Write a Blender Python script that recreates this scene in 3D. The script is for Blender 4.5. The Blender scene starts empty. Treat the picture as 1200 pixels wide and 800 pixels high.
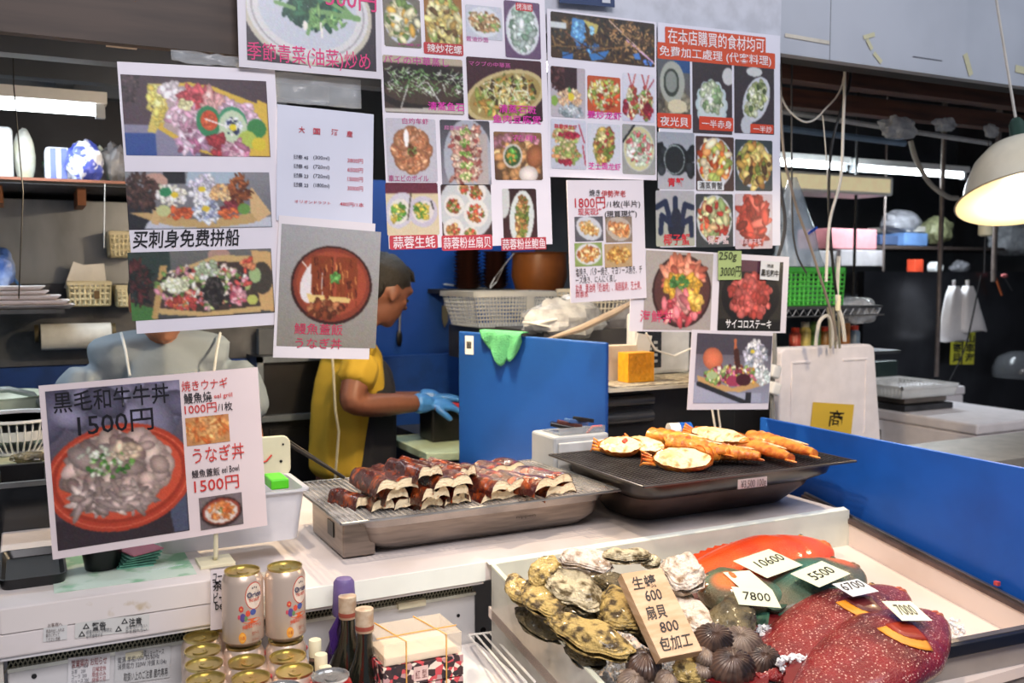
import bpy, math, random
import numpy as np
from mathutils import Vector, Matrix, noise
S=bpy.context.scene; COL=S.collection
# ---------------- camera, world, light ----------------
TH=math.radians(27.1); PH=math.radians(4.0); F=1120.; H=1.55
cd=bpy.data.cameras.new('camera'); cam=bpy.data.objects.new('camera',cd); COL.objects.link(cam); S.camera=cam
cam.location=(0,0,H); cam.rotation_euler=(math.pi/2-PH,0,-TH); cd.sensor_width=36; cd.lens=F*36/1200; cd.clip_start=.02
cd.dof.use_dof=True; cd.dof.focus_distance=1.78; cd.dof.aperture_fstop=5.0
S.view_settings.view_transform='Standard'; S.view_settings.look='None'; S.view_settings.exposure=0.0; S.view_settings.gamma=1
W=bpy.data.worlds.new('world'); S.world=W; W.use_nodes=True
W.node_tree.nodes['Background'].inputs[0].default_value=(.62,.70,.85,1); W.node_tree.nodes['Background'].inputs[1].default_value=.24
def light(name,kind,loc,energy,col,size=.2,tgt=None,sizey=None,spot=None,parent=None):
    l=bpy.data.lights.new(name,kind); l.energy=energy; l.color=col
    if kind=='AREA':
        l.size=size
        if sizey: l.shape='RECTANGLE'; l.size_y=sizey
    else: l.shadow_soft_size=size
    if kind=='SPOT': l.spot_size=math.radians(spot or 90); l.spot_blend=.5
    o=bpy.data.objects.new(name,l); COL.objects.link(o); o.location=loc
    if tgt is not None: o.rotation_euler=(Vector(tgt)-Vector(loc)).to_track_quat('-Z','Y').to_euler()
    return o
# market hall ceiling panels above the aisle, in front of the stall
light('hall_light','AREA',(.3,-.6,3.3),66,(1.0,.95,.98),1.6,(.6,1.6,1.2),.6)
light('hall_light','AREA',(2.6,.2,3.3),20,(.80,.89,1.0),1.6,(2.2,1.7,1.2),.6)
# unseen warm spots added to brighten the seafood case and blue side board
light('added_case_spot','SPOT',(1.75,1.35,3.2),150,(1,.80,.60),.05,(1.35,1.35,.9),None,42)
light('added_case_spot','SPOT',(.05,.75,3.1),120,(1,.84,.70),.05,(1.15,1.4,1.0),None,52)

# ---------------- geometry helpers ----------------
RR=(math.cos(TH),-math.sin(TH),0.)
DD=(math.sin(TH)*math.cos(PH),math.cos(TH)*math.cos(PH),-math.sin(PH))
UU=(math.sin(TH)*math.sin(PH),math.cos(TH)*math.sin(PH),math.cos(PH))
def ray(px,py):
    a=(px-600)/F;b=(400-py)/F
    return Vector([DD[i]+a*RR[i]+b*UU[i] for i in range(3)])
def P(px,py,X=None,Y=None,Z=None,D=None):
    """a point of the stall, measured from the photograph, on the plane given"""
    v=ray(px,py)
    t=X/v[0] if X is not None else Y/v[1] if Y is not None else (Z-H)/v[2] if Z is not None else D
    return Vector((v[0]*t,v[1]*t,H+v[2]*t))
SL=.17
def rimz(Y): return 1.0-SL*(1.743-Y)
def PT(px,py,h=0.):
    v=ray(px,py); # z = 1-SL*1.743+SL*Y+h
    t=(1-SL*1.743+h-H)/(v[2]-SL*v[1]); return Vector((v[0]*t,v[1]*t,H+v[2]*t))
rnd=random.Random(7)
def lin(c): return tuple(((x+.055)/1.055)**2.4 if x>.04045 else x/12.92 for x in c)
def hx(s): return tuple(int(s[i:i+2],16)/255 for i in (0,2,4))
MATS={}
def M(name,col,rough=.5,metal=0,var=.12,scale=18,bump=0,bscale=60,trans=0,alpha=1,emit=0,coat=0,col2=None,ramp=(.4,.62),sheen=0,ior=1.45,sss=0,stretch=None):
    if name in MATS: return MATS[name]
    m=bpy.data.materials.new(name); m.use_nodes=True; nt=m.node_tree; N=nt.nodes; L=nt.links
    b=N['Principled BSDF']; c=lin(hx(col)); 
    if col2: c2=lin(hx(col2))
    else: c2=tuple(min(1,x*(1-var)) for x in c); c=tuple(min(1,x*(1+var*.5)) for x in c)
    tc=N.new('ShaderNodeTexCoord'); src=tc.outputs['Object']
    if stretch:
        mp=N.new('ShaderNodeMapping'); mp.inputs['Scale'].default_value=stretch; L.new(src,mp.inputs[0]); src=mp.outputs[0]
    nz=N.new('ShaderNodeTexNoise'); nz.inputs['Scale'].default_value=scale; nz.inputs['Detail'].default_value=4; L.new(src,nz.inputs['Vector'])
    rp=N.new('ShaderNodeValToRGB'); rp.color_ramp.elements[0].position=ramp[0]; rp.color_ramp.elements[1].position=ramp[1]
    rp.color_ramp.elements[0].color=(*c,1); rp.color_ramp.elements[1].color=(*c2,1)
    L.new(nz.outputs[0],rp.inputs[0]); L.new(rp.outputs[0],b.inputs['Base Color'])
    b.inputs['Roughness'].default_value=rough; b.inputs['Metallic'].default_value=metal; b.inputs['IOR'].default_value=ior
    b.inputs['Transmission Weight'].default_value=trans; b.inputs['Alpha'].default_value=alpha; b.inputs['Coat Weight'].default_value=coat
    b.inputs['Coat Roughness'].default_value=.12
    if sss: b.inputs['Subsurface Weight'].default_value=sss; b.inputs['Subsurface Radius'].default_value=(.01,.006,.004)
    if emit: b.inputs['Emission Color'].default_value=(*c,1); b.inputs['Emission Strength'].default_value=emit
    if bump:
        n2=N.new('ShaderNodeTexNoise'); n2.inputs['Scale'].default_value=bscale; n2.inputs['Detail'].default_value=5; L.new(src,n2.inputs['Vector'])
        bp=N.new('ShaderNodeBump'); bp.inputs['Strength'].default_value=bump; bp.inputs['Distance'].default_value=.01
        L.new(n2.outputs[0],bp.inputs['Height']); L.new(bp.outputs[0],b.inputs['Normal'])
    MATS[name]=m; return m
def VCM(name='printed_ink',rough=.35,coat=.35,bump=0):
    if name in MATS: return MATS[name]
    m=bpy.data.materials.new(name); m.use_nodes=True; nt=m.node_tree; b=nt.nodes['Principled BSDF']
    a=nt.nodes.new('ShaderNodeAttribute'); a.attribute_name='Col'; nt.links.new(a.outputs['Color'],b.inputs['Base Color'])
    b.inputs['Roughness'].default_value=rough; b.inputs['Coat Weight'].default_value=coat; b.inputs['Coat Roughness'].default_value=.15
    MATS[name]=m; return m
def tagit(o,label=None,cat=None,group=None,kind=None):
    if label: o['label']=label
    if cat: o['category']=cat
    if group: o['group']=group
    if kind: o['kind']=kind
    return o
def E(name,label,cat,loc,group=None,rz=0):
    o=bpy.data.objects.new(name,None); COL.objects.link(o); o.location=loc; o.rotation_euler=(0,0,rz); o.empty_display_size=.02
    return tagit(o,label,cat,group)
class MB:
    def __init__(s): s.v=[]; s.f=[]
    def add(s,vs,fs):
        n=len(s.v); s.v+= [tuple(v) for v in vs]; s.f+=[tuple(i+n for i in f) for f in fs]; return s
    def box(s,c,d,R=None):
        c=Vector(c); vs=[]
        for x in (-.5,.5):
            for y in (-.5,.5):
                for z in (-.5,.5):
                    p=Vector((x*d[0],y*d[1],z*d[2])); 
                    if R is not None: p=R@p
                    vs.append(c+p)
        return s.add(vs,[(0,1,3,2),(4,6,7,5),(0,4,5,1),(2,3,7,6),(0,2,6,4),(1,5,7,3)])
    def bb(s,a,b): return s.box([(a[i]+b[i])/2 for i in range(3)],[abs(b[i]-a[i]) for i in range(3)])
    def tube(s,pts,r,n=8,cap=True):
        pts=[Vector(p) for p in pts]; rs=r if isinstance(r,(list,tuple)) else [r]*len(pts); rings=[]; up=None
        for i,p in enumerate(pts):
            t=(pts[min(i+1,len(pts)-1)]-pts[max(i-1,0)]).normalized()
            if up is None: up=Vector((0,0,1)) if abs(t.z)<.9 else Vector((1,0,0))
            a=t.cross(up).normalized(); b=a.cross(t).normalized(); up=b
            rings.append([p+(a*math.cos(2*math.pi*k/n)+b*math.sin(2*math.pi*k/n))*rs[i] for k in range(n)])
        vs=[q for rg in rings for q in rg]; fs=[]
        for i in range(len(pts)-1):
            for k in range(n): fs.append((i*n+k,i*n+(k+1)%n,(i+1)*n+(k+1)%n,(i+1)*n+k))
        if cap: fs.append(tuple(range(n))[::-1]); fs.append(tuple((len(pts)-1)*n+k for k in range(n)))
        return s.add(vs,fs)
    def lathe(s,prof,c=(0,0,0),n=24,R=None,sx=1,sy=1):
        c=Vector(c); vs=[]; m=len(prof)
        for (r,z) in prof:
            for k in range(n):
                a=2*math.pi*k/n; p=Vector((r*math.cos(a)*sx,r*math.sin(a)*sy,z)); 
                if R is not None: p=R@p
                vs.append(c+p)
        fs=[(i*n+k,i*n+(k+1)%n,(i+1)*n+(k+1)%n,(i+1)*n+k) for i in range(m-1) for k in range(n)]
        if prof[0][0]>1e-5: fs.append(tuple(range(n))[::-1])
        if prof[-1][0]>1e-5: fs.append(tuple((m-1)*n+k for k in range(n)))
        return s.add(vs,fs)
    def ell(s,c,r,n=16,m=10,R=None,fn=None):
        c=Vector(c); vs=[];
        for j in range(m+1):
            th=math.pi*j/m
            for k in range(n):
                a=2*math.pi*k/n; q=Vector((math.sin(th)*math.cos(a),math.sin(th)*math.sin(a),math.cos(th)))
                k_=fn(q) if fn else 1
                p=Vector((q.x*r[0],q.y*r[1],q.z*r[2]))*k_
                if R is not None: p=R@p
                vs.append(c+p)
        return s.add(vs,[(i*n+k,(i+1)*n+k,(i+1)*n+(k+1)%n,i*n+(k+1)%n) for i in range(m) for k in range(n)])
    def prism(s,pts,vec):
        n=len(pts); pts=[Vector(p) for p in pts]; vec=Vector(vec)
        return s.add(pts+[p+vec for p in pts],[tuple(range(n))[::-1],tuple(range(n,2*n))]+[(i,(i+1)%n,n+(i+1)%n,n+i) for i in range(n)])
    def build(s,name,mat,parent=None,org=None,smooth=False,bev=0,label=None,cat=None,group=None,kind=None,world=True,ang=40,sol=0):
        """vertices are in stall coordinates unless world=False (local to the parent)"""
        me=bpy.data.meshes.new(name); 
        if parent is not None: o0=Vector(parent.location) if world else Vector((0,0,0))
        elif org is not None: o0=Vector(org)
        elif world:
            a=np.array(s.v); o0=Vector(((a[:,0].min()+a[:,0].max())/2,(a[:,1].min()+a[:,1].max())/2,a[:,2].min()))
        else: o0=Vector((0,0,0))
        q=parent; 
        while q is not None and q.parent is not None and world: q=q.parent; o0=o0+Vector(q.location)
        me.from_pydata([(v[0]-o0.x,v[1]-o0.y,v[2]-o0.z) for v in s.v],[],s.f)
        me.validate(); 
        if mat: me.materials.append(mat)
        if smooth:
            me.shade_smooth(); me.set_sharp_from_angle(angle=math.radians(ang))
        o=bpy.data.objects.new(name,me); COL.objects.link(o)
        if parent is not None: o.parent=parent
        else: o.location=o0
        if sol: md=o.modifiers.new('s','SOLIDIFY'); md.thickness=sol
        if bev: md=o.modifiers.new('b','BEVEL'); md.width=bev; md.segments=2; md.limit_method='ANGLE'
        return tagit(o,label,cat,group,kind)
def bx(name,a,b,mat,label=None,cat=None,parent=None,bev=0,**k):
    return MB().bb(a,b).build(name,mat,parent,bev=bev,label=label,cat=cat,**k)
def copy_tree(o,loc=None,rot=None,label=None,parent=None,scale=None):
    c=o.copy(); COL.objects.link(c); c.parent=parent
    if loc is not None: c.location=loc
    if rot is not None: c.rotation_euler=rot
    if scale is not None: c.scale=scale
    if label: c['label']=label
    for ch in list(o.children): copy_tree(ch,parent=c)
    return c
def struct(o): o['kind']='structure'; return o
def evalmesh(o):
    dg=bpy.context.evaluated_depsgraph_get(); m=bpy.data.meshes.new_from_object(o.evaluated_get(dg)); return m

# ---------------- flat prints ----------------
class Cv:
    def __init__(s,w,h,bg,seed=1):
        s.w,s.h=w,h; s.a=np.empty((h,w,3)); s.a[:]=hx(bg); s.asp=w/h
        s.U,s.V=np.meshgrid(np.linspace(0,1,w),np.linspace(0,1,h)); s.r=random.Random(seed)
    def d(s,cx,cy,rx,ry,rot=0):
        du=(s.U-cx)*s.asp; dv=s.V-cy; c,n=math.cos(rot),math.sin(rot)
        return ((du*c+dv*n)/(rx*s.asp))**2+((-du*n+dv*c)/ry)**2
    def ell(s,cx,cy,rx,ry,col,rot=0,sh=0):
        q=s.d(cx,cy,rx,ry,rot); k=q<1; c=np.array(hx(col) if isinstance(col,str) else col)
        s.a[k]=np.clip(c*(1+sh*(.5-q[k][:,None])),0,1) if sh else c; return s
    def ring(s,cx,cy,rx,ry,col,rot=0,t=.12):
        q=s.d(cx,cy,rx,ry,rot); s.a[(q<1)&(q>(1-t)**2)]=hx(col); return s
    def rect(s,x0,y0,x1,y1,col): s.a[(s.U>=x0)&(s.U<=x1)&(s.V>=y0)&(s.V<=y1)]=hx(col); return s
    def grad(s,c1,c2):
        s.a[:]=np.array(hx(c1))*(1-s.V[...,None])+np.array(hx(c2))*s.V[...,None]; return s
    def poly(s,pts,col):
        k=np.zeros(s.U.shape,bool); n=len(pts)
        for i in range(n):
            x0,y0=pts[i];x1,y1=pts[(i+1)%n]
            if y0==y1: continue
            c=((y0>s.V)!=(y1>s.V))&(s.U<(x1-x0)*(s.V-y0)/(y1-y0)+x0); k^=c
        s.a[k]=hx(col); return s
    def line(s,x0,y0,x1,y1,t,col):
        dx=(x1-x0)*s.asp;dy=y1-y0;L=math.hypot(dx,dy)+1e-9; pu=(s.U-x0)*s.asp;pv=s.V-y0
        k=np.clip((pu*dx+pv*dy)/L**2,0,1); s.a[np.hypot(pu-k*dx,pv-k*dy)<t/2]=hx(col); return s
    def scat(s,cx,cy,rx,ry,n,sz,pal,rot=0,el=1.6):
        pal=[np.array(hx(p)) for p in pal.split()]; sz*=.62; el=el*1.25
        for i in range(int(n*2.1)):
            a=s.r.random()*6.283; q=math.sqrt(s.r.random()); x=q*math.cos(a)*rx*s.asp; y=q*math.sin(a)*ry
            c,m=math.cos(rot),math.sin(rot); X=cx+(x*c-y*m)/s.asp; Y=cy+x*m+y*c
            z=sz*(.6+.8*s.r.random()); e=1+(el-1)*s.r.random()
            s.ell(X,Y,z*e/s.asp,z,s.r.choice(pal)*(.8+.35*s.r.random()),s.r.random()*3.14,.45)
        return s
    def soft(s):
        a=s.a; b=a*.4
        for dy,dx,w in ((0,1,.1),(0,-1,.1),(1,0,.1),(-1,0,.1),(1,1,.05),(1,-1,.05),(-1,1,.05),(-1,-1,.05)):
            b=b+w*np.roll(np.roll(a,dy,0),dx,1)
        b[0],b[-1],b[:,0],b[:,-1]=a[0],a[-1],a[:,0],a[:,-1]; g=b.mean(2,keepdims=True); s.a=g+(b-g)*.88; return s
    def nz(s,amp=.05):
        g=(np.random.RandomState(3).rand(s.h,s.w,1)-.5)+.5*(np.random.RandomState(5).rand(s.h//3+1,s.w//3+1,3)-.5).repeat(3,0).repeat(3,1)[:s.h,:s.w]; s.a=np.clip(s.a+g*amp,0,1); return s
GREEN='5f9a3c 86b84a 3f7a33 b5cf6a'
INK=VCM()
class Sheet:
    """a flat printed sheet; layers lie a fraction of a millimetre in front of one another"""
    def __init__(s,name,label,cat,TL,TR,BL,Y=None,pts=None,col='dcd9e4',th=.0012,group=None,mat=None,round_=0,corner=None):
        if pts is None: a,b,c=P(*TL,Y=Y),P(*TR,Y=Y),P(*BL,Y=Y); s.Y=Y
        else: a,b,c=[Vector(p) for p in pts]; s.Y=None
        s.o=a; s.e1=(b-a).normalized(); s.w=(b-a).length; d=c-a; s.h=(d-s.e1*d.dot(s.e1)).length; s.e2=(d-s.e1*d.dot(s.e1)).normalized()
        s.n=s.e2.cross(s.e1).normalized()
        if s.n.dot(a-Vector((0,0,H)))>0: s.n=-s.n
        s.root=E(name,label,cat,a+s.e1*s.w/2+s.e2*s.h,group)
        m=mat or M('laminated_paper_'+col,col,.32,var=.03,scale=6,coat=.3,bump=.05,bscale=9)
        k=[s.q(0,0,0),s.q(1,0,0),s.q(1,1,0),s.q(0,1,0)]
        MB().prism(k,-s.n*th).build('paper_sheet',m,s.root)
    def q(s,u,v,l): return s.o+s.e1*u*s.w+s.e2*v*s.h+s.n*l
    def c(s,p):
        if s.Y is None: return p
        q=P(*p,Y=s.Y)-s.o; return (q.dot(s.e1)/s.w,q.dot(s.e2)/s.h)
    def photo(s,A,B,fn,px=None,rd=0,seed=1,bg='888888',name='photo_print',l=.0008):
        (u0,v0),(u1,v1)=s.c(A),s.c(B)
        W_,H_=(u1-u0)*s.w,(v1-v0)*s.h; n=px or max(14,int(abs(W_)/.0019)); m=max(8,int(n*H_/W_))
        c=Cv(n,m,bg,seed); fn(c); c.soft(); c.nz(.045)
        us,vs=np.meshgrid(np.linspace(u0,u1,n),np.linspace(v0,v1,m))
        o=np.array(s.o+s.n*l-s.root.location); pts=o+us[...,None]*np.array(s.e1)*s.w+vs[...,None]*np.array(s.e2)*s.h
        i=np.arange(n*m).reshape(m,n); q=np.stack([i[:-1,:-1],i[1:,:-1],i[1:,1:],i[:-1,1:]],-1).reshape(-1,4)
        if rd:
            cx=((q%n).mean(1)/(n-1))*W_; cy=((q//n).mean(1)/(m-1))*H_
            dx=np.maximum(rd-np.minimum(cx,W_-cx),0); dy=np.maximum(rd-np.minimum(cy,H_-cy),0); q=q[np.hypot(dx,dy)<=rd]
        me=bpy.data.meshes.new(name); me.vertices.add(n*m); me.vertices.foreach_set('co',pts.reshape(-1))
        me.loops.add(len(q)*4); me.loops.foreach_set('vertex_index',q.reshape(-1).astype(np.int32))
        me.polygons.add(len(q)); me.polygons.foreach_set('loop_start',np.arange(0,len(q)*4,4,dtype=np.int32))
        me.update(calc_edges=True)
        at=me.color_attributes.new('Col','FLOAT_COLOR','POINT'); cc=np.ones((n*m,4)); a=c.a.reshape(-1,3)
        cc[:,:3]=np.where(a>.04045,((a+.055)/1.055)**2.4,a/12.92); at.data.foreach_set('color',cc.reshape(-1))
        me.materials.append(INK); ob=bpy.data.objects.new(name,me); COL.objects.link(ob); ob.parent=s.root; return ob
    def band(s,A,B,col,rd=.002,l=.0012,name='printed_band'):
        (u0,v0),(u1,v1)=s.c(A),s.c(B); w,h=(u1-u0)*s.w,(v1-v0)*s.h; rd=min(rd,h*.45); pts=[]
        for cx,cy,a0 in ((w-rd,rd,-90),(w-rd,h-rd,0),(rd,h-rd,90),(rd,rd,180)):
            for k in range(4):
                a=math.radians(a0+k*30); pts.append(s.o+s.e1*(u0*s.w+cx+rd*math.cos(a))+s.e2*(v0*s.h+cy+rd*math.sin(a))+s.n*l)
        return MB().prism(pts,-s.n*.0002).build(name,M('ink_'+col,col,.4,var=.03),s.root)
    def text(s,t,A,B,col='1a1a20',l=.0017,wt=0,skew=0,font=None):
        (u0,v0),(u1,v1)=s.c(A),s.c(B)
        return lettering(t,s.o+s.e1*u0*s.w+s.e2*v1*s.h+s.n*l,s.e1*(u1-u0)*s.w,-s.e2*(v1-v0)*s.h,s.n,col,s.root,wt,skew)
def textmesh(t,wt=0):
    cu=bpy.data.curves.new('lettering','FONT'); cu.body=t; cu.size=1; cu.resolution_u=2; cu.offset=wt; cu.space_line=1.0
    o=bpy.data.objects.new('lettering',cu); COL.objects.link(o); me=bpy.data.meshes.new_from_object(o); 
    bpy.data.objects.remove(o); bpy.data.curves.remove(cu); return me
def lettering(t,org,wv,hv,n,col,parent,wt=0,skew=0,fn=None,mat=None,name='lettering'):
    me=textmesh(t,wt); k=len(me.vertices); a=np.empty(k*3); me.vertices.foreach_get('co',a); a=a.reshape(-1,3)
    mn=a.min(0); mx=a.max(0); u=(a[:,0]-mn[0])/(mx[0]-mn[0]+1e-9); v=(a[:,1]-mn[1])/(mx[1]-mn[1]+1e-9)
    if skew: u=u+skew*(v-.5)
    L0=Vector(parent.location) if parent is not None else Vector((0,0,0))
    if fn: p=np.array([fn(x,y) for x,y in zip(u,v)])
    else: p=np.array(org-L0)+u[:,None]*np.array(wv)+v[:,None]*np.array(hv)
    me.vertices.foreach_set('co',p.reshape(-1)); me.materials.clear(); me.materials.append(mat or M('ink_'+col,col,.45,var=.03))
    for pl in me.polygons: pl.material_index=0
    me.update(); o=bpy.data.objects.new(name,me); COL.objects.link(o); o.parent=parent; return o
# ---------------- materials ----------------
white_st=M('white_enamel','e8e4e4',.35,var=.08,scale=5,bump=.03,coat=.2)
ledge_m=M('worn_white_laminate','e4dad6',.4,var=.05,scale=4,col2='d2c5ba',ramp=(.5,.75),coat=.1)
steel=M('brushed_steel','9a9a9a',.38,1,var=.25,scale=8,bump=.04,bscale=30,stretch=(1,1,.1))
dsteel=M('dull_dark_steel','5c5c5e',.45,.8,var=.3,scale=6)
black=M('black_plastic','141416',.35,var=.3)
dark=M('soot_dark_paint','36363a',.7,var=.3,scale=4)
blue=M('blue_plastic_board','1b5cb8',.42,var=.14,scale=5,bump=.03,bscale=40)
blued=M('blue_wall_board','0f4596',.5,var=.15,scale=3)
brownw=M('brown_veneer','4b3d35',.55,col2='3b302a',scale=5,stretch=(.6,4,6))
wood=M('dark_red_timber','5a3424',.6,col2='3c2218',scale=6,stretch=(.4,5,5),bump=.1)
glass=M('clear_acrylic','e6ece6',.12,var=.02,alpha=.22)
frost=M('frosty_acrylic','d6d4cc',.45,col2='b4b2a6',scale=9,alpha=.58)
plastic_film=M('clear_film','e8eef4',.15,var=.03,alpha=.2,coat=.5,bump=.5,bscale=25)
cream=M('cream_plastic','ded7b8',.45,var=.06)
whitep=M('white_plastic','e6e6e4',.4,var=.05)
greyp=M('pale_grey_plastic','a8adb2',.45,var=.06)
foam=M('white_styrofoam','e9e2e4',.75,var=.05,bump=.12,bscale=220)
# ---------------- setting ----------------
struct(bx('floor',(-2,-1.2,-.05),(7,5.6,0),M('wet_concrete','6c6a66',.5,scale=3,var=.2)))
struct(bx('ceiling',(-2,1.99,2.95),(7,5.6,3.0),dark))
struct(bx('wall_back',(-2,5.5,0),(7,5.6,2.95),M('dark_grey_wall','3a3c40',.7,scale=3,var=.2)))
struct(bx('wall_left',(-2.05,1.99,0),(-2,5.5,2.95),dark))
struct(bx('wall_right',(7,1.99,0),(7.05,5.6,2.95),dark))
# header over the opening
hd=struct(bx('wall_header',(.43,1.968,2.134),(4.4,2.0,3.0),M('grey_white_header_paint','b4b8c2',.6,var=.06,scale=2,col2='a6aab4')))
for x in (1.98,3.05): bx('panel_joint',(x-.001,1.9672,2.134),(x+.001,1.969,3.0),M('joint_grey','6f7278',.7),parent=hd)
bx('header_soffit',(.43,2.0,2.134),(4.4,2.06,2.15),dark,parent=hd)
bb_=struct(bx('wall_header_veneer',(-1.9,1.972,1.985),(.43,2.0,3.0),brownw))
# yellowed tape left on the header
tape=M('yellowed_tape','c4bf9f',.6,var=.1)
def strip(name,a,b,t,Y,label,m=tape,cat='tape',group=None):
    A,B=P(*a,Y=Y),P(*b,Y=Y); d=(B-A).normalized(); w=Vector((-d.z,0,d.x))*t/2
    return MB().prism([A-w,B-w,B+w,A+w],(0,-.0006,0)).build(name,m,label=label,cat=cat,group=group)
strip('adhesive_tape',(1012,44),(1025,40),.012,1.966,'short yellowed tape piece at the top of a bent tape mark on the white header')
strip('adhesive_tape',(1016,46),(1022,58),.012,1.9655,'yellowed tape strip running down beside the header panel joint')
strip('adhesive_tape',(1024,62),(1033,73),.012,1.966,'faded tape scrap just above the header bottom edge, left of the others')
strip('adhesive_tape',(1131,63),(1138,88),.02,1.966,'broad yellowed tape patch high above the pendant lamp shade')
strip('adhesive_tape',(1190,80),(1206,84),.022,1.966,'yellowed tape patch near the pendant lamp cord')
strip('adhesive_tape',(920,41),(972,50),.010,1.966,'long pale tape strip just above the header corner beside the menu sheets',M('pale_tape','c9c2b4',.6))
strip('adhesive_tape',(1070,66),(1104,71),.002,1.966,'thin dark scrape line on the header',M('scrape_dark','6a6c74',.7),'mark')
# rafters at upper left and timber at right
for k,(y0,z0,lab) in enumerate(((2.5,P(60,66,Y=2.5).z,'front grey steel rafter above the fluorescent tube'),(3.05,P(60,92,Y=3.05).z,'middle grey steel rafter above the kitchen shelf'),(3.6,P(60,110,Y=3.6).z,'rear grey steel rafter by the ceiling'))):
    bx('ceiling_rafter',(-1.9,y0,z0),(.9,y0+.06,z0+.055),M('grey_blue_beam','5a6068',.6,scale=3,var=.2),lab,'beam',group=None)
for i,(x,lab) in enumerate(((-.35,'left short grey cross beam between the rafters'),(.12,'right short grey cross beam between the rafters'))):
    bx('cross_beam',(x,2.57,P(60,92,Y=3.05).z+.056),(x+.05,3.9,P(60,92,Y=3.05).z+.10),M('grey_blue_beam','5a6068'),lab,'beam')
zb1,zb2=P(1100,103,Y=2.2).z,P(1100,133,Y=2.5).z
for k,(y0,z0,lab) in enumerate(((2.2,zb1-.03,'front dark red timber beam under the header on the right'),(2.5,zb2-.03,'rear dark red timber beam with bags pushed above it'))):
    bx('timber_beam',(1.98,y0,z0),(4.6,y0+.06,z0+.06),wood,lab,'beam')
bx('ceiling_board',(1.9,2.06,2.55),(4.6,3.2,2.57),M('grimy_board','4a4240',.8,scale=3,var=.3),'grimy ceiling board over the timber beams','board')
bx('duct_cover',(1.80,2.25,2.24),(2.18,2.7,2.36),M('foil_grey','84888e',.4,.4,scale=9,bump=.4,bscale=12),'crinkled grey foil duct under the header corner','duct')

# fluorescent fixtures
tube_on=M('lit_tube','f4fbff',.4,emit=12,var=0)
def tube_lamp(x0,x1,y,z,label,w=.05,housing=True,e=9):
    t=E('fluorescent_lamp',label,'lamp',((x0+x1)/2,y,z))
    MB().tube([(x0,y,z),(x1,y,z)],.014,12).build('tube',tube_on,t,smooth=True)
    MB().bb((x0-.03,y-.03,z+.018),(x1+.03,y+.03,z+.05)).build('housing',whitep,t)
    MB().bb((x0-.025,y-.015,z-.02),(x0,y+.015,z+.02)).build('end_cap',greyp,t); MB().bb((x1,y-.015,z-.02),(x1+.025,y+.015,z+.02)).build('end_cap',greyp,t)
    light('tube_glow','AREA',((x0+x1)/2,y,z-.02),e,(.82,.92,1),x1-x0,((x0+x1)/2,y,0),.04).parent=None
    return t
a=P(125,131,Y=3.0); tube_lamp(a.x-1.15,a.x-.03,3.0,a.z,'bright fluorescent tube at upper left over the kitchen shelf',e=8)
tube_lamp(1.15,1.95,3.3,2.35,'added fluorescent tube hidden behind the menu sheets to brighten the kitchen',e=7)  # unseen tube added as fill for the dark kitchen behind
a,b=P(918,191,Y=3.7),P(990,196,Y=3.7); tube_lamp(a.x-.5,b.x-.02,3.7,(a.z+b.z)/2,'left one of two bright fluorescent tubes beyond the menu sheets',e=26)
a,b=P(999,197,Y=3.7),P(1127,206,Y=3.7); tube_lamp(a.x+.02,b.x,3.7,(a.z+b.z)/2,'right one of two bright fluorescent tubes, ending behind the pendant lamp',e=26)
a,b=P(905,206,Y=3.5),P(1047,226,Y=3.5)
t=E('trough_lamp','dimly lit trough ceiling lamp with cream diffuser below the tubes','lamp',((a.x+b.x)/2-.2,3.5,b.z))
z1,z0=P(1040,207,Y=3.5).z,P(1040,229,Y=3.5).z
MB().bb((a.x-.4,3.5,z0),(b.x,3.75,z1)).build('trough_body',whitep,t,bev=.01)
MB().bb((a.x-.37,3.494,z0+.014),(b.x-.03,3.502,z1-.014)).build('diffuser',M('amber_diffuser','cdbf98',.5,emit=.7),t)  # weak emission gives the diffuser its dim cream glow

# pendant lamps
shade_m=M('ivory_enamel_shade','d8cfb8',.35,var=.06,coat=.3); shade_in=M('lamp_shade_inside','fff0c8',.5,var=.02)
def pendant(loc,label,R=.165,e=20,tilt=0):
    t=E('pendant_lamp',label,'lamp',loc)
    pr=[(.03,.165),(.05,.16),(.085,.145),(.12,.11),(.145,.06),(.16,.015),(R,0)]
    MB().lathe([(r,z) for r,z in pr],n=40).build('lamp_shade',shade_m,t,smooth=True,world=False)
    MB().lathe([(r-.004,z-.002) for r,z in pr],n=40).build('shade_lining',shade_in,t,smooth=True,world=False)
    MB().lathe([(.001,.235),(.012,.23),(.02,.215),(.022,.17),(.03,.16)],n=16).build('socket',M('dark_green_socket','1f3a30',.5),t,smooth=True,world=False)
    MB().ell((0,0,.055),(.045,.045,.055),16,12).build('bulb',M('lit_bulb','fff3d0',.3,emit=22,var=0),t,smooth=True,world=False)
    MB().tube([(0,0,.23),(0.003,0,.6),(0,0,1.05)],.004,6).build('cord',M('pale_cord','b0aba4',.6),t,world=False)
    t.rotation_mode='AXIS_ANGLE'; t.rotation_axis_angle=(-tilt,*RR)
    l=light('bulb_light','POINT',(loc[0],loc[1],loc[2]-.02),e,(1,.78,.52),.035); l.parent=None
    return t
a=P(1206,232,Y=1.62); pendant((a.x,1.62,a.z),'large ivory dome pendant lamp glowing warm at the right edge',.18,e=16,tilt=.36)
pendant((.98,2.22,1.90),'ivory dome pendant lamp hanging behind the menu sheets over the grills',e=44)

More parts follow.
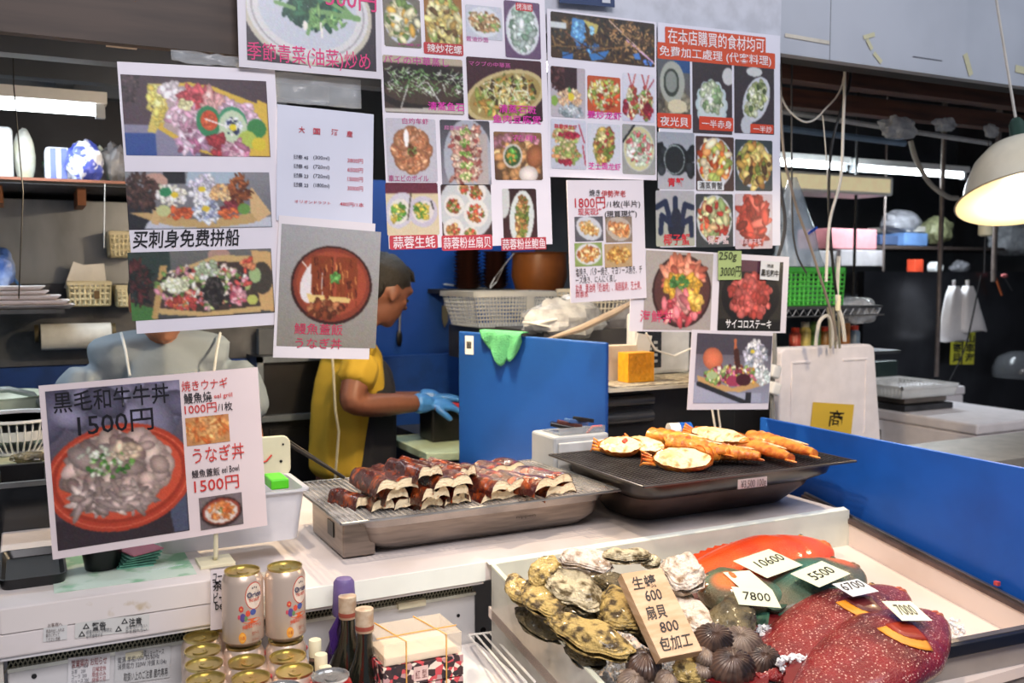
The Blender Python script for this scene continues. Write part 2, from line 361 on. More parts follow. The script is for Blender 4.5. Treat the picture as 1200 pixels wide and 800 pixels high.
# ---------------- serving ledge / chiller ----------------
YL=1.628
led=E('serving_ledge','long white laminate serving ledge carrying the two grills','counter',(.8,1.9,.9))
MB().bb((-.6,YL,.962),(1.70,2.45,1.0)).build('ledge_top',ledge_m,led,bev=.003)
MB().bb((-.6,2.0,0),(1.70,2.4,.962)).build('ledge_body',white_st,led)
MB().bb((.28,YL-.001,.963),(.775,YL+.002,.9995)).build('lit_edge_band',M('lit_edge_trim','f4f8ee',.3,var=.02),led)  # near-white strip paints the lit band along the ledge front
lip=E('raised_shelf_board','raised white shelf board with stained front edge at the left end','shelf',(.0,1.9,1.0))
MB().bb((-.052,YL-.001,1.0),(.275,2.35,1.04)).build('board_top',ledge_m,lip,bev=.003)
MB().bb((-.045,YL-.0018,1.001),(.272,YL-.0009,1.0385)).build('front_edge',M('stained_edge','e6dcd6',.5,col2='cbb79a',ramp=(.62,.72),scale=22),lip)
ch=E('drink_chiller','open white drinks chiller back with mesh vent and stickers','chiller',(.2,1.66,.0))
MB().bb((-.05,YL+.005,.955),(.775,YL+.03,.9615)).build('upper_panel',white_st,ch,bev=.002)
MB().bb((-.04,YL+.06,.90),(.775,YL+.065,.958)).build('vent_back',M('vent_dark_green','222824',.7),ch)  # dark green sheet closing the vent behind its mesh
m=MB()
for i in range(120):
    x=-.035+i*.0068
    if x<.77: m.box((x,YL+.045,.939),(.0015,.0015,.040),Matrix.Rotation(.5,3,'Y'))
    if x<.77: m.box((x,YL+.045,.939),(.0015,.0015,.040),Matrix.Rotation(-.5,3,'Y'))
m.build('vent_mesh',M('vent_wire','8c8a76',.5,.3),ch,kind='stuff')
bp=MB().bb((-.04,YL+.045,.3),(.775,YL+.07,.924)).build('back_panel',M('grey_white_sheet','cfcdcc',.4,var=.06,scale=3,coat=.2),ch,bev=.003)
MB().bb((-.04,YL+.043,.922),(.775,YL+.05,.928)).build('panel_lip',M('lip_white','e8eade',.4),ch)
MB().bb((-.056,1.64,.2),(-.045,1.70,1.0)).build('side_post',M('cream_post','cfc8bc',.5),ch)
a=P(482,711,Y=YL+.04); MB().box((a.x,YL+.04,.927),(.055,.012,.012)).build('edge_clip',cream,ch)
for px,py,r in ((537,721,.0035),(566,738,.006),(566,764,.006),(566,790,.006),(40,792,.004)):
    a=P(px,py,Y=YL+.0445); MB().lathe([(r,0),(r,.001)],a,16,Matrix.Rotation(math.pi/2,3,'X')).build('screw_hole',black,bp,smooth=False)
# bottom shelf of the chiller
bx('chiller_deck',(-.04,1.0,.80),(.775,YL+.04,.828),white_st,parent=ch)
# stickers on the chiller
Yp=YL-.0015
def small(name,label,cat,TL,TR,BL,Y,**k): return Sheet(name,label,cat,TL,TR,BL,Y,th=.0006,**k)
s=small('warning_sticker','pale sticker with two boxed rows of warning triangles and small print','sticker',(88,729),(175,719),(88,748),Yp,col='d6d4ce')
s.text('警告',(108,729),(124,737),'3a3a3a',wt=.02); s.text('注意',(151,724),(166,732),'3a3a3a',wt=.02)
for x,y in ((97,730),(142,724),(92,739),(135,733)):
    A=[P(x,y+7,Y=Yp-.0012),P(x+8,y+6,Y=Yp-.0012),P(x+4,y,Y=Yp-.0012)]; MB().prism(A,(0,.0005,0)).build('warning_triangle',M('ink_3a3a3a','3a3a3a'),s.root)
    B=[P(x+2.2,y+5.7,Y=Yp-.0016),P(x+5.8,y+5.2,Y=Yp-.0016),P(x+4,y+2.4,Y=Yp-.0016)]; MB().prism(B,(0,.0004,0)).build('triangle_inside',M('ink_d6d4ce','d6d4ce'),s.root)
s.text('感電の恐れ 分解禁止\n必ず接地する',(101,738),(131,744),'55555a'); s.text('水をかけない\n手を触れない',(147,733),(172,739),'55555a')
s=small('notice_sticker','small square white notice sticker at the left of the chiller front','sticker',(51,730),(79,727),(51,752),Yp,col='dad8d4')
s.text('お客様へ',(56,730),(73,733),'55403a'); s.text('商品の出し入れは\n静かに行って\nください 係員',(54,737),(75,749),'55403a')
Yq=YL+.0425
s=small('price_memo','white memo sheet of small red and grey print taped below the vent','notice',(80,771),(129,765),(80,802),Yq,col='dcdada')
s.text('営業案内 お知らせ',(84,773),(125,777),'8a3a3a'); s.text('ビール   500\nお茶    200\nコーラ  200\nジュース 200',(84,779),(104,798),'555560'); s.text('日曜定休\n現金のみ\n持帰り可',(108,781),(124,797),'a04848')
s=small('rating_sticker','printed specification sticker with boxed table beside the white memo','sticker',(135,764),(200,756),(135,802),Yq,col='c9c9c8')
s.text('冷蔵ショーケース',(165,762),(192,766),'444444'); s.text('電源 単相100V 50/60Hz\n消費電力 320W 冷媒 R134a',(138,770),(195,777),'55555a'); s.text('取扱い上のご注意 屋内専用',(145,788),(196,791),'444444')
MB().bb(P(147,765,Y=Yq),P(168,770,Y=Yq-.001)).build('masking_tape',cream,s.root)
# ---------------- iced seafood display case ----------------
XL,XR=.776,1.712
A=Vector((XL,1.603,1.0)); Bk=Vector((XR,1.743,1.0)); Cn=P(727,830,X=XL); Dn=Vector((XR,1.101,.895))
cs=E('seafood_case','sloping open seafood display case with acrylic left side and black front rim','display case',(1.25,1.4,0))
beige=M('case_lining','e9d8cc',.35,var=.04,scale=3,col2='d8c2b2',ramp=(.55,.8),coat=.3)
def tz(Y): return rimz(Y)-.062
vs=[(XL,1.615,tz(1.615)),(XR,1.615,tz(1.615)),(XR,1.1,tz(1.1)),(XL,1.1,tz(1.1))]
MB().prism(vs,(0,0,-.02)).build('tray_floor',beige,cs)
MB().prism([(XL+.009,1.607,tz(1.61)-.02),(XR,1.607,tz(1.61)-.02),(XR,1.607,.999),(XL+.009,1.607,.999)],(0,.006,0)).build('back_lining',M('pale_green_lining','d5d8c8',.3,var=.05,coat=.3),cs)
MB().prism([(XL,1.612,.9995),(XR,1.612,.9995),(XR,1.625,1.003),(XL,1.625,1.003)],(0,0,-.002)).build('back_trim',M('lit_edge_trim','f4f8ee'),cs)
MB().prism([(XR,1.76,.999),(XR,1.1,rimz(1.1)-.004),(XR,1.1,tz(1.1)-.02),(XR,1.76,.93)],(.006,0,0)).build('side_lining',beige,cs)
MB().prism([(XR-.004,1.76,1.004),(XR-.004,1.05,rimz(1.05)+.004),(XR-.004,1.05,rimz(1.05)-.006),(XR-.004,1.76,.992)],(.03,0,0)).build('side_rail',M('brownish_steel_rail','6e5f5c',.35,.7,scale=12,var=.3),cs,bev=.001)
MB().prism([(XR+.006,1.76,1.010),(XR+.006,1.05,rimz(1.05)+.010),(XR+.006,1.05,rimz(1.05)+.003),(XR+.006,1.76,1.003)],(.008,0,0)).build('rail_track',steel,cs)
MB().prism([(XL,A.y,A.z),(XL,Cn.y-.03,Cn.z-.003),(XL,Cn.y-.03,.70),(XL,A.y,.70)],(.008,0,0)).build('acrylic_side',frost,cs,bev=.001)
MB().prism([(XL-.0005,A.y,A.z+.001),(XL-.0005,Cn.y-.03,Cn.z-.002),(XL-.0005,Cn.y-.03,Cn.z-.005),(XL-.0005,A.y,A.z-.003)],(.009,0,0)).build('acrylic_edge',M('acrylic_cut_edge','dfe2cf',.2,alpha=.8),cs)
f=Dn-Cn; f.z=0; f.normalize(); g=Vector((-f.y,f.x,0)); e0=Cn-f*.02; e1=Dn+f*.06
MB().prism([e0,e1,e1+Vector((0,0,-.022)),e0+Vector((0,0,-.022))],-g*.012).build('front_rim',M('black_rubber_rim','17181c',.4),cs,bev=.002)
MB().prism([e0+g*.001,e1+g*.001,e1+g*.012+Vector((0,0,.002)),e0+g*.012+Vector((0,0,.002))],(0,0,-.006)).build('front_rim_track',M('grey_rim_track','77706c',.35,.5),cs)
MB().prism([e0+Vector((0,0,-.02)),e1+Vector((0,0,-.02)),e1+Vector((0,0,-.8)),e0+Vector((0,0,-.8))],g*.006).build('front_panel',M('beige_front_panel','a89c90',.35,scale=5,var=.2,coat=.3),cs)
MB().prism([e0-g*.02+Vector((0,0,-.10)),e1-g*.02+Vector((0,0,-.10)),e1-g*.10+Vector((0,0,-.10)),e0-g*.10+Vector((0,0,-.10))],(0,0,-.02)).build('front_shelf',M('beige_shelf','b9ab9c',.4),cs)
# blue board on the right of the case
bd=MB().bb((XR+.034,.7,.60),(XR+.046,1.955,1.169)).build('blue_side_board',blue,label='long blue plastic board screening the right side of the seafood case',cat='board',bev=.001)
MB().box((XR+.018,1.235,rimz(1.235)+.016),(.008,.010,.008)).build('red_clip',M('pink_red','c84a4a',.4),label='tiny red and white clip on the rail of the seafood case',cat='clip')
# ---------------- menu sheets ----------------
YP=1.95
RD='d2453f'; PK='d8408c'
def boat1(c):
    c.grad('4a3840','5c4a54'); c.rect(0,.62,.5,1,'8a86a0').rect(0,.72,.2,1,'2f4f9a').scat(.02,.12,.1,.25,60,.02,'3a2a2e 5a4448 2c2226')
    c.poly([(.24,.1),(.45,.06),(.62,.1),(1,.35),(1,1),(.6,1),(.42,.9),(.22,.66)],'e0b83c').poly([(.3,.14),(.45,.1),(.62,.16),(.9,.38),(.86,.95),(.62,.94),(.45,.86),(.26,.64)],'b9a2a0')
    c.poly([(.93,.25),(1,.3),(1,1),(.82,1)],'e4ba3e').poly([(.17,.1),(.26,.1),(.3,.4),(.2,.72),(.15,.7),(.2,.4)],'ddc860')
    c.scat(.22,.35,.05,.28,20,.05,'e8d868 d9c050 f0e890').scat(.33,.2,.08,.1,18,.06,'e8dce0 d8b8c0').scat(.5,.25,.12,.1,28,.05,'b84048 c85058 a03038',el=3)
    c.scat(.62,.3,.08,.1,14,.06,'e09a9a eab0a8',el=3).scat(.8,.4,.12,.12,20,.05,'d8a8c0 e0b8cc',rot=.4,el=3).scat(.42,.5,.12,.16,30,.05,'c890a8 e0b8c8 f0d8e0',el=3).scat(.47,.82,.12,.1,26,.05,'c898b8 e4c8d8 a86080',el=3)
    c.scat(.42,.36,.04,.06,6,.05,'e8e0a0 f0eab0').ell(.57,.55,.085,.2,'2f8c58').ell(.575,.54,.06,.13,'e0542c').scat(.575,.54,.05,.1,14,.03,'e86838 d04420').ell(.74,.55,.1,.2,'3f9a6c').ell(.74,.62,.1,.22,'c6d8b4').scat(.74,.6,.06,.12,22,.03,'e8e8e8 303860 c8d0e0')
    c.ell(.74,.62,.025,.045,'f0d820').ell(.91,.63,.07,.13,'3a8c48',.4).ell(.84,.78,.07,.12,'b8cc50').ell(.92,.83,.05,.09,'e4cc30').scat(.62,.85,.05,.13,14,.05,'b83840 a83038',el=3).scat(.75,.93,.09,.08,18,.05,'c87898 e0b0c0',el=3).line(.55,.52,.68,.6,.02,'f8f0f0')
def boat2(c):
    c.grad('8a8a90','6a6a70'); c.rect(0,.35,.16,1,'2a2a30').poly([(.12,.9),(.2,.7),(.5,.95),(1,.8),(1,1),(.1,1)],'c4c8d4').rect(.25,0,.4,.2,'26262c').poly([(.42,0),(.8,0),(.76,.2),(.4,.25)],'a8bccc').ell(.2,.16,.08,.14,'c89a88')
    c.poly([(0,.7),(.2,.72),(.5,.86),(.84,.74),(1,.72),(.86,.92),(.55,1),(.3,.95),(.15,.85)],'c8a468').poly([(.86,.25),(1,.75),(.9,.9),(.84,.7)],'dcb47c').poly([(.17,.62),(.22,.62),(.2,.92),(.15,.9)],'d4ae74')
    c.scat(.1,.35,.12,.3,70,.035,'4a3430 5a3c34 3a2826',el=4).scat(.3,.42,.1,.2,36,.05,'f0ecd8 e8e4e0 d8d0b8').ell(.26,.35,.04,.08,'2f8c58').ell(.32,.4,.025,.05,'f0cc30').scat(.52,.3,.1,.26,44,.05,'e0dce8 c8c0d4 f4f0f0').ell(.51,.3,.025,.05,'f0d030')
    c.scat(.65,.38,.08,.14,24,.05,'e8a868 f0c088').scat(.78,.3,.07,.26,40,.035,'8a4828 a85c30 6a3420',el=4).scat(.34,.72,.1,.1,24,.05,'d85830 e87040').ell(.24,.68,.05,.1,'c8cc88').scat(.53,.7,.1,.2,40,.045,'e8e8ec c0c8dc 8890b0 f8f8f8').ell(.53,.65,.028,.05,'e8c830')
    c.scat(.7,.62,.06,.1,16,.045,'7a2830 903840').scat(.7,.74,.08,.08,16,.05,'e06838').ell(.8,.66,.045,.1,'6a9c48')
def boat3(c):
    c.grad('70706c','4a4a4c'); c.rect(0,.0,.28,.6,'34423c').rect(0,.7,.16,1,'4a8040').ell(.62,.08,.08,.12,'b89080').poly([(0,.7),(.2,.35),(.6,.12),(1,.1),(1,.95),(.6,1),(.3,.92),(.1,.8)],'4a3c34')
    c.poly([(.2,.35),(.6,.08),(.85,.1),(.85,.2),(.55,.17),(.25,.42)],'d4b070').poly([(.15,.82),(.5,.93),(.9,.88),(.9,.97),(.5,1),(.2,.93)],'d4b070').poly([(.85,.02),(1,.05),(1,.98),(.9,.95)],'d8ac6c').poly([(.21,.2),(.26,.2),(.17,1),(.13,.98)],'c8a060')
    c.ell(.92,.45,.08,.25,'4a4238').scat(.06,.45,.08,.3,50,.035,'5a2c2c 3a2826 28302c',el=4).scat(.5,.55,.33,.33,170,.045,'e4c8b8 c85048 e8a080 f0e8d8 6a8c48 b8c878 d890a0 3a3030',el=2).scat(.3,.5,.1,.1,24,.05,'e8ecc8 dce0b0')
    c.scat(.53,.3,.08,.14,20,.05,'e4e4dc a8b890').ell(.57,.62,.07,.22,'302a28').scat(.57,.62,.07,.22,26,.035,'2a2624 4a4440').scat(.35,.78,.12,.08,22,.045,'c04840 e87848').ell(.87,.4,.045,.12,'a4c080').scat(.74,.7,.05,.12,16,.05,'d06070 e8a0a8').scat(.82,.25,.04,.1,12,.05,'d85040 e89060').ell(.84,.78,.04,.08,'c4cc60')
s=Sheet('menu_poster','tall laminated sheet of three sashimi boat photos with handwriting between them','poster',(137,72),(322,82),(146,392),YP,col='e6e1ea')
s.photo((141,87),(317,184),boat1,name='sashimi_boat_print'); s.photo((146,201),(319,266),boat2,name='sashimi_boat_print'); s.photo((149,296),(322,366),boat3,name='sashimi_boat_print')
s.text('买刺身免费拼船',(155,270),(281,288),'15151a',wt=.012,skew=.02)
# green vegetable dish
def veg(c):
    c.grad('4a4248','3c363e'); c.ell(.47,.32,.5,.68,'c9c2b0',.1).ell(.47,.3,.47,.64,'d9d8d8',.1).ell(.47,.3,.38,.5,'c6ccd8',.1).ring(.47,.3,.44,.6,'a8a4a8',.1,.03)
    c.scat(.5,.18,.24,.34,120,.05,'2c6048 1f4a3c 3a7854 285844',el=3); 
    for x0,y0,x1,y1,t in ((.22,.25,.36,.3,.05),(.5,.3,.86,.34,.07),(.55,.1,.84,.34,.05),(.5,.32,.46,.6,.05),(.3,.1,.2,.18,.05),(.7,.12,.8,.3,.04),(.6,.4,.68,.5,.05)): c.line(x0,y0,x1,y1,t,'7aa868')
    c.scat(.6,.4,.16,.12,18,.03,'8cba70 6a9c58',el=4).line(.56,.45,.57,.62,.03,'f4efe4').ell(.44,.5,.02,.06,'f2ece0')
s=Sheet('menu_poster','laminated sheet of a plate of stir fried greens with large pink lettering','poster',(277,-30),(446,-8),(277,78),YP-.012,col='d8d4dc')
s.photo((287,-26),(441,84),veg,rd=0,name='fried_greens_print')
s.text('季節青菜(白菜)炒め',(287,50),(432,96),PK,wt=.006) if 0 else s.text('季節青菜(油菜)炒め',(289,48),(434,86),'d8407c',wt=.004)
s.text('500円',(381,-16),(441,15),'d8407c',wt=.006)
# drinks list
s=Sheet('price_list','pale sheet listing bottled drinks with red prices, hung above the eel bowl sheet','poster',(325,122),(438,134),(326,258),YP-.004,col='d6d9e8')
s.text('大',(350,148),(357,156),'c44a58',wt=.02); s.text('国',(367,150),(375,158),'c44a58',wt=.02); s.text('酒',(388,151),(396,159),'c44a58',wt=.02); s.text('産',(406,153),(413,161),'c44a58',wt=.02)
for k,(a_,b_,c_) in enumerate((('獺祭 45','(300ml)','3800円'),('獺祭 45','(720ml)','6500円'),('獺祭 23','(720ml)','15000円'),('獺祭 23','(1800ml)','30000円'))):
    y=181+k*10.8; s.text(a_,(344,y),(361,y+6.5),'33344a',wt=.012); s.text(b_,(367,y+1),(386,y+8),'33344a',wt=.006); s.text(c_,(407,y+4),(425,y+11),'c0485a',wt=.006)
s.text('オリオンドラフト',(345,234),(387,240),'c0485a',wt=.006); s.text('480円/1本',(398,236),(426,243),'c0485a',wt=.006)
def eelbowl(c):
    c.grad('a6a6a8','8c867a').ell(.52,.48,.41,.33,'3a1c16').ell(.52,.475,.385,.31,'8c3a26').ell(.52,.465,.35,.27,'a8482c').ell(.36,.45,.14,.2,'e4dcdc',.4)
    for x in (.3,.41,.55,.66): c.poly([(x,.24),(x+.11,.24),(x+.12,.58),(x+.02,.58)],'8a3c1c')
    for k in range(60):
        x=.32+.46*c.r.random(); y=.25+.36*c.r.random(); c.line(x,y,x+.01,y+.06,.008,c.r.choice(('5a2010','b86030','e09050','7a3014','3a160c')))
    c.poly([(.27,.56),(.45,.57),(.46,.62),(.3,.63)],'e8c878').poly([(.5,.57),(.72,.58),(.7,.62),(.48,.62)],'e0bc70').scat(.46,.68,.2,.06,24,.035,'7a3c20 a86840 5a2814').scat(.55,.42,.05,.05,14,.018,'4a8838 6aa850').line(.22,.3,.26,.34,.01,'f0e8e0')
s=Sheet('menu_poster','laminated sheet of grilled eel over rice in a round red bowl','poster',(327,252),(440,262),(333,419),YP-.006,col='e6e0e4')
s.photo((330,262),(440,408),eelbowl,name='eel_bowl_print'); s.text('鰻魚蓋飯',(345,378),(401,393),'c43c5c',wt=.004); s.text('うなぎ丼',(346,395),(400,409),'c43c5c',wt=.004)
# big panel, left
def plate(bg,pl,pal,sz=.07,n=110,rx=.34,ry=.32,rot=0,extra=None,px_=.47,cx=.5,cy=.48,el=1.8):
    def f(c):
        c.grad(bg,bg); 
        if pl: c.ell(cx,cy,px_,px_*.98,pl,rot).ring(cx,cy,px_,px_*.98,'c4c8d0',rot,.04)
        c.scat(cx,cy,rx,ry,n,sz,pal,rot,el)
        if extra: extra(c)
    return f
clam=plate('7a7468','d0d4dc','d8d0a0 b8b088 e0d8b0 8a8c78 d8a848 6a8848',.1,60,.42,.4)
snail=plate('a06c38','d8d8dc','c8b060 d8c878 b89048 6a5030 8aa050 e0d498',.075,120,.44,.42)
noodle=plate('c4c8d4','dadde4','c8a070 a87c50 e0c898 8aa058 7a5838 e8dcc0',.08,80,.42,.26,.12)
conch=plate('6a5070','d8dce0','c4d0c8 98b0a0 e4ece8 7a9a80 b0c0b8',.07,100,.3,.38)
def steamfish(c):
    c.grad('3a2c28','4a3c34'); c.rect(0,0,1,.12,'b8a890').ell(.5,.55,.62,.42,'2c2420').ell(.5,.62,.5,.22,'4a3a30')
    for k in range(170):
        x=c.r.random(); y=.25+.4*c.r.random(); a=c.r.uniform(-1.2,1.2); L=.12; c.line(x,y,x+L*math.cos(a)*.6,y+L*math.sin(a),.014,c.r.choice(('d0dccc','a8c890','e8ece4','78a860','5a9048')))
    c.line(.55,.45,.74,.92,.02,'e0e0dc').line(.3,.5,.2,.9,.02,'d8d8d0').poly([(0,.93),(.5,.9),(1,.8),(1,1),(0,1)],'c4bcb0')
def bakedfish(c):
    c.grad('4a2830','3a2426'); c.ell(.5,.6,.56,.4,'c8b47c',-.3).ell(.5,.6,.5,.34,'a89050',-.3).scat(.5,.6,.4,.26,160,.05,'c8a858 8a9840 e0d490 6a8c38 b08038 4a3820',-.3,3)
    for k in range(60):
        x=.2+.6*c.r.random(); y=.35+.4*c.r.random(); a=c.r.uniform(-1.5,1.5); c.line(x,y,x+.1*math.cos(a),y+.12*math.sin(a),.014,c.r.choice(('dce0b0','a8c468','ece8d0')))
def prawns(c):
    c.grad('c4c2cc','bab8c4'); 
    for k in range(8):
        a=k*.785; c.ell(.5+.22*math.cos(a),.5+.22*math.sin(a),.2,.17,'b87850',a,.5); c.scat(.5+.22*math.cos(a),.5+.22*math.sin(a),.15,.13,14,.04,'d89a70 a86440 c88458',a,2)
    c.scat(.5,.5,.08,.08,14,.03,'6a3820 6a8040').ell(.4,.3,.05,.14,'f4f0f0').line(.4,.2,.4,.42,.05,'fffaf4')
def prawnrow(c):
    c.grad('4a484e','8a8894'); c.ell(.55,.6,.5,.62,'a8acb8').rect(.7,.2,.95,1,'b4a8a4')
    for k in range(5):
        y=.18+k*.17; c.scat(.48,y,.3,.07,32,.045,'b87868 d8a890 8a4440 e0c8b0',-.2,2.5); c.scat(.5,y,.12,.05,12,.03,'6a9838 88b050 e8dca0')
def clams2(c):
    c.grad('8a6440','5a4030'); c.scat(.5,.2,.5,.16,24,.1,'b87888 c88a98 8a5a58').scat(.5,.6,.5,.4,40,.12,'a87848 c89058 8a6038 d8b078')
    c.ell(.85,.5,.18,.26,'9a5c38',.4,.4).ell(.7,.88,.2,.18,'d8ccc4',0,.3).ell(.38,.5,.2,.26,'c8c0b4',.4).ell(.38,.5,.16,.21,'3a5a30',.4).scat(.38,.5,.11,.15,26,.045,'4a9038 6ab048 d8a040')
def oyst(c):
    c.grad('d4c49c','d8c8a4'); c.rect(0,0,1,.2,'6a2c3c').ell(.26,.52,.26,.36,'c8c4d0',.5).ell(.24,.54,.19,.25,'e0dcd0',.5).ell(.7,.55,.28,.3,'c4bccc',-.5).ell(.7,.55,.21,.2,'dcd4cc',-.5)
    c.scat(.22,.55,.13,.18,34,.045,'d8b840 6aa840 4a8830 e0c860',.5).scat(.68,.55,.13,.16,34,.045,'d8b840 6aa840 4a8830 e0c860',-.5).line(.48,.2,.4,.7,.03,'5a5040').line(.86,.35,.9,.5,.03,'3a3434')
def scal(c):
    c.grad('3a2828','4a3430'); c.ell(.5,.45,.55,.6,'c4c8c8')
    for x,y,r in ((.25,.4,.2),(.7,.15,.2),(.68,.55,.25),(.22,.85,.2),(.45,.08,.12),(.55,.95,.15)): c.ell(x,y,r,r*1.05,'e0dcd4').scat(x,y,r*.65,r*.62,26,.04,'b87840 8a5028 d8a868 6a8038 c84838')
def abal(c):
    c.grad('3a2424','4a2c2c'); c.ell(.02,.2,.2,.35,'c8ccc8').ell(.55,.55,.36,.52,'d0d8d4',.1).scat(.55,.55,.17,.42,110,.045,'b07840 7a8838 8a5830 d8b070 5a6a30',.1)
pl=Sheet('menu_poster','large laminated panel of seafood dish photos, leftmost of the big hanging panels','poster',(441,-30),(638,-9),(442,292),YP-.002,col='e6e1ea')
pl2=pl
for A_,B_,f,nm in (((448,-4),(494,57),clam,'clam_dish_print'),((496,-8),(543,64),snail,'whelk_dish_print'),((545,5),(589,48),noodle,'fried_dish_print'),((590,0),(634,70),conch,'conch_dish_print'),
    ((448,64),(544,135),steamfish,'steamed_fish_print'),((546,66),(636,143),bakedfish,'baked_fish_print'),((451,138),(513,213),prawns,'boiled_prawn_print'),((515,140),(576,217),prawnrow,'grilled_prawn_print'),((578,154),(636,211),clams2,'clam_shell_print'),
    ((451,214),(515,275),oyst,'garlic_oyster_print'),((516,216),(577,277),scal,'garlic_scallop_print'),((588,221),(630,283),abal,'garlic_abalone_print')): pl.photo(A_,B_,f,rd=.006,name=nm,seed=len(nm)+A_[0])
pl.band((496,49),(543,66),'b84448',.004); pl.text('辣炒花螺',(500,51),(541,64),'f0e4e4',l=.002,wt=.008)
pl.band((456,276),(513,291),'c04450',.004); pl.text('蒜蓉生蚝',(460,277),(510,290),'f0e4e8',l=.002,wt=.008)
pl.band((517,276),(577,292),'c04450',.004); pl.text('蒜蓉粉丝扇贝',(519,278),(575,290),'f0e4e8',l=.002,wt=.008)
pl.band((587,279),(640,292),'b83c48',.001); pl.text('蒜蓉粉丝鲍鱼',(588,280),(639,291),'f0e4e8',l=.002,wt=.008)
pl.text('バイの中華蒸し',(449,64),(526,79),'c04898',wt=.004); pl.text('清蒸鱼石',(501,119),(544,131),'d838a8',wt=.012); pl.text('マクブの中華蒸',(549,71),(598,80),'c860a0',wt=.004)
pl.text('清蒸石斑',(584,122),(628,134),'d838a8',wt=.012); pl.text('鱼肉豆腐煲',(577,134),(634,146),'d838a8',wt=.012); pl.text('白灼车虾',(471,138),(502,146),'c04888',wt=.006); pl.text('車エビのボイル',(455,205),(502,213),'b04880',wt=.006)
pl.text('炒蚬子',(466,50),(494,55),'c04898'); pl.text('酱油炒面',(546,42),(572,50),'c04898'); pl.band((604,3),(624,14),'c83c44',.002); pl.text('烤海螺',(605,4),(623,13),'f0e4e4',l=.002); pl.text('蒜蓉焗虾',(520,147),(545,153),'d888b8'); pl.text('花甲',(600,158),(628,166),'d050a0')
# lobster panel
def lobtank(c):
    c.grad('3a2c20','4a3424'); c.scat(.5,.5,.55,.55,220,.035,'5a4028 7a5a34 2c2420 8a6c40 3a3830',el=4); c.poly([(.2,.08),(.32,.12),(.3,.6),(.26,.7),(.18,.5)],'4a88c8').scat(.26,.35,.06,.22,20,.06,'78b8e8 5898d8').poly([(.3,.1),(.45,.18),(.42,.4),(.36,.3)],'c8b860').scat(.38,.32,.03,.08,8,.05,'88c0e8')
    c.poly([(.35,.85),(.55,.72),(.5,.92),(.38,1)],'3a78c0').rect(.1,.86,.2,1,'3a70b8').scat(.35,.7,.12,.08,16,.05,'5898d8 3a60a0').poly([(.78,.75),(.84,.7),(.86,.85),(.8,.85)],'4a80d0').scat(.93,.9,.05,.06,8,.04,'5080d8').line(.55,.05,1,.92,.03,'e8c0a8').line(.72,.45,.98,.88,.035,'e0b0e0').line(.4,.75,.7,.6,.02,'a87840').line(.0,.75,.5,.68,.02,'8a6838').rect(0,.22,.14,.34,'d0d8d8').line(.12,.4,.32,.72,.02,'8a4c38')
    c.line(.25,.6,.5,.9,.02,'3a2418').line(.1,.95,.35,.7,.02,'281c18').scat(.75,.4,.2,.3,60,.03,'a87848 c89860 6a5038',el=3)
def sashi(c): c.grad('b4a8b0','bab4bc').scat(.3,.2,.3,.28,50,.05,'4a2828 3a2020 6a4040',el=4); c.rect(.4,0,.75,.45,'3a2428').scat(.55,.62,.33,.2,50,.05,'e0b890 d8a880 e8c8a0').ell(.58,.58,.09,.08,'e8d030').ell(.1,.68,.1,.1,'88b048').scat(.6,.88,.36,.12,30,.05,'a8b4bc d0d8dc 8898a0').poly([(.5,.5),(.52,.35),(.6,.48)],'4a9848')
lobf=plate('c8542c',None,'e0d8a0 c8b858 e8e0b8 98b048 d85028 b83c20',.09,120,.46,.4)
def lob2(c):
    c.grad('d8d8e4','cccce0')
    for x in (.3,.72): c.scat(x,.6,.16,.34,60,.055,'e0c898 b86838 d8d0a8 7a9848 a83c38'); c.line(x,.3,x-.12,0,.03,'b84048').line(x,.3,x+.1,0,.03,'c85048')
    c.scat(.8,.75,.12,.14,14,.06,'a82c3c 8a2030').scat(.1,.7,.08,.14,10,.06,'8a2438 a83040').line(.8,.3,.98,.1,.03,'a83448')
def lob3(c): c.grad('c8ccdc','b8bccc'); c.scat(.42,.32,.36,.18,60,.06,'d8c090 a8b068 c88858 88a050 e0d8b0').scat(.45,.68,.36,.18,60,.06,'d0b888 98a858 c88858 7a9848').scat(.5,.3,.3,.06,16,.05,'b82c48 a02038'); c.line(.8,.1,.95,.45,.03,'b83048').line(.9,.5,.98,.9,.03,'b83048').scat(.4,.86,.2,.04,10,.05,'a82840')
lob4=plate('ccd0dc',None,'c8a850 889040 e0d090 a85838 6a7c30 b83c40',.07,130,.26,.42,.15)
soup=plate('9a9c98','d0cc98','d8d8c8 b8c8b0 d88888 88a878 e0e0d8 c85858',.06,90,.36,.34,extra=lambda c:c.line(.02,.35,.35,.02,.05,'222226'))
s=Sheet('menu_poster','laminated panel of lobster dish photos, middle one of the big hanging panels','poster',(641,10),(769,26),(644,207),YP-.003,col='e2dee8')
s.photo((645,13),(767,79),lobtank,rd=.006,name='lobster_tank_print')
for A_,B_,f,nm in (((645,77),(686,139),sashi,'lobster_sashimi_print'),((688,88),(727,133),lobf,'fried_lobster_print'),((729,85),(767,144),lob2,'split_lobster_print'),((645,139),(687,199),lob3,'garlic_lobster_print'),((688,144),(727,198),lob4,'cheese_lobster_print'),((729,145),(768,205),soup,'lobster_soup_print')): s.photo(A_,B_,f,rd=.005,name=nm,seed=A_[0])
s.text('姜炒龙虾',(688,129),(728,141),'d838a0',wt=.014); s.text('蒜蓉焗龙虾',(649,145),(676,152),'c82848',wt=.01); s.text('芝士焗龙虾',(689,190),(727,200),'d838a0',wt=.008)
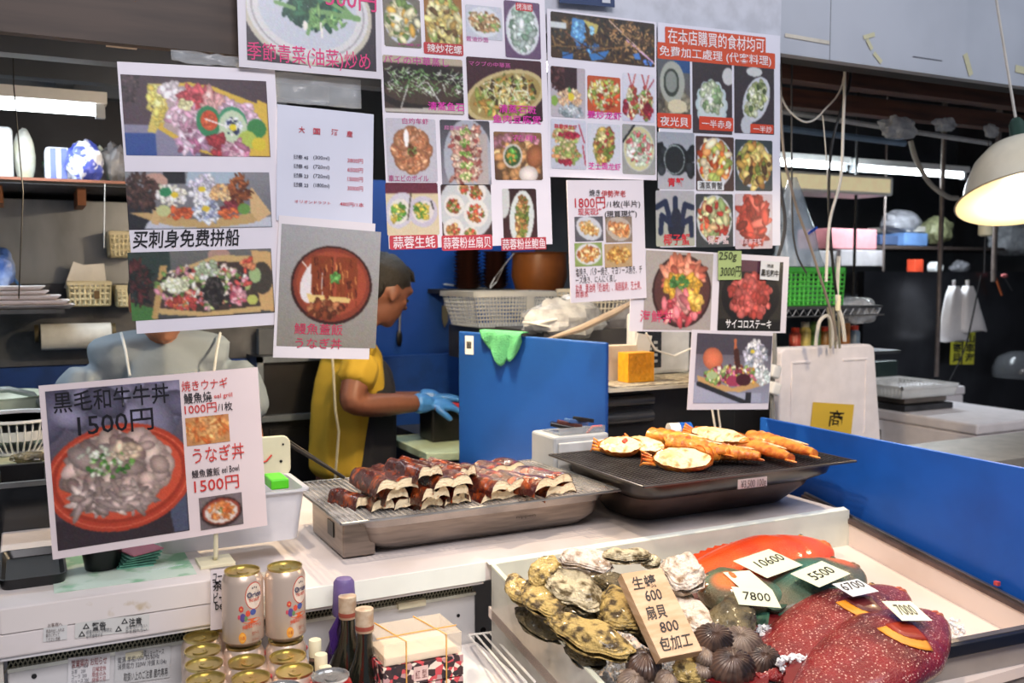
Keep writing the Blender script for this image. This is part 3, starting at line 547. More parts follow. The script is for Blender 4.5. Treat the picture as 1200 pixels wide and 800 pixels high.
# right panel
def turban(c): c.grad('5a6068','6a5c50'); c.rect(.5,0,1,.2,'2c5088').scat(.5,.7,.5,.3,40,.07,'7a7058 5a5448 a09880').ell(.45,.35,.38,.3,'a8aca0').ell(.42,.35,.24,.2,'3a4038').ell(.42,.34,.18,.15,'8a9088').ell(.6,.68,.3,.1,'d8cca8')
def shellp(c): c.grad('3c3438','44383c'); c.ell(.9,.2,.15,.12,'c8c8c8'); [c.ell(.48+.3*math.cos(k*.52),.6+.26*math.sin(k*.52),.11,.09,'b8ccd0') for k in range(12)]; c.ell(.48,.6,.34,.28,'c8d4d4').scat(.48,.5,.26,.2,50,.055,'a8b890 c8d0b0 7a9868 e0e4d8')
def gourd(c): c.grad('3a3438','40343a'); c.ell(.5,.1,.2,.07,'c8cccc').ell(.55,.5,.3,.36,'c8ccd4',.5).ell(.3,.88,.14,.14,'c0c4cc').scat(.53,.5,.2,.28,70,.05,'a0a870 c0c898 788850 4a5c38 d8dcc0',.5)
def crabraw(c): c.grad('98a0ac','b0b0b8'); c.ell(.5,.48,.34,.28,'20242a').scat(.12,.48,.16,.2,16,.1,'1c2024 2a2e34').scat(.9,.5,.14,.2,16,.1,'1c2024 2a2e34'); c.ring(.45,.48,.28,.26,'98a8a8',0,.08); c.ell(.45,.48,.24,.21,'22262a')
crab1=plate('4a3430','ccd4dc','d86830 e09050 c84820 d8b850 e8d8b0 a8b858',.1,60,.38,.38)
crab2=plate('3a4448','c8ccd8','c8a048 b8b058 e0c070 7a8838 a87038 5a4028',.1,70,.42,.4)
def coco(c):
    c.grad('a8a8b0','a8ac98'); c.ell(.52,.65,.22,.24,'1c2438')
    for x0,y0,x1,y1 in ((.35,.5,.25,.2),(.25,.2,.02,.3),(.5,.5,.5,.15),(.68,.5,.75,.25),(.75,.25,.95,.3),(.4,.6,.15,.45),(.15,.45,.12,.75),(.68,.6,.9,.5),(.9,.5,.92,.8)): c.line(x0,y0,x1,y1,.11,'1c2848')
    c.ell(.52,.5,.13,.2,'20263a')
crab3=plate('3a4044','c8d0cc','b83028 a02820 d85838 e0b880 c8c890 7a9058',.09,80,.38,.38)
crab4=plate('c4b4bc','ccc8d4','b02c24 c84030 8a2018 d86050 982820',.1,80,.34,.4,el=3)
s=Sheet('menu_poster','laminated panel of crab dish photos with an orange heading, rightmost of the big panels','poster',(771,26),(914,42),(768,290),YP-.001,col='dddce8')
s.photo((770,66),(809,152),turban,name='turban_shell_print'); s.photo((811,69),(858,158),shellp,name='shell_salad_print'); s.photo((860,74),(907,158),gourd,name='stir_fry_print')
for A_,B_,f,nm in (((770,154),(814,222),crabraw,'raw_crab_print'),((815,159),(860,224),crab1,'steamed_crab_print'),((861,163),(905,224),crab2,'fried_crab_print'),((768,223),(814,288),coco,'coconut_crab_print'),((815,227),(859,289),crab3,'baked_crab_print'),((861,227),(905,291),crab4,'boiled_crab_print')): s.photo(A_,B_,f,rd=.005,name=nm,seed=A_[0])
s.band((779,31),(897,64),'cc5030',.003); s.band((770,49),(908,81),'cc5030',.003,l=.0011)
s.text('在本店購買的食材均可',(782,33),(895,62),'f0e8ea',l=.0022,wt=.004); s.text('免費加工處理 (代客料理)',(772,53),(903,79),'f0e8ea',l=.0022,wt=.004)
s.band((770,132),(810,151),'cc4830',.003); s.text('夜光貝',(773,136),(806,149),'f0e8ea',l=.0022,wt=.004); s.band((819,136),(859,154),'cc4830',.002); s.text('一半赤身',(822,140),(857,151),'f0e8ea',l=.0022,wt=.004)
s.band((879,145),(906,157),'cc4830',.002); s.text('一半炒',(882,147),(904,156),'f0e8ea',l=.0022,wt=.004); s.text('青蟹',(782,208),(801,219),'c82838',wt=.02); s.band((817,212),(848,223),'d8dce0',.002); s.text('清蒸青蟹',(819,213),(846,222),'2a2c34',l=.0022,wt=.006)
s.text('椰子蟹',(777,274),(808,287),'c82838',wt=.012); s.text('椰子蟹',(829,276),(854,286),'e0c8cc',wt=.012); s.text('清蒸椰子蟹',(866,280),(892,286),'e0c0c8',wt=.012)
# 1800 sheet
gl=plate('5a5860','c4c8d0','d8a858 e0c088 b87838 e8d8b0',.1,40,.36,.2,.4); gl2=plate('8a7868','b8a898','d08850 e0a868 b86838 e8c898',.1,40,.4,.24,.3); gl3=plate('8aa058','d8d8d8','d8a050 c87838 e8c890 a85830',.1,50,.38,.3); gl4=plate('b8986c',None,'d8a850 c88838 e8c070 a86830',.1,60,.42,.3)
s=Sheet('price_sheet','white sheet of grilled lobster prices with four small photos, below the lobster panel','poster',(664,211),(754,211),(669,355),YP-.012,col='dcd6de')
for A_,B_,f in (((673,254),(707,282),gl),((709,254),(741,283),gl2),((673,285),(706,311),gl3),((708,286),(741,312),gl4)): s.photo(A_,B_,f,name='grilled_lobster_print',seed=A_[0])
s.text('焼き',(690,222),(703,230),'2a2a30',wt=.01); s.text('伊勢海老',(704,223),(733,231),'b83038',wt=.01); s.text('1800円',(673,231),(709,244),'b8303c',wt=.006); s.text('/1枚(半片)',(710,235),(750,244),'2a2a30',wt=.006); s.text('现买现烤',(677,244),(705,252),'c03848',wt=.01); s.text('(現買現烤)',(708,247),(746,255),'2a2a30',wt=.01)
s.text('塩焼き、バター焼き、マヨソース焼き、チ',(674,314),(752,320),'333338'); s.text('ーズ焼き、にんにく蒸し',(674,324),(722,330),'333338'); s.text('盐烤、黄油烤「奶油烤」、海胆酱烤、芝士烤、',(674,333),(751,339),'c03848'); s.text('蒜蓉蒸',(674,342),(689,348),'c03848')
# two bowls sheet
def seabowl(c): c.grad('a8a098','a49a94'); c.ell(.55,.5,.44,.47,'3a2220').ell(.55,.49,.41,.44,'5a3430').scat(.55,.28,.3,.16,50,.06,'d87858 e89070 c86048',el=3).scat(.55,.45,.26,.16,60,.05,'d8a030 e0b040 c88c28',el=2).scat(.55,.7,.28,.14,26,.07,'b84048 d87078 e8a098',el=3); c.scat(.5,.38,.14,.08,30,.03,'3a7030 5a9048').scat(.75,.6,.08,.12,12,.06,'d8a030 e8b850')
def cubes(c): c.grad('2c2824','342e28'); c.ell(.5,.5,.46,.42,'1a1818').rect(0,0,.7,.16,'5a3040'); c.scat(.5,.5,.32,.3,60,.085,'b84840 d06058 a03830 c85850',el=1.3); c.rect(0,.84,1,1,'1c1a18')
s=Sheet('menu_poster','wide laminated sheet of a seafood rice bowl and diced beef, right of the lobster prices','poster',(741,290),(925,301),(740,388),YP-.007,col='dfd9df')
s.photo((757,293),(832,387),seabowl,name='seafood_bowl_print'); s.photo((844,303),(914,388),cubes,name='diced_beef_print'); s.text('海鮮丼',(750,363),(788,378),'d03c68',wt=.004); s.text('サイコロステーキ',(850,374),(903,385),'f0eeee',l=.002,wt=.012)
s=Sheet('price_note','small green note handwritten 250g 3000 yen, taped on the two-bowl sheet','note',(842,294),(869,294),(841,328),YP-.012,col='a4b878'); s.text('250g',(842,295),(863,307),'1c2a1c',wt=.006,skew=.06); s.text('3000円',(844,312),(868,324),'1c2a1c',wt=.006,skew=.06)
s=Sheet('name_note','small white note with brushed characters stuck on the diced beef photo','note',(892,305),(914,307),(890,327),YP-.012,col='d8dada'); s.text('特選',(899,309),(906,314),'222226',wt=.01); s.text('黒毛和牛',(892,315),(912,325),'15151a',wt=.02)
def boat4(c):
    c.grad('5a5058','9498b0'); c.rect(0,0,1,.3,'4a4450').poly([(0,.7),(.5,.85),(.9,.85),(.9,1),(0,1)],'a0a4bc').poly([(.03,.6),(.5,.78),(1,.62),(.96,.72),(.6,.84),(.3,.82),(.05,.7)],'c89c60').line(.05,.72,.7,1,.07,'2a2a30').rect(.68,.84,.76,1,'2a2a30')
    c.ell(.22,.36,.13,.16,'d06c48',.3,.3).line(.5,.08,.52,.4,.05,'c86840').line(.52,.25,.56,.5,.1,'4a2820').scat(.78,.3,.16,.2,50,.05,'e4e4e8 b8b8c8 8890a0').ell(.74,.24,.03,.03,'e8c838').scat(.5,.6,.38,.14,120,.035,'8aa858 c8d088 d8a038 c86888 7a2838 e8e0d0 6a9048'); c.ell(.22,.6,.07,.06,'a8c088').ell(.5,.68,.09,.08,'a83858').ell(.64,.66,.1,.09,'4a2028').scat(.9,.6,.1,.12,20,.05,'d8dce0 b8c8c8')
s=Sheet('menu_poster','square laminated photo of a sashimi boat hanging lowest, above the second grill','poster',(811,386),(906,390),(815,480),YP-.009,col='d6d0d8'); s.photo((817,390),(900,472),boat4,name='sashimi_boat_print')
# clear film ends and corner over the header, small navy sign, white board behind
s=Sheet('navy_card','dark navy card with a white code square at the top edge of the panels','card',(655,-12),(720,-6),(655,3),YP-.004,col='26365e'); s.band((705,-8),(715,4),'c8ccd4',.0005)
bx('backing_sheet',tuple(P(439,12,Y=1.964)),(P(915,40,Y=1.964).x,1.966,2.42),M('pale_backing','c2c4ce',.5),'pale backing sheet behind the top edge of the menu panels','board')
def film(name,px,py,Y,w,h,label,amp=.01,seed=0):
    a=P(px,py,Y=Y); m=MB(); n=10; vs=[]
    for i in range(n):
        for j in range(n):
            x=a.x+w*i/(n-1); z=a.z-h*j/(n-1); vs.append((x,Y+amp*noise.noise((x*40+seed,z*40,seed)),z+.3*amp*noise.noise((x*60,z*30,9+seed))))
    m.add(vs,[(i*n+j,(i+1)*n+j,(i+1)*n+j+1,i*n+j+1) for i in range(n-1) for j in range(n-1)])
    return m.build(name,plastic_film,label=label,cat='plastic film',smooth=True,sol=.0006,ang=180)
film('plastic_film',200,58,1.968,.13,.022,'crumpled clear film above the three-boat poster',.012,1)
film('plastic_film',322,84,1.96,.18,.06,'clear film bridging from the boat poster to the greens sheet',.008,2)
film('plastic_film',903,300,1.96,.05,.12,'clear film edge beside the right poster',.008,3)
# ---------------- standing sign at lower left ----------------
YS=1.70
def beef(c):
    c.grad('6a6478','3a2c30'); c.rect(0,.82,1,1,'33242a').poly([(.85,.8),(1,.75),(1,1),(.88,1)],'4a5068'); c.scat(.5,.1,.6,.14,14,.14,'746e84 5e5870')
    c.ell(.5,.59,.56,.345,'c83c20',-.06,.12).ell(.5,.58,.5,.3,'a83018',-.06).ell(.5,.575,.475,.28,'d84c2c',-.06).ring(.5,.59,.53,.32,'e86a48',-.06,.02)
    c.scat(.48,.54,.37,.2,110,.075,'b09488 94766c c8a89c 9c847c c0a494 846860 d8bcac',-.05,1.5); c.poly([(.08,.68),(.3,.58),(.6,.66),(.78,.7),(.72,.78),(.5,.82),(.3,.78)],'a58c82').scat(.42,.72,.3,.07,60,.03,'b49a90 927a70 c8b0a4 a08880',.08,4)
    c.scat(.43,.5,.17,.08,26,.017,'6aa040 4c8830 a0c878 3c7028',el=1.4).scat(.38,.47,.2,.1,14,.02,'d8e0c0 c8c8b0').scat(.55,.42,.12,.05,12,.03,'d8b898 e0c8a8')
s=Sheet('menu_board','tilted laminated board of a beef bowl and eel prices on a stand at lower left','sign',(45,452),(302,430),(60,656),YS,col='e2d2d2',th=.003)
def uvtext(s,t,u0,v0,u1,v1,col,wt=0,l=.0017): 
    y=s.Y; s.Y=None; o=s.text(t,(u0,v0),(u1,v1),col,wt=wt,l=l); s.Y=y; return o
def uvphoto(s,u0,v0,u1,v1,f,**k):
    y=s.Y; s.Y=None; o=s.photo((u0,v0),(u1,v1),f,**k); s.Y=y; return o
uvphoto(s,.025,.035,.617,.953,beef,name='beef_bowl_print',px=120)
uvtext(s,'黒毛和牛牛丼',.055,.045,.565,.165,'15131a',.006); uvtext(s,'1500円',.15,.185,.485,.315,'15131a',.004)
uvtext(s,'焼きウナギ',.625,.045,.845,.11,'c43834',.004); uvtext(s,'鰻魚燒',.632,.12,.765,.185,'1c1a20',.008); uvtext(s,'eel grill',.775,.14,.865,.175,'c43834',.006); uvtext(s,'1000円',.632,.19,.785,.25,'c43834',.006); uvtext(s,'/1枚',.79,.195,.862,.25,'2a2228',.006)
fe=plate('c88850',None,'e0904c d07030 f0b870 b85820 e8a860',.09,90,.5,.4,el=4); uvphoto(s,.632,.27,.84,.44,fe,name='grilled_eel_print')
uvtext(s,'うなぎ丼',.655,.455,.905,.555,'c8403c',.004); uvtext(s,'鰻魚蓋飯',.645,.59,.78,.64,'2a2228',.008); uvtext(s,'eel Bowl',.79,.59,.875,.63,'3a3038',.006); uvtext(s,'1500円',.652,.65,.87,.735,'c43834',.006)
def eb(c): c.grad('7a6c6c','6a6064').ell(.5,.52,.48,.46,'2c1a1a').ell(.5,.5,.44,.4,'9a3c28').ell(.5,.52,.38,.34,'dcd4cc').scat(.5,.48,.3,.26,50,.07,'d87838 e89048 c86028 e8d8c8',el=2).scat(.5,.45,.07,.07,8,.03,'5a7a38')
uvphoto(s,.67,.765,.88,.965,eb,name='eel_bowl_print')
sp=s.root; a=P(253,620,Y=YS+.006); b=Vector((a.x,YS+.03,1.0401))
MB().tube([a,(a.x,YS+.012,1.055),b],.004,8).build('stand_post',cream,sp); MB().bb((a.x-.03,YS-.01,1.0401),(a.x+.03,YS+.05,1.046)).build('stand_foot',cream,sp,bev=.001)
MB().tube([P(180,667,Y=YS-.003),P(215,661,Y=YS-.003)],.001,4).build('clear_tape',plastic_film,sp)
# tall handwritten drinks sheet by the cans
s=Sheet('drinks_note','narrow white note handwritten with drink names, leaning behind the beer cans','note',(247,668),(283,664),(250,738),1.607,col='e6dcde')
s.text('コーラ',(249,671),(266,679),'15151a',wt=.012,skew=.05); s.text('orange',(266,667),(281,675),'15151a',wt=.004); s.text('茶',(249,680),(261,691),'15151a',wt=.014); s.text('ビール',(250,694),(270,704),'15151a',wt=.012); s.text('beer',(252,705),(271,712),'15151a',wt=.01)
# ---------------- grills ----------------
grate_m=M('grate_steel','dcdad6',.25,.6,var=.3,scale=20); grate_d=M('dark_grate_wire','5c5a5c',.45,.7,var=.3)
def grate(x0,x1,y0,y1,z,st,r,mat,parent,fr):
    m=MB(); R1=Matrix.Identity(3)
    n=int((x1-x0)/st)
    for i in range(1,n): m.box((x0+i*(x1-x0)/n,(y0+y1)/2,z+r*.5),(r,y1-y0,r))
    MB().bb((x0+.06,y0+.07,z-.008),(x1-.03,y1-.03,z-.006)).build('pan_interior',M('dark_pan_inset','1c1a1a',.5,var=.4),parent)  # black inset plate stands in for the tray's dark interior
    n=int((y1-y0)/st)
    for i in range(1,n): m.box(((x0+x1)/2,y0+i*(y1-y0)/n,z-r*.4),(x1-x0,r,r))
    m.build('grate_wires',mat,parent,kind='stuff')
    MB().tube([(x0,y0,z),(x1,y0,z),(x1,y1,z),(x0,y1,z),(x0,y0,z)],.0028,8).build('grate_frame',fr,parent,smooth=True)
def frus(m,a,b=None,n=6):
    """rounded tub between two rectangles (x0,x1,y0,y1,z,r)"""
    L=[]
    for (x0,x1,y0,y1,z,r) in (a,b) if not isinstance(a,list) else a:
        ring=[]
        for cx,cy,a0 in ((x1-r,y0+r,-90),(x1-r,y1-r,0),(x0+r,y1-r,90),(x0+r,y0+r,180)):
            for k in range(n+1):
                t=math.radians(a0+90*k/n); ring.append((cx+r*math.cos(t),cy+r*math.sin(t),z))
        L.append(ring)
    k=len(L[0]); vs=[v for rg in L for v in rg]
    fs=[(i*k+j,i*k+(j+1)%k,(i+1)*k+(j+1)%k,(i+1)*k+j) for i in range(len(L)-1) for j in range(k)]+[tuple(range(k))[::-1],tuple((len(L)-1)*k+j for j in range(k))]
    return m.add(vs,fs)
g1=E('electric_grill','brushed steel electric grill with fine wire grate holding grilled eel','grill',(.82,1.88,1.0))
brs=M('warm_brushed_steel','8d8178',.32,.85,var=.2,scale=10,stretch=(1,1,12))
frus(MB(),[(.60,1.10,1.775,2.02,1.006,.05),(.575,1.115,1.745,2.04,1.03,.05),(.57,1.12,1.74,2.045,1.062,.045)],None).build('grill_body',brs,g1,smooth=True,ang=50)
frus(MB(),[(.565,1.125,1.735,2.05,1.062,.045),(.555,1.13,1.725,2.06,1.084,.045)],None).build('drip_tray',M('steel_tray_rim','a8a09a',.25,.9),g1,smooth=True,ang=50)
MB().bb((.535,1.76,1.004),(.60,1.98,1.082)).build('control_box',brs,g1,bev=.003); MB().bb((.533,1.82,1.03),(.536,1.86,1.06)).build('switch',black,g1)
grate(.511,1.125,1.69,2.07,1.09,.0115,.0026,grate_m,g1,steel)
for x in (.66,1.04): MB().bb((x-.02,1.80,1.0),(x+.02,1.83,1.008)).build('foot',black,g1)
for i in range(6): MB().bb((.70+i*.06,1.7605,1.019),(.735+i*.06,1.765,1.0215)).build('vent_slot',black,g1)
lettering('nippon',Vector((.90,1.7385,1.042)),Vector((.045,0,0)),Vector((0,0,.008)),None,'3a302c',g1,.01)
g2=E('electric_grill','black electric grill with wide dark wire grate holding split lobsters','grill',(1.37,1.75,1.0))
bt=M('grill_black_enamel','2a2320',.3,var=.3,coat=.3)
frus(MB(),[(1.20,1.64,1.73,1.90,1.004,.05),(1.17,1.66,1.67,1.93,1.055,.05),(1.165,1.665,1.665,1.935,1.066,.05)],None).build('grill_body',M('brown_steel_base','5c4a42',.35,.6),g2,smooth=True,ang=50)
frus(MB(),[(1.17,1.66,1.67,1.92,1.064,.05),(1.13,1.67,1.61,1.93,1.092,.05),(1.12,1.68,1.60,1.94,1.124,.05)],None).build('drip_tray',bt,g2,smooth=True,ang=50)
grate(1.083,1.662,1.545,1.925,1.13,.0115,.0021,grate_d,g2,M('grate_frame_grey','6a6664',.35,.8))
s=Sheet('price_label','small white label with faint print stuck on the black grill front','label',(865,562),(899,558),(866,573),1.597,col='e4dcd8'); s.text('¥3,500 100g',(868,563),(897,571),'6a5a58')
for x in (1.25,1.6): MB().bb((x-.02,1.76,1.0),(x+.02,1.79,1.006)).build('foot',black,g2)
# ---------------- grilled eel ----------------
def glaze_mat():
    m=M('eel_glaze','42100a',.2,col2='b4501a',ramp=(.49,.76),scale=38,bump=.45,bscale=140,coat=.35); return m
gz=glaze_mat(); fl=M('eel_flesh','ffecc4',.5,col2='c8904c',ramp=(.55,.8),scale=90,bump=.5,bscale=260)
def eel(A_,B_,z,L,lab,rot=0,humps=2,seed=0,tilt=0):
    a,b=P(*A_,Z=z),P(*B_,Z=z); w=(b-a).length; ang=math.atan2(b.y-a.y,b.x-a.x)+rot
    t=E('eel_fillet',lab,'grilled eel',a,'grilled eel pieces on the steel grill',ang); t.rotation_euler[1]=tilt
    n,k=26,14; th=.0135
    def top(u,v): 
        h=.0075*abs(math.sin(math.pi*humps*u))**.8
        return h+.004*noise.noise((u*3+seed,v*3,seed))+.0015*noise.noise((u*14,v*16,seed)) 
    def edge(u): return min(1,(min(u,1-u)*7))**.5
    V=[];Fc=[]
    for j in range(k):
        for i in range(n):
            u=i/(n-1);v=j/(k-1); wv=1+.04*math.sin(v*7+seed); x=(u-.5)*w*wv+w/2; y=v*L+.004*noise.noise((u*4,v*2,seed+5))
            V.append((x,y,top(u,v)+th*edge(u)+.002))
    N=n*k
    for j in range(k):
        for i in range(n):
            u=i/(n-1);v=j/(k-1); p=V[j*n+i]; V.append((p[0],p[1],top(u,v)*.72+.001))
    fs=[]
    for j in range(k-1):
        for i in range(n-1):
            q=j*n+i; fs.append((N+q,N+q+n,N+q+n+1,N+q+1))
    for i in range(n-1): fs+= [(i,N+i,N+i+1,i+1),((k-1)*n+i,(k-1)*n+i+1,N+(k-1)*n+i+1,N+(k-1)*n+i)]
    for j in range(k-1): fs+= [(j*n,(j+1)*n,N+(j+1)*n,N+j*n),(j*n+n-1,N+j*n+n-1,N+(j+1)*n+n-1,(j+1)*n+n-1)]
    m=MB(); m.add(V,fs+[(j*n+i,j*n+i+1,(j+1)*n+i+1,(j+1)*n+i) for j in range(k-1) for i in range(n-1)]); m.build('eel_flesh',fl,t,world=False,smooth=True,ang=50)
    g=MB(); gv=[]; 
    for j in range(k):
        row=[]
        for i in range(n): p=V[j*n+i]; row.append((p[0],p[1]-(.001 if j==0 else 0),p[2]+.0012))
        p=V[j*n]; q=V[j*n+n-1]; row=[(p[0]-.0014,p[1],p[2]-th*.9),(p[0]-.001,p[1],p[2])]+row+[(q[0]+.001,q[1],q[2]),(q[0]+.0014,q[1],q[2]-th*.9)]; gv+=row
    nn=n+4; g.add(gv,[(j*nn+i,j*nn+i+1,(j+1)*nn+i+1,(j+1)*nn+i) for j in range(k-1) for i in range(nn-1)]); g.build('glazed_skin',gz,t,world=False,smooth=True,ang=70)
Z0=1.0925
e_=[((417,597),(438,594),0,.10,'leftmost narrow eel piece lying on the grate',.3,1),((435,600),(464,598),0,.08,'small eel piece in front on the grate with peaked cut end',.1,1),((463,598),(491,594),0,.10,'eel piece on the grate under the front left stack, second from front',0,1),
((452,588),(480,584),1,.10,'middle layer eel piece in the front left stack',.1,1),((442,578),(491,573),2,.15,'large top eel piece of the front left stack with long white cut edge',.12,2),
((493,598),(520,593),0,.10,'grey bellied eel piece at the bottom of the second stack',0,1),((521,594),(552,589),0,.10,'bottom right eel piece of the second stack on the grate',.0,2),((495,588),(527,583),1,.11,'middle eel piece of the second stack',.06,2),((530,583),(550,580),1,.09,'small middle eel piece at the right of the second stack',0,1),
((510,574),(555,570),2,.14,'large top eel piece of the second stack with two humped cut ends',.14,2),
((490,562),(522,558),3,.12,'dark glossy eel piece heaped behind the front stacks on the left',.25,2),((538,562),(561,558),2,.13,'dark glossy eel piece behind the second stack, its cut end pointing right',.2,2),
((470,571),(500,567),1,.10,'eel piece mostly buried behind the front left stack',.2,2),
((553,563),(620,552),1,.07,'long eel piece lying at the back of the grate before the blue board',.02,3),
((565,590),(617,583),0,.12,'bottom eel piece of the third stack, right of the gap',.1,2),((576,579),(622,573),1,.12,'top eel piece of the third stack with two rounded cut humps',.14,2),
((640,583),(677,577),0,.11,'bottom eel piece of the rightmost stack',.1,2),((627,577),(676,566),1,.12,'top eel piece of the rightmost stack near the grate end',.16,2)]
for i,(a_,b_,l,L,lab,rt,hm) in enumerate(e_): eel(a_,b_,Z0+l*.0215,L,lab,rt*.6,hm,i*3.7)
m=MB(); a,b=P(330,515,Y=2.05),P(404,560,Y=1.98); m.tube([a,b],.004,8); m.tube([a+Vector((.004,.012,.004)),b+Vector((.0,.012,0))],.004,8)
m.build('cooking_chopsticks',M('dark_wood_sticks','140f0d',.8),label='pair of long dark cooking chopsticks leaning over the left end of the eel grill',cat='chopsticks',smooth=True)
# ---------------- lobsters ----------------
sh=M('lobster_shell_cooked','e8983a',.35,col2='b04c18',ramp=(.42,.66),scale=34,bump=.35,bscale=120,coat=.35); lf=M('lobster_flesh','e6d2a8',.45,col2='bc8244',ramp=(.46,.68),scale=60,bump=.4,bscale=130,coat=.2)
must=M('lobster_tomalley','d9c08a',.5,col2='b8a468',scale=50,bump=.3); redm=M('lobster_red_meat','b23a24',.45,var=.3,scale=40)
def lhead(A_,B_,z,w,lab,tilt=.35,red=True):
    a,b=P(*A_,Z=z),P(*B_,Z=z); L=(b-a).length*1.08; w*=1.25; ang=math.atan2(b.y-a.y,b.x-a.x)
    t=E('lobster_head_half',lab,'grilled lobster',(a+b)/2+Vector((0,0,.004)),'split lobsters on the black grill',ang); t.rotation_euler[0]=tilt
    R=None
    def egg(q): return 1+.12*q.x
    m=MB(); n=28; prof=[]
    V=[];k=9
    for j in range(k):
        ph=math.pi/2*j/(k-1)
        for i in range(n):
            th=2*math.pi*i/n; x=math.cos(th)*math.cos(ph); y=math.sin(th)*math.cos(ph); e=1+.15*x+.10*noise.noise((x*3,y*3,L*50))+.05*noise.noise((x*11,y*11,L*50))
            V.append((x*L/2*e,y*w/2*e,.022-math.sin(ph)*.028))
    m.add(V,[(j*n+i,j*n+(i+1)%n,(j+1)*n+(i+1)%n,(j+1)*n+i) for j in range(k-1) for i in range(n)]); m.build('shell',sh,t,world=False,smooth=True)
    m=MB(); V=[(0,0,.027)]
    for j in range(1,7):
        for i in range(n):
            th=2*math.pi*i/n; r=j/6*.93; x=math.cos(th)*r;y=math.sin(th)*r; e=1+.15*x+.06*noise.noise((x*3,y*3,L*50)); V.append((x*L/2*e,y*w/2*e,.021+.008*(1-r*r)+.006*noise.noise((x*5,y*5,L*30))))
    m.add(V,[(0,1+i,1+(i+1)%n) for i in range(n)]+[(1+j*n+i,1+(j+1)*n+i,1+(j+1)*n+(i+1)%n,1+j*n+(i+1)%n) for j in range(5) for i in range(n)]); m.build('white_flesh',lf,t,world=False,smooth=True)
    MB().ell((-.12*L,.05*w,.0255),(.2*L,.22*w,.004),16,8,None,lambda q:1+.2*noise.noise(q*3)).build('tomalley',must,t,world=False,smooth=True)
    if red: MB().ell((.16*L,.12*w,.026),(.07*L,.13*w,.006),12,8,None,lambda q:1+.4*noise.noise(q*3)).build('red_meat',redm,t,world=False,smooth=True)
    m=MB()
    for i in range(4): m.tube([(-L/2*(.7+.08*i),-w*.2+w*.12*i,.01),(-L/2*(1.1+.06*i),-w*.25+w*.16*i,.014+.002*i),(-L/2*1.25,-w*.2+w*.1*i,.004)],[.004,.003,.0015],6)
    m.build('legs_stub',sh,t,world=False,smooth=True)
    return t
def ltail(A_,B_,z,w,lab,ns=7,h=.020):
    a,b=P(*A_,Z=z),P(*B_,Z=z); L=(b-a).length; w*=1.45; ang=math.atan2(b.y-a.y,b.x-a.x)
    t=E('lobster_tail_half',lab,'grilled lobster',(a+b)/2,'split lobsters on the black grill',ang)
    for s_ in range(ns):
        m=MB(); n=16; V=[]
        for j in range(5):
            f=(s_+j/4*1.15)/ns; r=(1-.55*f**1.6)*(1+.16*(1-j/4)**2)*(.85+.15*min(1,f*6)) ; x=-L/2+min(1,f)*L; 
            for i in range(n):
                th=2*math.pi*i/n; V.append((x,math.cos(th)*w/2*r,h*.9+max(-.5,math.sin(th))*h*r*(1.15)+.0025*noise.noise((f*14,th*2,L*60))))
        m.add(V,[(j*n+i,(j+1)*n+i,(j+1)*n+(i+1)%n,j*n+(i+1)%n) for j in range(4) for i in range(n)]+[tuple(range(n)),tuple(4*n+i for i in range(n))[::-1]])
        m.build('tail_segment',sh,t,world=False,smooth=True,ang=60)
    m=MB()
    for k in range(5): m.ell((L/2*1.0,(k-2)*w*.07,h*.6),(.010,.005,.003),10,6,Matrix.Rotation((k-2)*.25,3,'Z'))
    m.build('tail_fan',sh,t,world=False,smooth=True)
    MB().ell((-L/2+.003,0,h*.9),(.006,w*.42,h*.8),14,8,None,lambda q:1+.2*noise.noise(q*3)).build('white_flesh',lf,t,world=False,smooth=True)
    MB().ell((-.05*L,w*.16,h*1.75),(L*.40,w*.16,h*.22),20,8,None,lambda q:1+.15*noise.noise(q*4)).build('browned_flesh',lf,t,world=False,smooth=True); t.rotation_euler[0]=-.25
ZG=1.134
lhead((703,529),(748,534),ZG,.055,'round split lobster head at the left end of the grate, white flesh up',.45)
lhead((737,524),(776,538),ZG+.002,.045,'narrow split lobster head behind the leftmost one',.35,False)
lhead((763,545),(829,550),ZG,.058,'largest split lobster head at the front of the grate',.5,False)
lhead((812,512),(872,527),ZG+.012,.045,'long split lobster head at the back with orange legs',.4,False)
ltail((764,520),(834,532),ZG+.002,.042,'dark orange lobster tail behind the front head half')
ltail((812,545),(868,541),ZG,.046,'short fat golden lobster tail beside the largest head half')
ltail((838,541),(890,545),ZG,.048,'middle golden lobster tail at the front of the grate')
ltail((858,528),(924,546),ZG,.044,'long pale golden lobster tail pointing to the right')
ltail((880,523),(952,541),ZG,.038,'rightmost slender golden lobster tail on the grate',8)
ltail((785,530),(852,540),ZG+.012,.036,'lobster tail half lying across the middle with flesh showing')
m=MB(); m.tube([P(781,517,Z=1.16),P(775,506,Y=1.9),P(772,502,Y=1.92)],[.003,.002,.001],6); m.build('lobster_feeler',sh,label='short orange lobster feeler sticking up behind the lobsters',cat='feeler',smooth=True)
m=MB(); a=P(686,523,Z=1.135); m.tube([a+Vector((0,0,-.03)),a,a+Vector((.0,.01,.02)),P(694,500,Y=a.y+.02),P(705,499,Y=a.y+.03)],.003,8); m.build('orange_hose',M('orange_plastic','f0603a',.4),label='short bent orange plastic tube beside the left corner of the lobster grate',cat='tube',smooth=True)
a=P(796,505,Y=1.98); t=E('spray_can','white and blue can lying behind the lobsters','can',a); R=Matrix.Rotation(math.pi/2,3,'Y')@Matrix.Rotation(.25,3,'X')
MB().lathe([(.001,-.03),(.022,-.03),(.022,.012),(.001,.012)],a,20,R).build('can_body',whitep,t,smooth=True); MB().lathe([(.0225,-.002),(.0228,.0),(.0228,.03),(.001,.03)],a,20,R).build('blue_cap',blue,t,smooth=True)
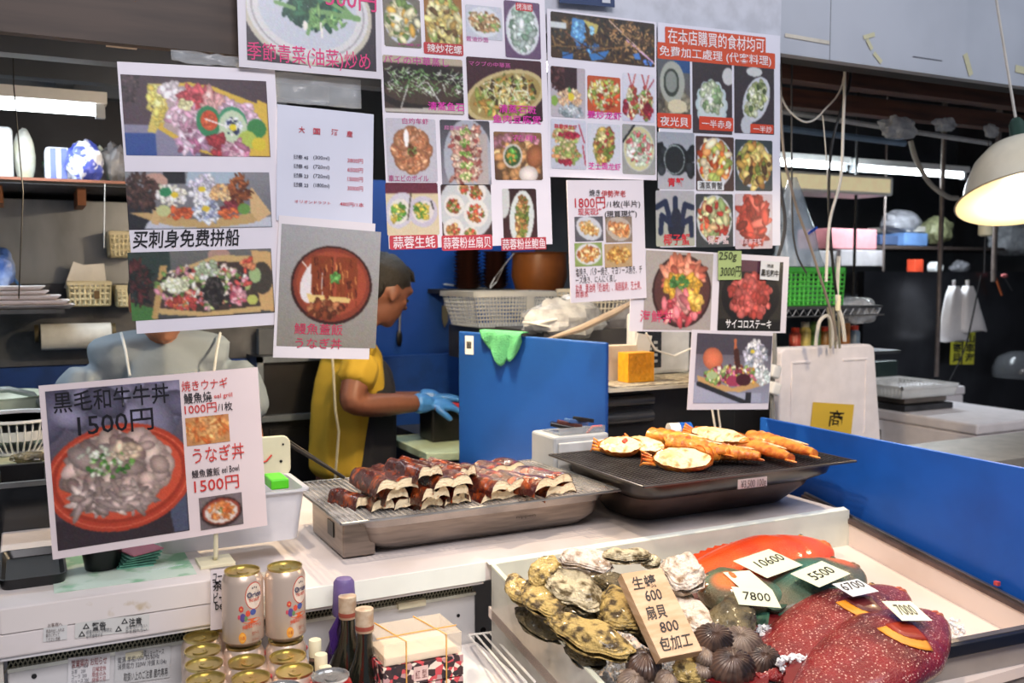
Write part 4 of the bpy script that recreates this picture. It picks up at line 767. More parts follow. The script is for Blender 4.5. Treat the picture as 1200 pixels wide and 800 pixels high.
# ---------------- shellfish ----------------
oy=M('oyster_shell','d2c4a0',.6,col2='5a4a28',ramp=(.46,.62),scale=48,bump=1,bscale=110,coat=.25)
oy2=M('oyster_shell_ochre','c4a864',.55,col2='4a3a1e',ramp=(.46,.6),scale=52,bump=1,bscale=120,coat=.3)
oy3=M('oyster_shell_pale','eadccc',.6,col2='a08468',ramp=(.48,.66),scale=50,bump=1,bscale=120,coat=.15); oy4=M('oyster_shell_dark','6e6242',.5,col2='2a2418',ramp=(.4,.62),scale=24,bump=1,bscale=90,coat=.3)
ice_m=M('crushed_ice','f2f4f6',.25,var=.05,alpha=.93,coat=.5)
def orient(A_,B_,h,dz=0):
    a,b=PT(*A_,h),PT(*B_,h+dz); d=(b-a); L=d.length; x=d.normalized(); n=Vector((0,-SL,1)).normalized(); y=n.cross(x).normalized(); z=x.cross(y)
    return (a+b)/2,L,Matrix((x,y,z)).transposed()
def oyster(A_,B_,wpx,h,mat,lab,seed,dz=0,roll=0,th=.42):
    c,L,R=orient(A_,B_,h,dz); w=wpx/F*1.75*1.3; R=R@Matrix.Rotation(roll,3,'X')
    t=E('oyster',lab,'oyster',c-Vector((0,0,.01)),'oysters heaped at the left of the case')
    for part,sg,tt in (('upper_shell',1,th),('lower_shell',-1,th*.8)):
        n,k=36,20; V=[]
        for j in range(k+1):
            ph=math.pi/2*(j/k)  # 0 rim -> pi/2 top
            for i in range(n):
                a=2*math.pi*i/n; q=Vector((math.cos(a)*math.cos(ph),math.sin(a)*math.cos(ph),math.sin(ph)))
                tear=1-.32*max(0,-q.x); f=1+.16*noise.noise((q.x*2+seed,q.y*2,seed+sg))
                stp=.035*math.sin(ph*26+3*noise.noise((q.x*3,q.y*3,seed)))   # growth layers
                f+=stp*(1-q.z*.6)+.07*noise.noise((q.x*7,q.y*7,q.z*7+seed))+.03*noise.noise((q.x*18,q.y*18,q.z*18+seed))
                fr=.05*noise.noise((math.cos(a)*5+seed,math.sin(a)*5,sg)) if j<3 else 0
                V.append(Vector((q.x*L/2*(f+fr),q.y*w/2*tear*(f+fr),sg*(q.z*w*tt*.55*f+.002)+w*.10*noise.noise((q.x*1.5+seed,q.y*1.5,3)))))
        V=[c+R@v for v in V]; fs=[(j*n+i,j*n+(i+1)%n,(j+1)*n+(i+1)%n,(j+1)*n+i) if sg>0 else (j*n+i,(j+1)*n+i,(j+1)*n+(i+1)%n,j*n+(i+1)%n) for j in range(k) for i in range(n)]
        MB().add(V,fs).build(part,mat,t,smooth=True,ang=60)
for i,(a_,b_,w,h,mt,lab,dz,rl) in enumerate([
((656,655),(716,660),32,.115,oy3,'broad flat oyster on top of the heap with pink grey face',-.01,.15),
((703,652),(764,652),24,.118,oy,'oyster at the back of the heap left of the price block',0,-.1),
((642,668),(698,712),44,.085,oy,'large knobbly oyster in the middle of the heap with white tip',-.02,.1),
((628,690),(648,654),28,.07,oy2,'upright ochre oyster against the back of the heap',.03,0),
((600,676),(622,708),26,.045,oy2,'leftmost ochre oyster beside the acrylic side',0,.2),
((618,684),(652,722),32,.06,oy2,'ochre oyster between the leftmost oyster and the large knobbly one',0,.15),
((640,722),(740,768),34,.055,oy2,'longest oyster lying along the front of the heap',-.01,.2),
((712,692),(742,738),40,.06,oy2,'dark ochre oyster tucked under the left edge of the price block',0,.2),
((772,668),(826,680),54,.075,oy3,'large white crusted oyster to the right of the price block',0,.1),
((788,700),(830,748),38,.035,oy3,'pink and white oyster below the crusted one',0,.2),
((868,700),(846,752),40,.05,oy4,'dark olive oyster beside the 7800 tag',-.01,0),
((752,655),(772,662),20,.105,oy,'small oyster end peeking out above the price block',0,0),
((660,712),(716,742),34,.02,oy4,'dark wet oyster in the gap at the centre of the heap',0,.2),
((690,676),(740,690),30,.03,oy4,'dark oyster deep inside the heap under the top ones',0,0),
((740,720),(780,760),30,.02,oy4,'dark oyster under the lower end of the price block',0,0),
((780,720),(800,690),30,.02,oy4,'dark oyster behind the price block',0,0),  # plain dark shell material
((606,712),(660,752),26,.01,oy4,'brown oyster low against the acrylic side',0,.1),
((664,752),(706,780),24,.015,oy4,'brown oyster half buried in ice at the front of the heap',0,.2),
((790,792),(824,782),26,.012,oy2,'small frilly ochre oyster at the front rim between the clams',0,.3)]): oyster(a_,b_,w,h,mt,lab,i*5.3+1,dz,rl)
ck=M('ark_clam_shell','5c463a',.35,col2='241a18',ramp=(.4,.6),scale=30,bump=.2,coat=.5); ck2=M('ark_clam_grey','8a7868',.4,col2='5a4840',ramp=(.4,.6),scale=30,coat=.4); 
def clam(px,py,r,h,mat,lab,rz,tl,seed):
    c=PT(px,py,h); r=r/F*1.6; t=E('ark_clam',lab,'clam',c-Vector((0,0,.008)),'clams along the front rim of the case'); R=Matrix.Rotation(rz,3,'Z')@Matrix.Rotation(tl,3,'X')
    for part,sg in (('upper_shell',1),('lower_shell',-1)):
        n,k=110,12; V=[]
        for j in range(k+1):
            ph=math.pi/2*j/k
            for i in range(n):
                a=2*math.pi*i/n; rib=1+.045*math.sin(a*22)*math.cos(ph)**.4
                q=Vector((math.cos(a)*math.cos(ph),math.sin(a)*math.cos(ph),math.sin(ph)))
                # beak shifted to one side
                x=q.x*1.15*rib; y=q.y*.92*rib; z=q.z*.68*rib; sh_=(q.z**2)*.35
                V.append(c+R@(Vector((x,y+sh_*.6,sg*z))*r))
        fs=[(j*n+i,j*n+(i+1)%n,(j+1)*n+(i+1)%n,(j+1)*n+i) if sg>0 else (j*n+i,(j+1)*n+i,(j+1)*n+(i+1)%n,j*n+(i+1)%n) for j in range(k) for i in range(n)]
        MB().add(V,fs).build(part,mat,t,smooth=True,ang=80)
for i,(x,y,r,h,mt,lab,rz,tl) in enumerate([(755,780,21,.025,ck,'large ribbed dark clam directly below the price block',.5,.5),(742,800,17,.012,ck2,'grey clam at the rim under the large ribbed one',.1,.8),(782,800,16,.012,ck2,'grey ribbed clam at the rim beside the frilly oyster',1,.6),
(836,750,21,.045,ck,'dark round clam at the lower right corner of the price block',-.4,.9),(866,756,24,.035,ck2,'pale ribbed clam right of the dark round clam',-.5,.7),(826,770,14,.03,ck2,'small smooth grey clam under the price block corner',.9,.4),
(857,782,24,.022,ck,'large dark clam showing an orange gap at the front rim',-.3,.7),(893,774,20,.022,ck,'rightmost ribbed dark clam beside the ice',-.2,.9),(824,786,13,.015,ck2,'little grey clam between the frilly oyster and the large dark clam',.2,.3),(852,768,13,.03,ck2,'little pale clam behind the large dark clam',.3,.5),(926,778,13,.004,ck2,'lone grey clam half sunk in ice near the grouper',.2,.2)]): clam(x,y,r,h,mt,lab,rz,tl,i)
# ice
m=MB(); R_=random.Random(3)
def icepatch(x0,y0,x1,y1,n,h0,h1,s=.006):
    for i in range(n):
        c=PT(R_.uniform(x0,x1),R_.uniform(y0,y1),-.062+R_.uniform(h0,h1)); 
        if not(XL+.015<c.x<XR-.01 and c.y<1.595 and c.y>1.13): continue
        q=s*R_.uniform(.5,1.3); m.box(c,(q,q*R_.uniform(.5,1),q*R_.uniform(.5,1)),Matrix.Rotation(R_.random()*3,3,'X')@Matrix.Rotation(R_.random()*3,3,'Z'))
icepatch(640,720,960,830,1500,.0,.012); icepatch(868,733,930,775,1100,.055,.085); icepatch(912,768,975,792,700,.085,.115); icepatch(640,770,860,812,700,.01,.03); icepatch(1080,725,1130,750,90,.0,.01); icepatch(600,640,880,740,600,0,.02)
m.build('crushed_ice',ice_m,label='crushed ice bedding the shellfish and fish in the case',cat='ice',kind='stuff')
# ---------------- fish ----------------
def fishmat(name,c1,c2,spots=None,sp=150,belly=None,sc=8,rough=.28):
    m=M(name,c1,rough,col2=c2,ramp=(.38,.68),scale=sc,bump=.45,bscale=280,coat=.5)
    nt=m.node_tree;N=nt.nodes;L=nt.links; b=N['Principled BSDF']; cur=b.inputs['Base Color'].links[0].from_socket; tc=[n for n in N if n.type=='TEX_COORD'][0]
    if belly:
        for (x,y,z,r,colr) in belly:
            d=N.new('ShaderNodeVectorMath'); d.operation='DISTANCE'; L.new(tc.outputs['Object'],d.inputs[0]); d.inputs[1].default_value=(x,y,z)
            rp=N.new('ShaderNodeValToRGB'); rp.color_ramp.elements[0].position=r*.5; rp.color_ramp.elements[0].color=(1,1,1,1); rp.color_ramp.elements[1].position=r; rp.color_ramp.elements[1].color=(0,0,0,1)
            L.new(d.outputs['Value'],rp.inputs[0]); mx=N.new('ShaderNodeMix'); mx.data_type='RGBA'; L.new(rp.outputs[0],mx.inputs[0]); L.new(cur,mx.inputs[6]); mx.inputs[7].default_value=(*lin(hx(colr)),1); cur=mx.outputs[2]
    if spots:
        v=N.new('ShaderNodeTexVoronoi'); v.inputs['Scale'].default_value=sp; L.new(tc.outputs['Object'],v.inputs['Vector'])
        rp=N.new('ShaderNodeValToRGB'); rp.color_ramp.elements[0].position=.16; rp.color_ramp.elements[0].color=(.85,.85,.85,1); rp.color_ramp.elements[1].position=.27; rp.color_ramp.elements[1].color=(0,0,0,1)
        L.new(v.outputs['Distance'],rp.inputs[0]); mx=N.new('ShaderNodeMix'); mx.data_type='RGBA'; L.new(rp.outputs[0],mx.inputs[0]); L.new(cur,mx.inputs[6]); mx.inputs[7].default_value=(*lin(hx(spots)),1); cur=mx.outputs[2]
    L.new(cur,b.inputs['Base Color']); return m
def fish(nose,tail,dpx,h,mat,fin,lab,up=1,snout=.5,pec=None,pec2=None,eyec='c8b070',mouth=None,tk=.30,name='fish'):
    """body lies on its side: local x from nose to tail, local y towards the back fin, local z up"""
    c,L,R=orient(nose,tail,h); a=c-R@Vector((L/2,0,0)); D_=dpx/F*1.65*1.3
    y=R.col[1]*up; Rm=Matrix((R.col[0],y,R.col[2])).transposed()
    t=E(name,lab,'fish',a-Vector((0,0,.02)))
    def W_(v): return a+Rm@Vector(v)
    def prof(s): return max(.012,(min(1,(s/.34))**(snout))*(1 if s<.34 else math.cos((s-.34)/.62*1.42)**.8 if s<.92 else .24)) if s<.9 else .2
    n,k=30,44; V=[]; O=[]
    for j in range(k):
        s=j/(k-1)*.94; hh=D_/2*prof(s); tt=hh*tk*2*(1-.35*s)*.9
        for i in range(n):
            th=2*math.pi*i/n; V.append(Vector((s*L,math.cos(th)*hh*(1 if math.cos(th)>0 else .95),math.sin(th)*min(tt,hh)*1.0)))
    # gill crease
    for v in V:
        s=v.x/L
        if v.z>0: v.z-= .003*math.exp(-((s-.27-.08*(v.y/D_)**2)/.012)**2)
    body=MB().add([Rm@v for v in V],[(j*n+i,(j+1)*n+i,(j+1)*n+(i+1)%n,j*n+(i+1)%n) if up>0 else (j*n+i,j*n+(i+1)%n,(j+1)*n+(i+1)%n,(j+1)*n+i) for j in range(k-1) for i in range(n)]+[tuple(range(n)),tuple((k-1)*n+i for i in range(n))])
    def local(mb,nm,mt,**kw):
        """mesh kept in the fish's own axes so that its skin pattern follows the body"""
        o=mb.build(nm,mt,t,world=False,**kw); return o
    # build in own axes and rotate the root instead
    t.location=a; t.rotation_mode='QUATERNION'; 
    det=Rm.determinant()
    Rq=Matrix((R.col[0],R.col[1],R.col[2])).transposed(); t.rotation_quaternion=Rq.to_quaternion()
    def Y_(v): return Vector((v[0],v[1]*up,v[2]))
    fcs=body.f
    MB().add([Y_(v) for v in V],fcs).build('fish_body',mat,t,world=False,smooth=True,ang=60)
    # dorsal fin, anal fin, tail fin
    def finstrip(s0,s1,sgn,hmax,nm,spk=0):
        V=[];q=22
        for j in range(q):
            s=s0+(s1-s0)*j/(q-1); e=D_/2*prof(s)*(1 if sgn>0 else .95)*.97; g=hmax*D_*math.sin(math.pi*min(1,(j+1.5)/q))**.5*(1+(.18*((j%2)*2-1) if spk else 0))
            V+=[Y_((s*L,sgn*e,.002)),Y_(((s+.04)*L,sgn*(e+g),.0025)),Y_((s*L,sgn*e,-.002)),Y_(((s+.04)*L,sgn*(e+g),-.001))]
        f=[]
        for j in range(q-1):
            a_=j*4; f+=[(a_,a_+4,a_+5,a_+1),(a_+2,a_+3,a_+7,a_+6),(a_+1,a_+5,a_+7,a_+3)]
        MB().add(V,f).build(nm,fin,t,world=False)
    finstrip(.3,.86,1,.10,'dorsal_fin',1); finstrip(.6,.86,-1,.10,'anal_fin')
    V=[];q=12
    for j in range(q):
        y_=(j/(q-1)-.5)*2; V+=[Y_((.90*L,y_*D_*.10,.003)),Y_(((1.08-.03*math.cos(y_*3))*L,y_*D_*.38,.002+.001*(j%2))),Y_((.90*L,y_*D_*.10,-.003)),Y_(((1.08-.03*math.cos(y_*3))*L,y_*D_*.38,-.001))]
    f=[]
    for j in range(q-1): a_=j*4; f+=[(a_,a_+4,a_+5,a_+1),(a_+2,a_+3,a_+7,a_+6),(a_+1,a_+5,a_+7,a_+3)]
    MB().add(V,f).build('tail_fin',fin,t,world=False)
    zt=lambda s,yy:(D_/2*prof(s)*tk*2*(1-.35*s)*.9)*math.sqrt(max(0,1-(yy/(D_/2*prof(s)))**2))
    ex,ey=.13*L,D_*.16; z=zt(.13,ey)
    eb=MB().ell(Y_((ex,ey,z-.001)),(.006,.006,.0035),16,8).build('eye',M('fish_eye_'+eyec,eyec,.1,coat=1),t,world=False,smooth=True)
    MB().ell(Y_((ex,ey,z+.0015)),(.003,.003,.0018),12,8).build('pupil',black,eb,world=False,smooth=True)
    # mouth lips
    mb=MB()
    for dy in (.006,-.006): mb.tube([Y_((s_*L,-.006+dy*.7,zt(s_,-.006+dy*.7)*(.9 if s_<.03 else 1)-.001)) for s_ in (.012,.03,.05,.075)],[.003,.0042,.0036,.0012],8)
    mb.build('lips',M('fish_lip_'+(mouth or 'b8604a'),mouth or 'b8604a',.35,coat=.5),t,world=False,smooth=True)
    if pec:
        s0,y0=.30,-.06*D_; r_=.155*L
        def fan(r0,r1,a0,a1,lift,nm,mt):
            V=[];f=[];na,nr=16,5
            for jj in range(nr):
                for ii in range(na):
                    a_=math.radians(a0+(a1-a0)*ii/(na-1)); r=(r0+(r1-r0)*jj/(nr-1))*(1-.12*abs(ii/(na-1)-.5)); x=s0*L+math.cos(a_)*r; yy=y0+math.sin(a_)*r*.9
                    V.append(Y_((x,yy,zt(x/L,yy)*1.0+lift+.0006*(ii%2))))
            f=[(jj*na+ii,jj*na+ii+1,(jj+1)*na+ii+1,(jj+1)*na+ii) for jj in range(nr-1) for ii in range(na-1)]
            MB().add(V,f).build(nm,mt,t,world=False,sol=.0008,smooth=True,ang=180)
        fan(r_*.62,r_,-62,22,.0012,'pectoral_fin_edge',M('fin_'+pec2,pec2,.5,coat=.1,var=.2)); fan(.002,r_*.72,-66,26,.0022,'pectoral_fin',M('fin_'+pec,pec,.5,var=.25,coat=.1))
    return t
red1=fishmat('grouper_skin','8c2020','5c1416','e8c4b4',sp=170,sc=14); orp=fishmat('orange_parrotfish','f2581c','d8401a',sc=14,belly=[(.02,.0,.02,.03,'e8843c')])
grp=fishmat('teal_parrotfish','4a6a52','5c4c34',sc=16,belly=[(.05,-.01,.03,.035,'e0702c'),(.19,0,.02,.07,'2f6a5c')]); grp2=fishmat('teal_brown_parrotfish','6a5c44','3f5c4c',sc=14,belly=[(.045,-.012,.03,.04,'dc6a30'),(.16,0,.02,.08,'356e62')])
palf=fishmat('pale_belly_fish','dcc8a4','c4b088',sc=12,belly=[(.12,0,.02,.06,'e4c88c')])
fish((970,642),(785,686),92,.004,orp,M('orange_fin','d8481c',.4,coat=.3),'bright orange parrotfish at the back of the case',up=-1,snout=.42,mouth='e87a3c',eyec='d88a40')
fish((818,694),(925,694),80,.022,grp,M('teal_fin','2f4a3c',.4,coat=.3),'dark teal parrotfish with orange cheek under the 7800 tag',up=1,snout=.42,mouth='8a5a3c',eyec='8a6a40')
fish((1002,668),(880,716),88,.012,grp2,M('teal_fin2','3a6a58',.4,coat=.3),'teal and brown parrotfish under the 5500 tag, head to the right',up=-1,snout=.40,mouth='9a7a5a',eyec='6a5a40')
fish((802,722),(950,722),50,-.022,palf,M('pale_fin','c8b48c',.4),'pale cream bellied fish lying under the two teal fish',up=1,snout=.5,mouth='c8a888')
fish((1057,694),(868,800),96,.008,red1,M('dark_red_fin','6a1418',.4,coat=.3),'rear red grouper with pale spots under the 6700 tag',up=-1,snout=.5,pec='5c1212',pec2='d88a1c',mouth='c87048',eyec='b89060')
fish((1099,722),(925,838),94,.026,red1,M('dark_red_fin'+'','6a1418',.4),'front red grouper with pale spots under the 7000 tag',up=-1,snout=.5,pec='a03018',pec2='e0902c',mouth='c87048',eyec='b89060')
def ptag(TL,TR,BL,h,txt,lab,box,col='dfe6c8',dz=(0,0,0)):
    a,b,c=PT(*TL,h+dz[0]),PT(*TR,h+dz[1]),PT(*BL,h+dz[2]); s=Sheet('price_tag',lab,'price tag',None,None,None,pts=(a,b,c),col=col,th=.0006)
    if txt: s.text(txt,(box[0],box[1]),(box[2],box[3]),'18181c',l=.0008,wt=.004,skew=.08)
ptag((859,657),(901,643),(874,686),.052,'10600','pale green price tag handwritten 10600 on the orange fish',(.25,.28,.95,.6))
ptag((926,672),(963,657),(946,694),.062,'5500','pale green price tag handwritten 5500 on the teal fish at the right',(.2,.3,.85,.7))
ptag((975,684),(1005,678),(989,701),.068,'6700','small white price tag handwritten 6700 on the rear grouper',(.1,.1,.9,.6),'dfe2e6')
ptag((1033,704),(1067,704),(1010,727),.082,'7000','pale green price tag handwritten 7000 on the front grouper',(.2,.2,.8,.75),'dbe0c4')
ptag((878,668),(905,691),(869,690),.058,'','blank folded corner of a pale tag standing behind the 7800 tag',None)
ptag((857,687),(905,691),(868,708),.066,'7800','pale green price tag handwritten 7800 on the dark teal fish',(.2,.25,.85,.72))
# wooden price block
TL,TR,BL=PT(728,672,.135),PT(775,665,.135),PT(776,771,.055)
s=Sheet('price_block','beige wooden block handwritten with oyster and scallop prices, standing in the oysters','price sign',None,None,None,pts=(TL,TR,BL),mat=M('pale_wood_block','d9b896',.55,col2='c8a27c',scale=20,stretch=(1,1,6)),th=.018)
for tx,b_ in (('生蠔',(.14,.06,.72,.22)),('600',(.30,.24,.70,.37)),('扇貝',(.14,.42,.62,.58)),('800',(.30,.62,.74,.74)),('包加工',(.12,.78,.88,.94))): s.text(tx,b_[:2],b_[2:],'1c1618',l=.0008,wt=.012,skew=.1)
# ---------------- drinks ----------------
can_m=M('can_silver_peach','d8c4b4',.3,.55,var=.05,scale=3); lid_m=M('can_lid_gold','c9b878',.28,.9,var=.08); lid_s=M('can_lid_silver','c8c8c8',.25,.9)
can_r=M('can_red','b81c24',.3,.4,var=.08)
def make_can(name,label,loc,body=can_m,lid=lid_m,full=False,group=None,rz=0,face=-71):
    t=E(name,label,'can',loc,group,rz)
    MB().lathe([(.024,0),(.027,.002),(.033,.009),(.033,.104),(.0305,.111),(.0275,.1165)],n=40).build('can_body',body,t,world=False,smooth=True)
    MB().lathe([(.0275,.1165),(.0285,.119),(.0285,.121),(.0268,.121),(.0262,.1175),(.0001,.1172)],n=40).build('can_lid',lid,t,world=False,smooth=True)
    m=MB(); m.lathe([(.006,.1176),(.0095,.1178),(.0095,.1192),(.006,.1192)],(0,-.004,0),20,None,1,1.25); m.lathe([(.0001,.1175),(.003,.1176),(.003,.120),(.0001,.1202)],(0,.003,0),12)
    m.build('pull_tab',lid,t,world=False,smooth=True)
    if full:
        r=.0332
        def cyl(ang,z,rr=r): a=math.radians(ang); return (rr*math.cos(a),rr*math.sin(a),z)
        def patch(a0,z0,wa,hz,col,nm,k=20,rr=r,rot=0):  # ellipse patch wrapped on the can
            V=[cyl(a0,z0,rr+.0002)]+[cyl(a0+wa*math.cos(2*math.pi*i/k+rot),z0+hz*math.sin(2*math.pi*i/k+rot),rr) for i in range(k)]
            MB().add(V,[(0,1+i,1+(i+1)%k) for i in range(k)]).build(nm,M('ink_'+col,col,.35,var=.03),t,world=False)
        F_=face
        patch(F_,.085,27,.0225,'c8402c','emblem_ring',32,r); patch(F_,.085,25,.021,'e4d2c0','emblem_field',32,r+.0002)
        lettering('Orion',None,None,None,None,'1c2a5c',t,.02,fn=lambda u,v:cyl(F_-22+44*u,.083+.009*v,r+.0007))
        lettering('THE DRAFT',None,None,None,None,'c8402c',t,.02,fn=lambda u,v:cyl(F_-17+34*u,.076+.005*v,r+.0007))
        for k in range(3): patch(F_-6+6*k,.098+(.001 if k==1 else 0),2,.0018,'2a2a3a','star_mark',5,r+.0006,math.pi/2)
        for a_,z_,w_,h_,c_,n_ in ((F_-38,.066,7,.0055,'c8483c','flower_print'),(F_-38,.066,2.5,.002,'e8a060','flower_print'),(F_-20,.058,7,.0055,'d8523c','flower_print'),(F_-34,.052,8,.007,'5a4a8c','grape_print'),(F_-44,.053,4,.004,'c85060','flower_print'),(F_-5,.059,9,.005,'4a5a9c','fish_print'),(F_-26,.05,5,.004,'6a8a5a','leaf_print')): patch(a_,z_,w_,h_,c_,n_,6 if 'flower' in n_ else 14,r+.0003+.0001*(c_=='e8a060'),.3)
        for a_ in (-8,8): pass
        patch(F_-8,.045,26,.004,'d86030','banner_print',24,r); lettering('沖縄限定デザイン',None,None,None,None,'d84c28',t,.01,fn=lambda u,v:cyl(F_-36+58*u,.031+.008*v+.003*math.sin(3*u),r+.0005))
        patch(F_-36,.019,10,.009,'e8962c','round_badge',20); patch(F_-36,.019,8,.0072,'f0b050','round_badge',20,r+.0002)
        lettering('生ビール',None,None,None,None,'b85030',t,.01,fn=lambda u,v:cyl(F_-10+22*u,.021+.006*v,r+.0005)); lettering('350ml',None,None,None,None,'b87858',t,0,fn=lambda u,v:cyl(F_-10+22*u,.012+.004*v,r+.0005))
        lettering('お酒',None,None,None,None,'c86030',t,.01,fn=lambda u,v:cyl(F_-42+12*u,.016+.006*v,r+.0008))
    else:
        MB().ell((.0322*math.cos(-1.0),.0322*math.sin(-1.0),.098),(.006,.004,.005),10,6).build('red_print',M('ink_b83038','b83038'),t,world=False)
    return t
ZC=.95
def cz(px,py,z): return P(px,py,Z=z)
a=cz(285.5,752,ZC+.001); make_can('beer_can','left one of the two upright beer cans standing on top of the stack',a,full=True,group='beer cans',face=-68)
b=cz(335,746,ZC+.001); make_can('beer_can','right one of the two upright beer cans standing on top of the stack',b,full=True,group='beer cans',face=-55)
zt=ZC-.1205
proto=None
spots=[((262,731),'cream lidded can furthest back, half hidden behind the upright cans'),((236,745),'can at the back of the leftmost column with yellow lid'),((237.5,761),'second can of the leftmost column from the back'),((239,777),'third can of the leftmost column from the back'),((241,795),'can at the bottom picture edge in the leftmost column'),
((289,774),'middle column can directly before the left upright can'),((294,793),'middle column can at the bottom picture edge'),((337,768),'can just before the right upright can'),((345,785),'gold lidded can left of the silver lidded red can')]
for (px,py),lab in spots:
    c=cz(px,py,ZC); L_=Vector((c.x,c.y,zt))
    if proto is None: proto=make_can('beer_can',lab,L_,group='beer cans',rz=.4)
    else: copy_tree(proto,L_,(0,0,rnd.uniform(-2,2)),lab)
for c,lab in ((a,'can under the left upright can'),(b,'can under the right upright can')): copy_tree(proto,Vector((c.x,c.y,zt-.001)),(0,0,1),lab)
for (px,py),lab,z in (((387,791),'red can with silver lid beside the dark bottles',ZC),((331,806),'red can at the bottom edge below the gold lidded can',ZC),):
    c=cz(px,py,z); make_can('soda_can',lab,Vector((c.x,c.y,z-.1205)),can_r,lid_s,group='red cans')
bx('can_shelf',(.10,1.28,.81),(.50,1.645,.8285),whitep,'white step under the beer cans inside the chiller','shelf')
bglass=M('dark_bottle_glass','1a1c16',.12,var=.2,coat=1); cap_m=M('beige_capsule','c8b8a0',.4,col2='b0957c',scale=60)
def bottle(px,py,z,label,s=1,glassm=bglass,cap=cap_m,r=.013,wr=None):
    top=P(px,py,Z=z); b0=Vector((top.x,top.y,z-.30*s)); t=E('wine_bottle',label,'bottle',b0)
    MB().lathe([(.03,0),(.037,.004),(.038,.15*s),(.034,.18*s),(.019,.215*s),(.0135,.24*s),(.0125,.285*s),(.0145,.287*s),(.0145,.298*s),(.001,.299*s)],n=28).build('bottle_glass',glassm,t,world=False,smooth=True)
    MB().lathe([(.0148,.262*s),(.0152,.263*s),(.0152,.3*s),(.001,.3015*s)],n=28).build('capsule',cap,t,world=False,smooth=True)
    if not wr: MB().lathe([(.0154,.266*s),(.0155,.267*s),(.0155,.272*s),(.0154,.273*s)],n=28).build('capsule_band',M('red_brown_print','9a4a3c'),t,world=False,smooth=True)
    if wr=='band': MB().lathe([(.0382,.05),(.0384,.051),(.0384,.12),(.0382,.121)],n=28).build('bottle_label',cream,t,world=False,smooth=True)
    return t
bottle(407,698,1.0,'dark wine bottle with beige capsule, left one of the pair'); bottle(427,713,.995,'dark wine bottle with beige capsule, right one nearer the gift box')
pm=M('purple_wrap','6a5a90',.5,var=.15,bump=.3,bscale=40); t=bottle(403,684,1.012,'bottle wrapped in purple foil with a dark purple ribbon behind the wine bottles',1,M('purple_dark','3a2450',.5),pm,wr=1)
top=P(403,684,Z=1.012); m=MB(); 
for k in range(4): m.tube([top+Vector((-.012,-.016,-.045)),top+Vector((-.022-.003*k,-.018,-.075)),top+Vector((-.014-.004*k,-.018,-.12)),top+Vector((-.006+.003*k,-.018,-.16))],.0025,6)
m.tube([top+Vector((-.012,-.016,-.045)),top+Vector((-.03,-.02,-.09)),top+Vector((-.034,-.02,-.11)),top+Vector((-.022,-.02,-.115))],.0012,6)
m.build('ribbon',M('purple_ribbon','3c2264',.35),t,smooth=True)
MB().lathe([(.019,-.055),(.021,-.05),(.018,.004),(.014,.010),(.001,.011)],top,16).build('foil_top',pm,t,smooth=True)
for (px,py,z,lab) in ((369,749,.955,'small dark bottle with white cap standing behind the others'),(376,766,.945,'small dark bottle with white cap in the middle'),(381,781,.93,'small dark bottle with white cap nearest, behind the red can')):
    c=P(px,py,Z=z); t=E('small_bottle',lab,'bottle',Vector((c.x,c.y,.8285)),'small bottles beside the cans'); h=z-.8285
    MB().lathe([(.016,0),(.018,.003),(.018,h*.5),(.0095,h*.75),(.009,h-.02)],n=20).build('bottle_glass',bglass,t,world=False,smooth=True)
    MB().lathe([(.0098,h-.028),(.0102,h-.026),(.0102,h-.001),(.0095,h),(.001,h)],n=20).build('white_cap',cream,t,world=False,smooth=True); MB().lathe([(.0098,h-.045),(.01,h-.044),(.01,h-.03),(.0098,h-.029)],n=20).build('cap_label',M('brown_print_label','6a5448'),t,world=False,smooth=True)
# gift boxes
gb=M('clear_box_plastic','f2e4cc',.15,alpha=.35,coat=.5,var=.02); 
a=P(449,783,Z=.92); b=P(543,765,Z=.92); ax=(b-a); W_=ax.length; ang=math.atan2(ax.y,ax.x)
gift=E('gift_box','pair of patterned gift boxes with clear lid tied with gold cord','gift box',Vector((a.x,a.y,.845)),None,ang)
def giftpat():
    m=M('floral_paper','5a2c2c',.5); nt=m.node_tree;N=nt.nodes;L=nt.links; v=N.new('ShaderNodeTexVoronoi'); v.inputs['Scale'].default_value=130; tc=[n for n in N if n.type=='TEX_COORD'][0]; L.new(tc.outputs['Object'],v.inputs['Vector'])
    rp=N.new('ShaderNodeValToRGB'); rp.color_ramp.interpolation='CONSTANT'; els=rp.color_ramp.elements; els[0].color=(*lin(hx('3a2428')),1); els[1].position=.35; els[1].color=(*lin(hx('c84850')),1)
    for p,c in ((.5,'e8d8c8'),(.62,'2a2028'),(.78,'b89090')): e=els.new(p); e.color=(*lin(hx(c)),1)
    L.new(v.outputs['Color'],rp.inputs[0]); L.new(rp.outputs[0],N['Principled BSDF'].inputs['Base Color']); return m
fp=giftpat()
for k in (0,1): MB().bb((0,0,.001+.037*k),(W_,.10,.036+.037*k)).build('patterned_box',fp,gift,world=False,bev=.001); MB().bb((W_*.37,-.0006,.006+.037*k),(W_*.55,0,.03+.037*k)).build('box_label',M('pinkish_label','d8b8b0'),gift,world=False)
for k in (0,1): lettering('紅 型',Vector(gift.location)+Vector((W_*.39*math.cos(ang),W_*.39*math.sin(ang),0)),None,None,None,'7a4a48',gift,0,fn=lambda u,v,k=k:(W_*(.39+.14*u),-.0012,.010+.037*k+.014*v))
MB().bb((.002,.002,.076),(W_-.002,.098,.112)).build('clear_lid',gb,gift,world=False,bev=.001)
MB().bb((.008,.01,.075),(W_-.008,.09,.085)).build('white_contents',M('pale_sweets','f0e0c8',.5,var=.1),gift,world=False)
m=MB()
for x in (W_*.28,W_*.78): m.tube([(x,-.001,.0),(x,-.001,.113),(x-.012,.05,.114),(x-.02,.101,.113)],.0012,5)
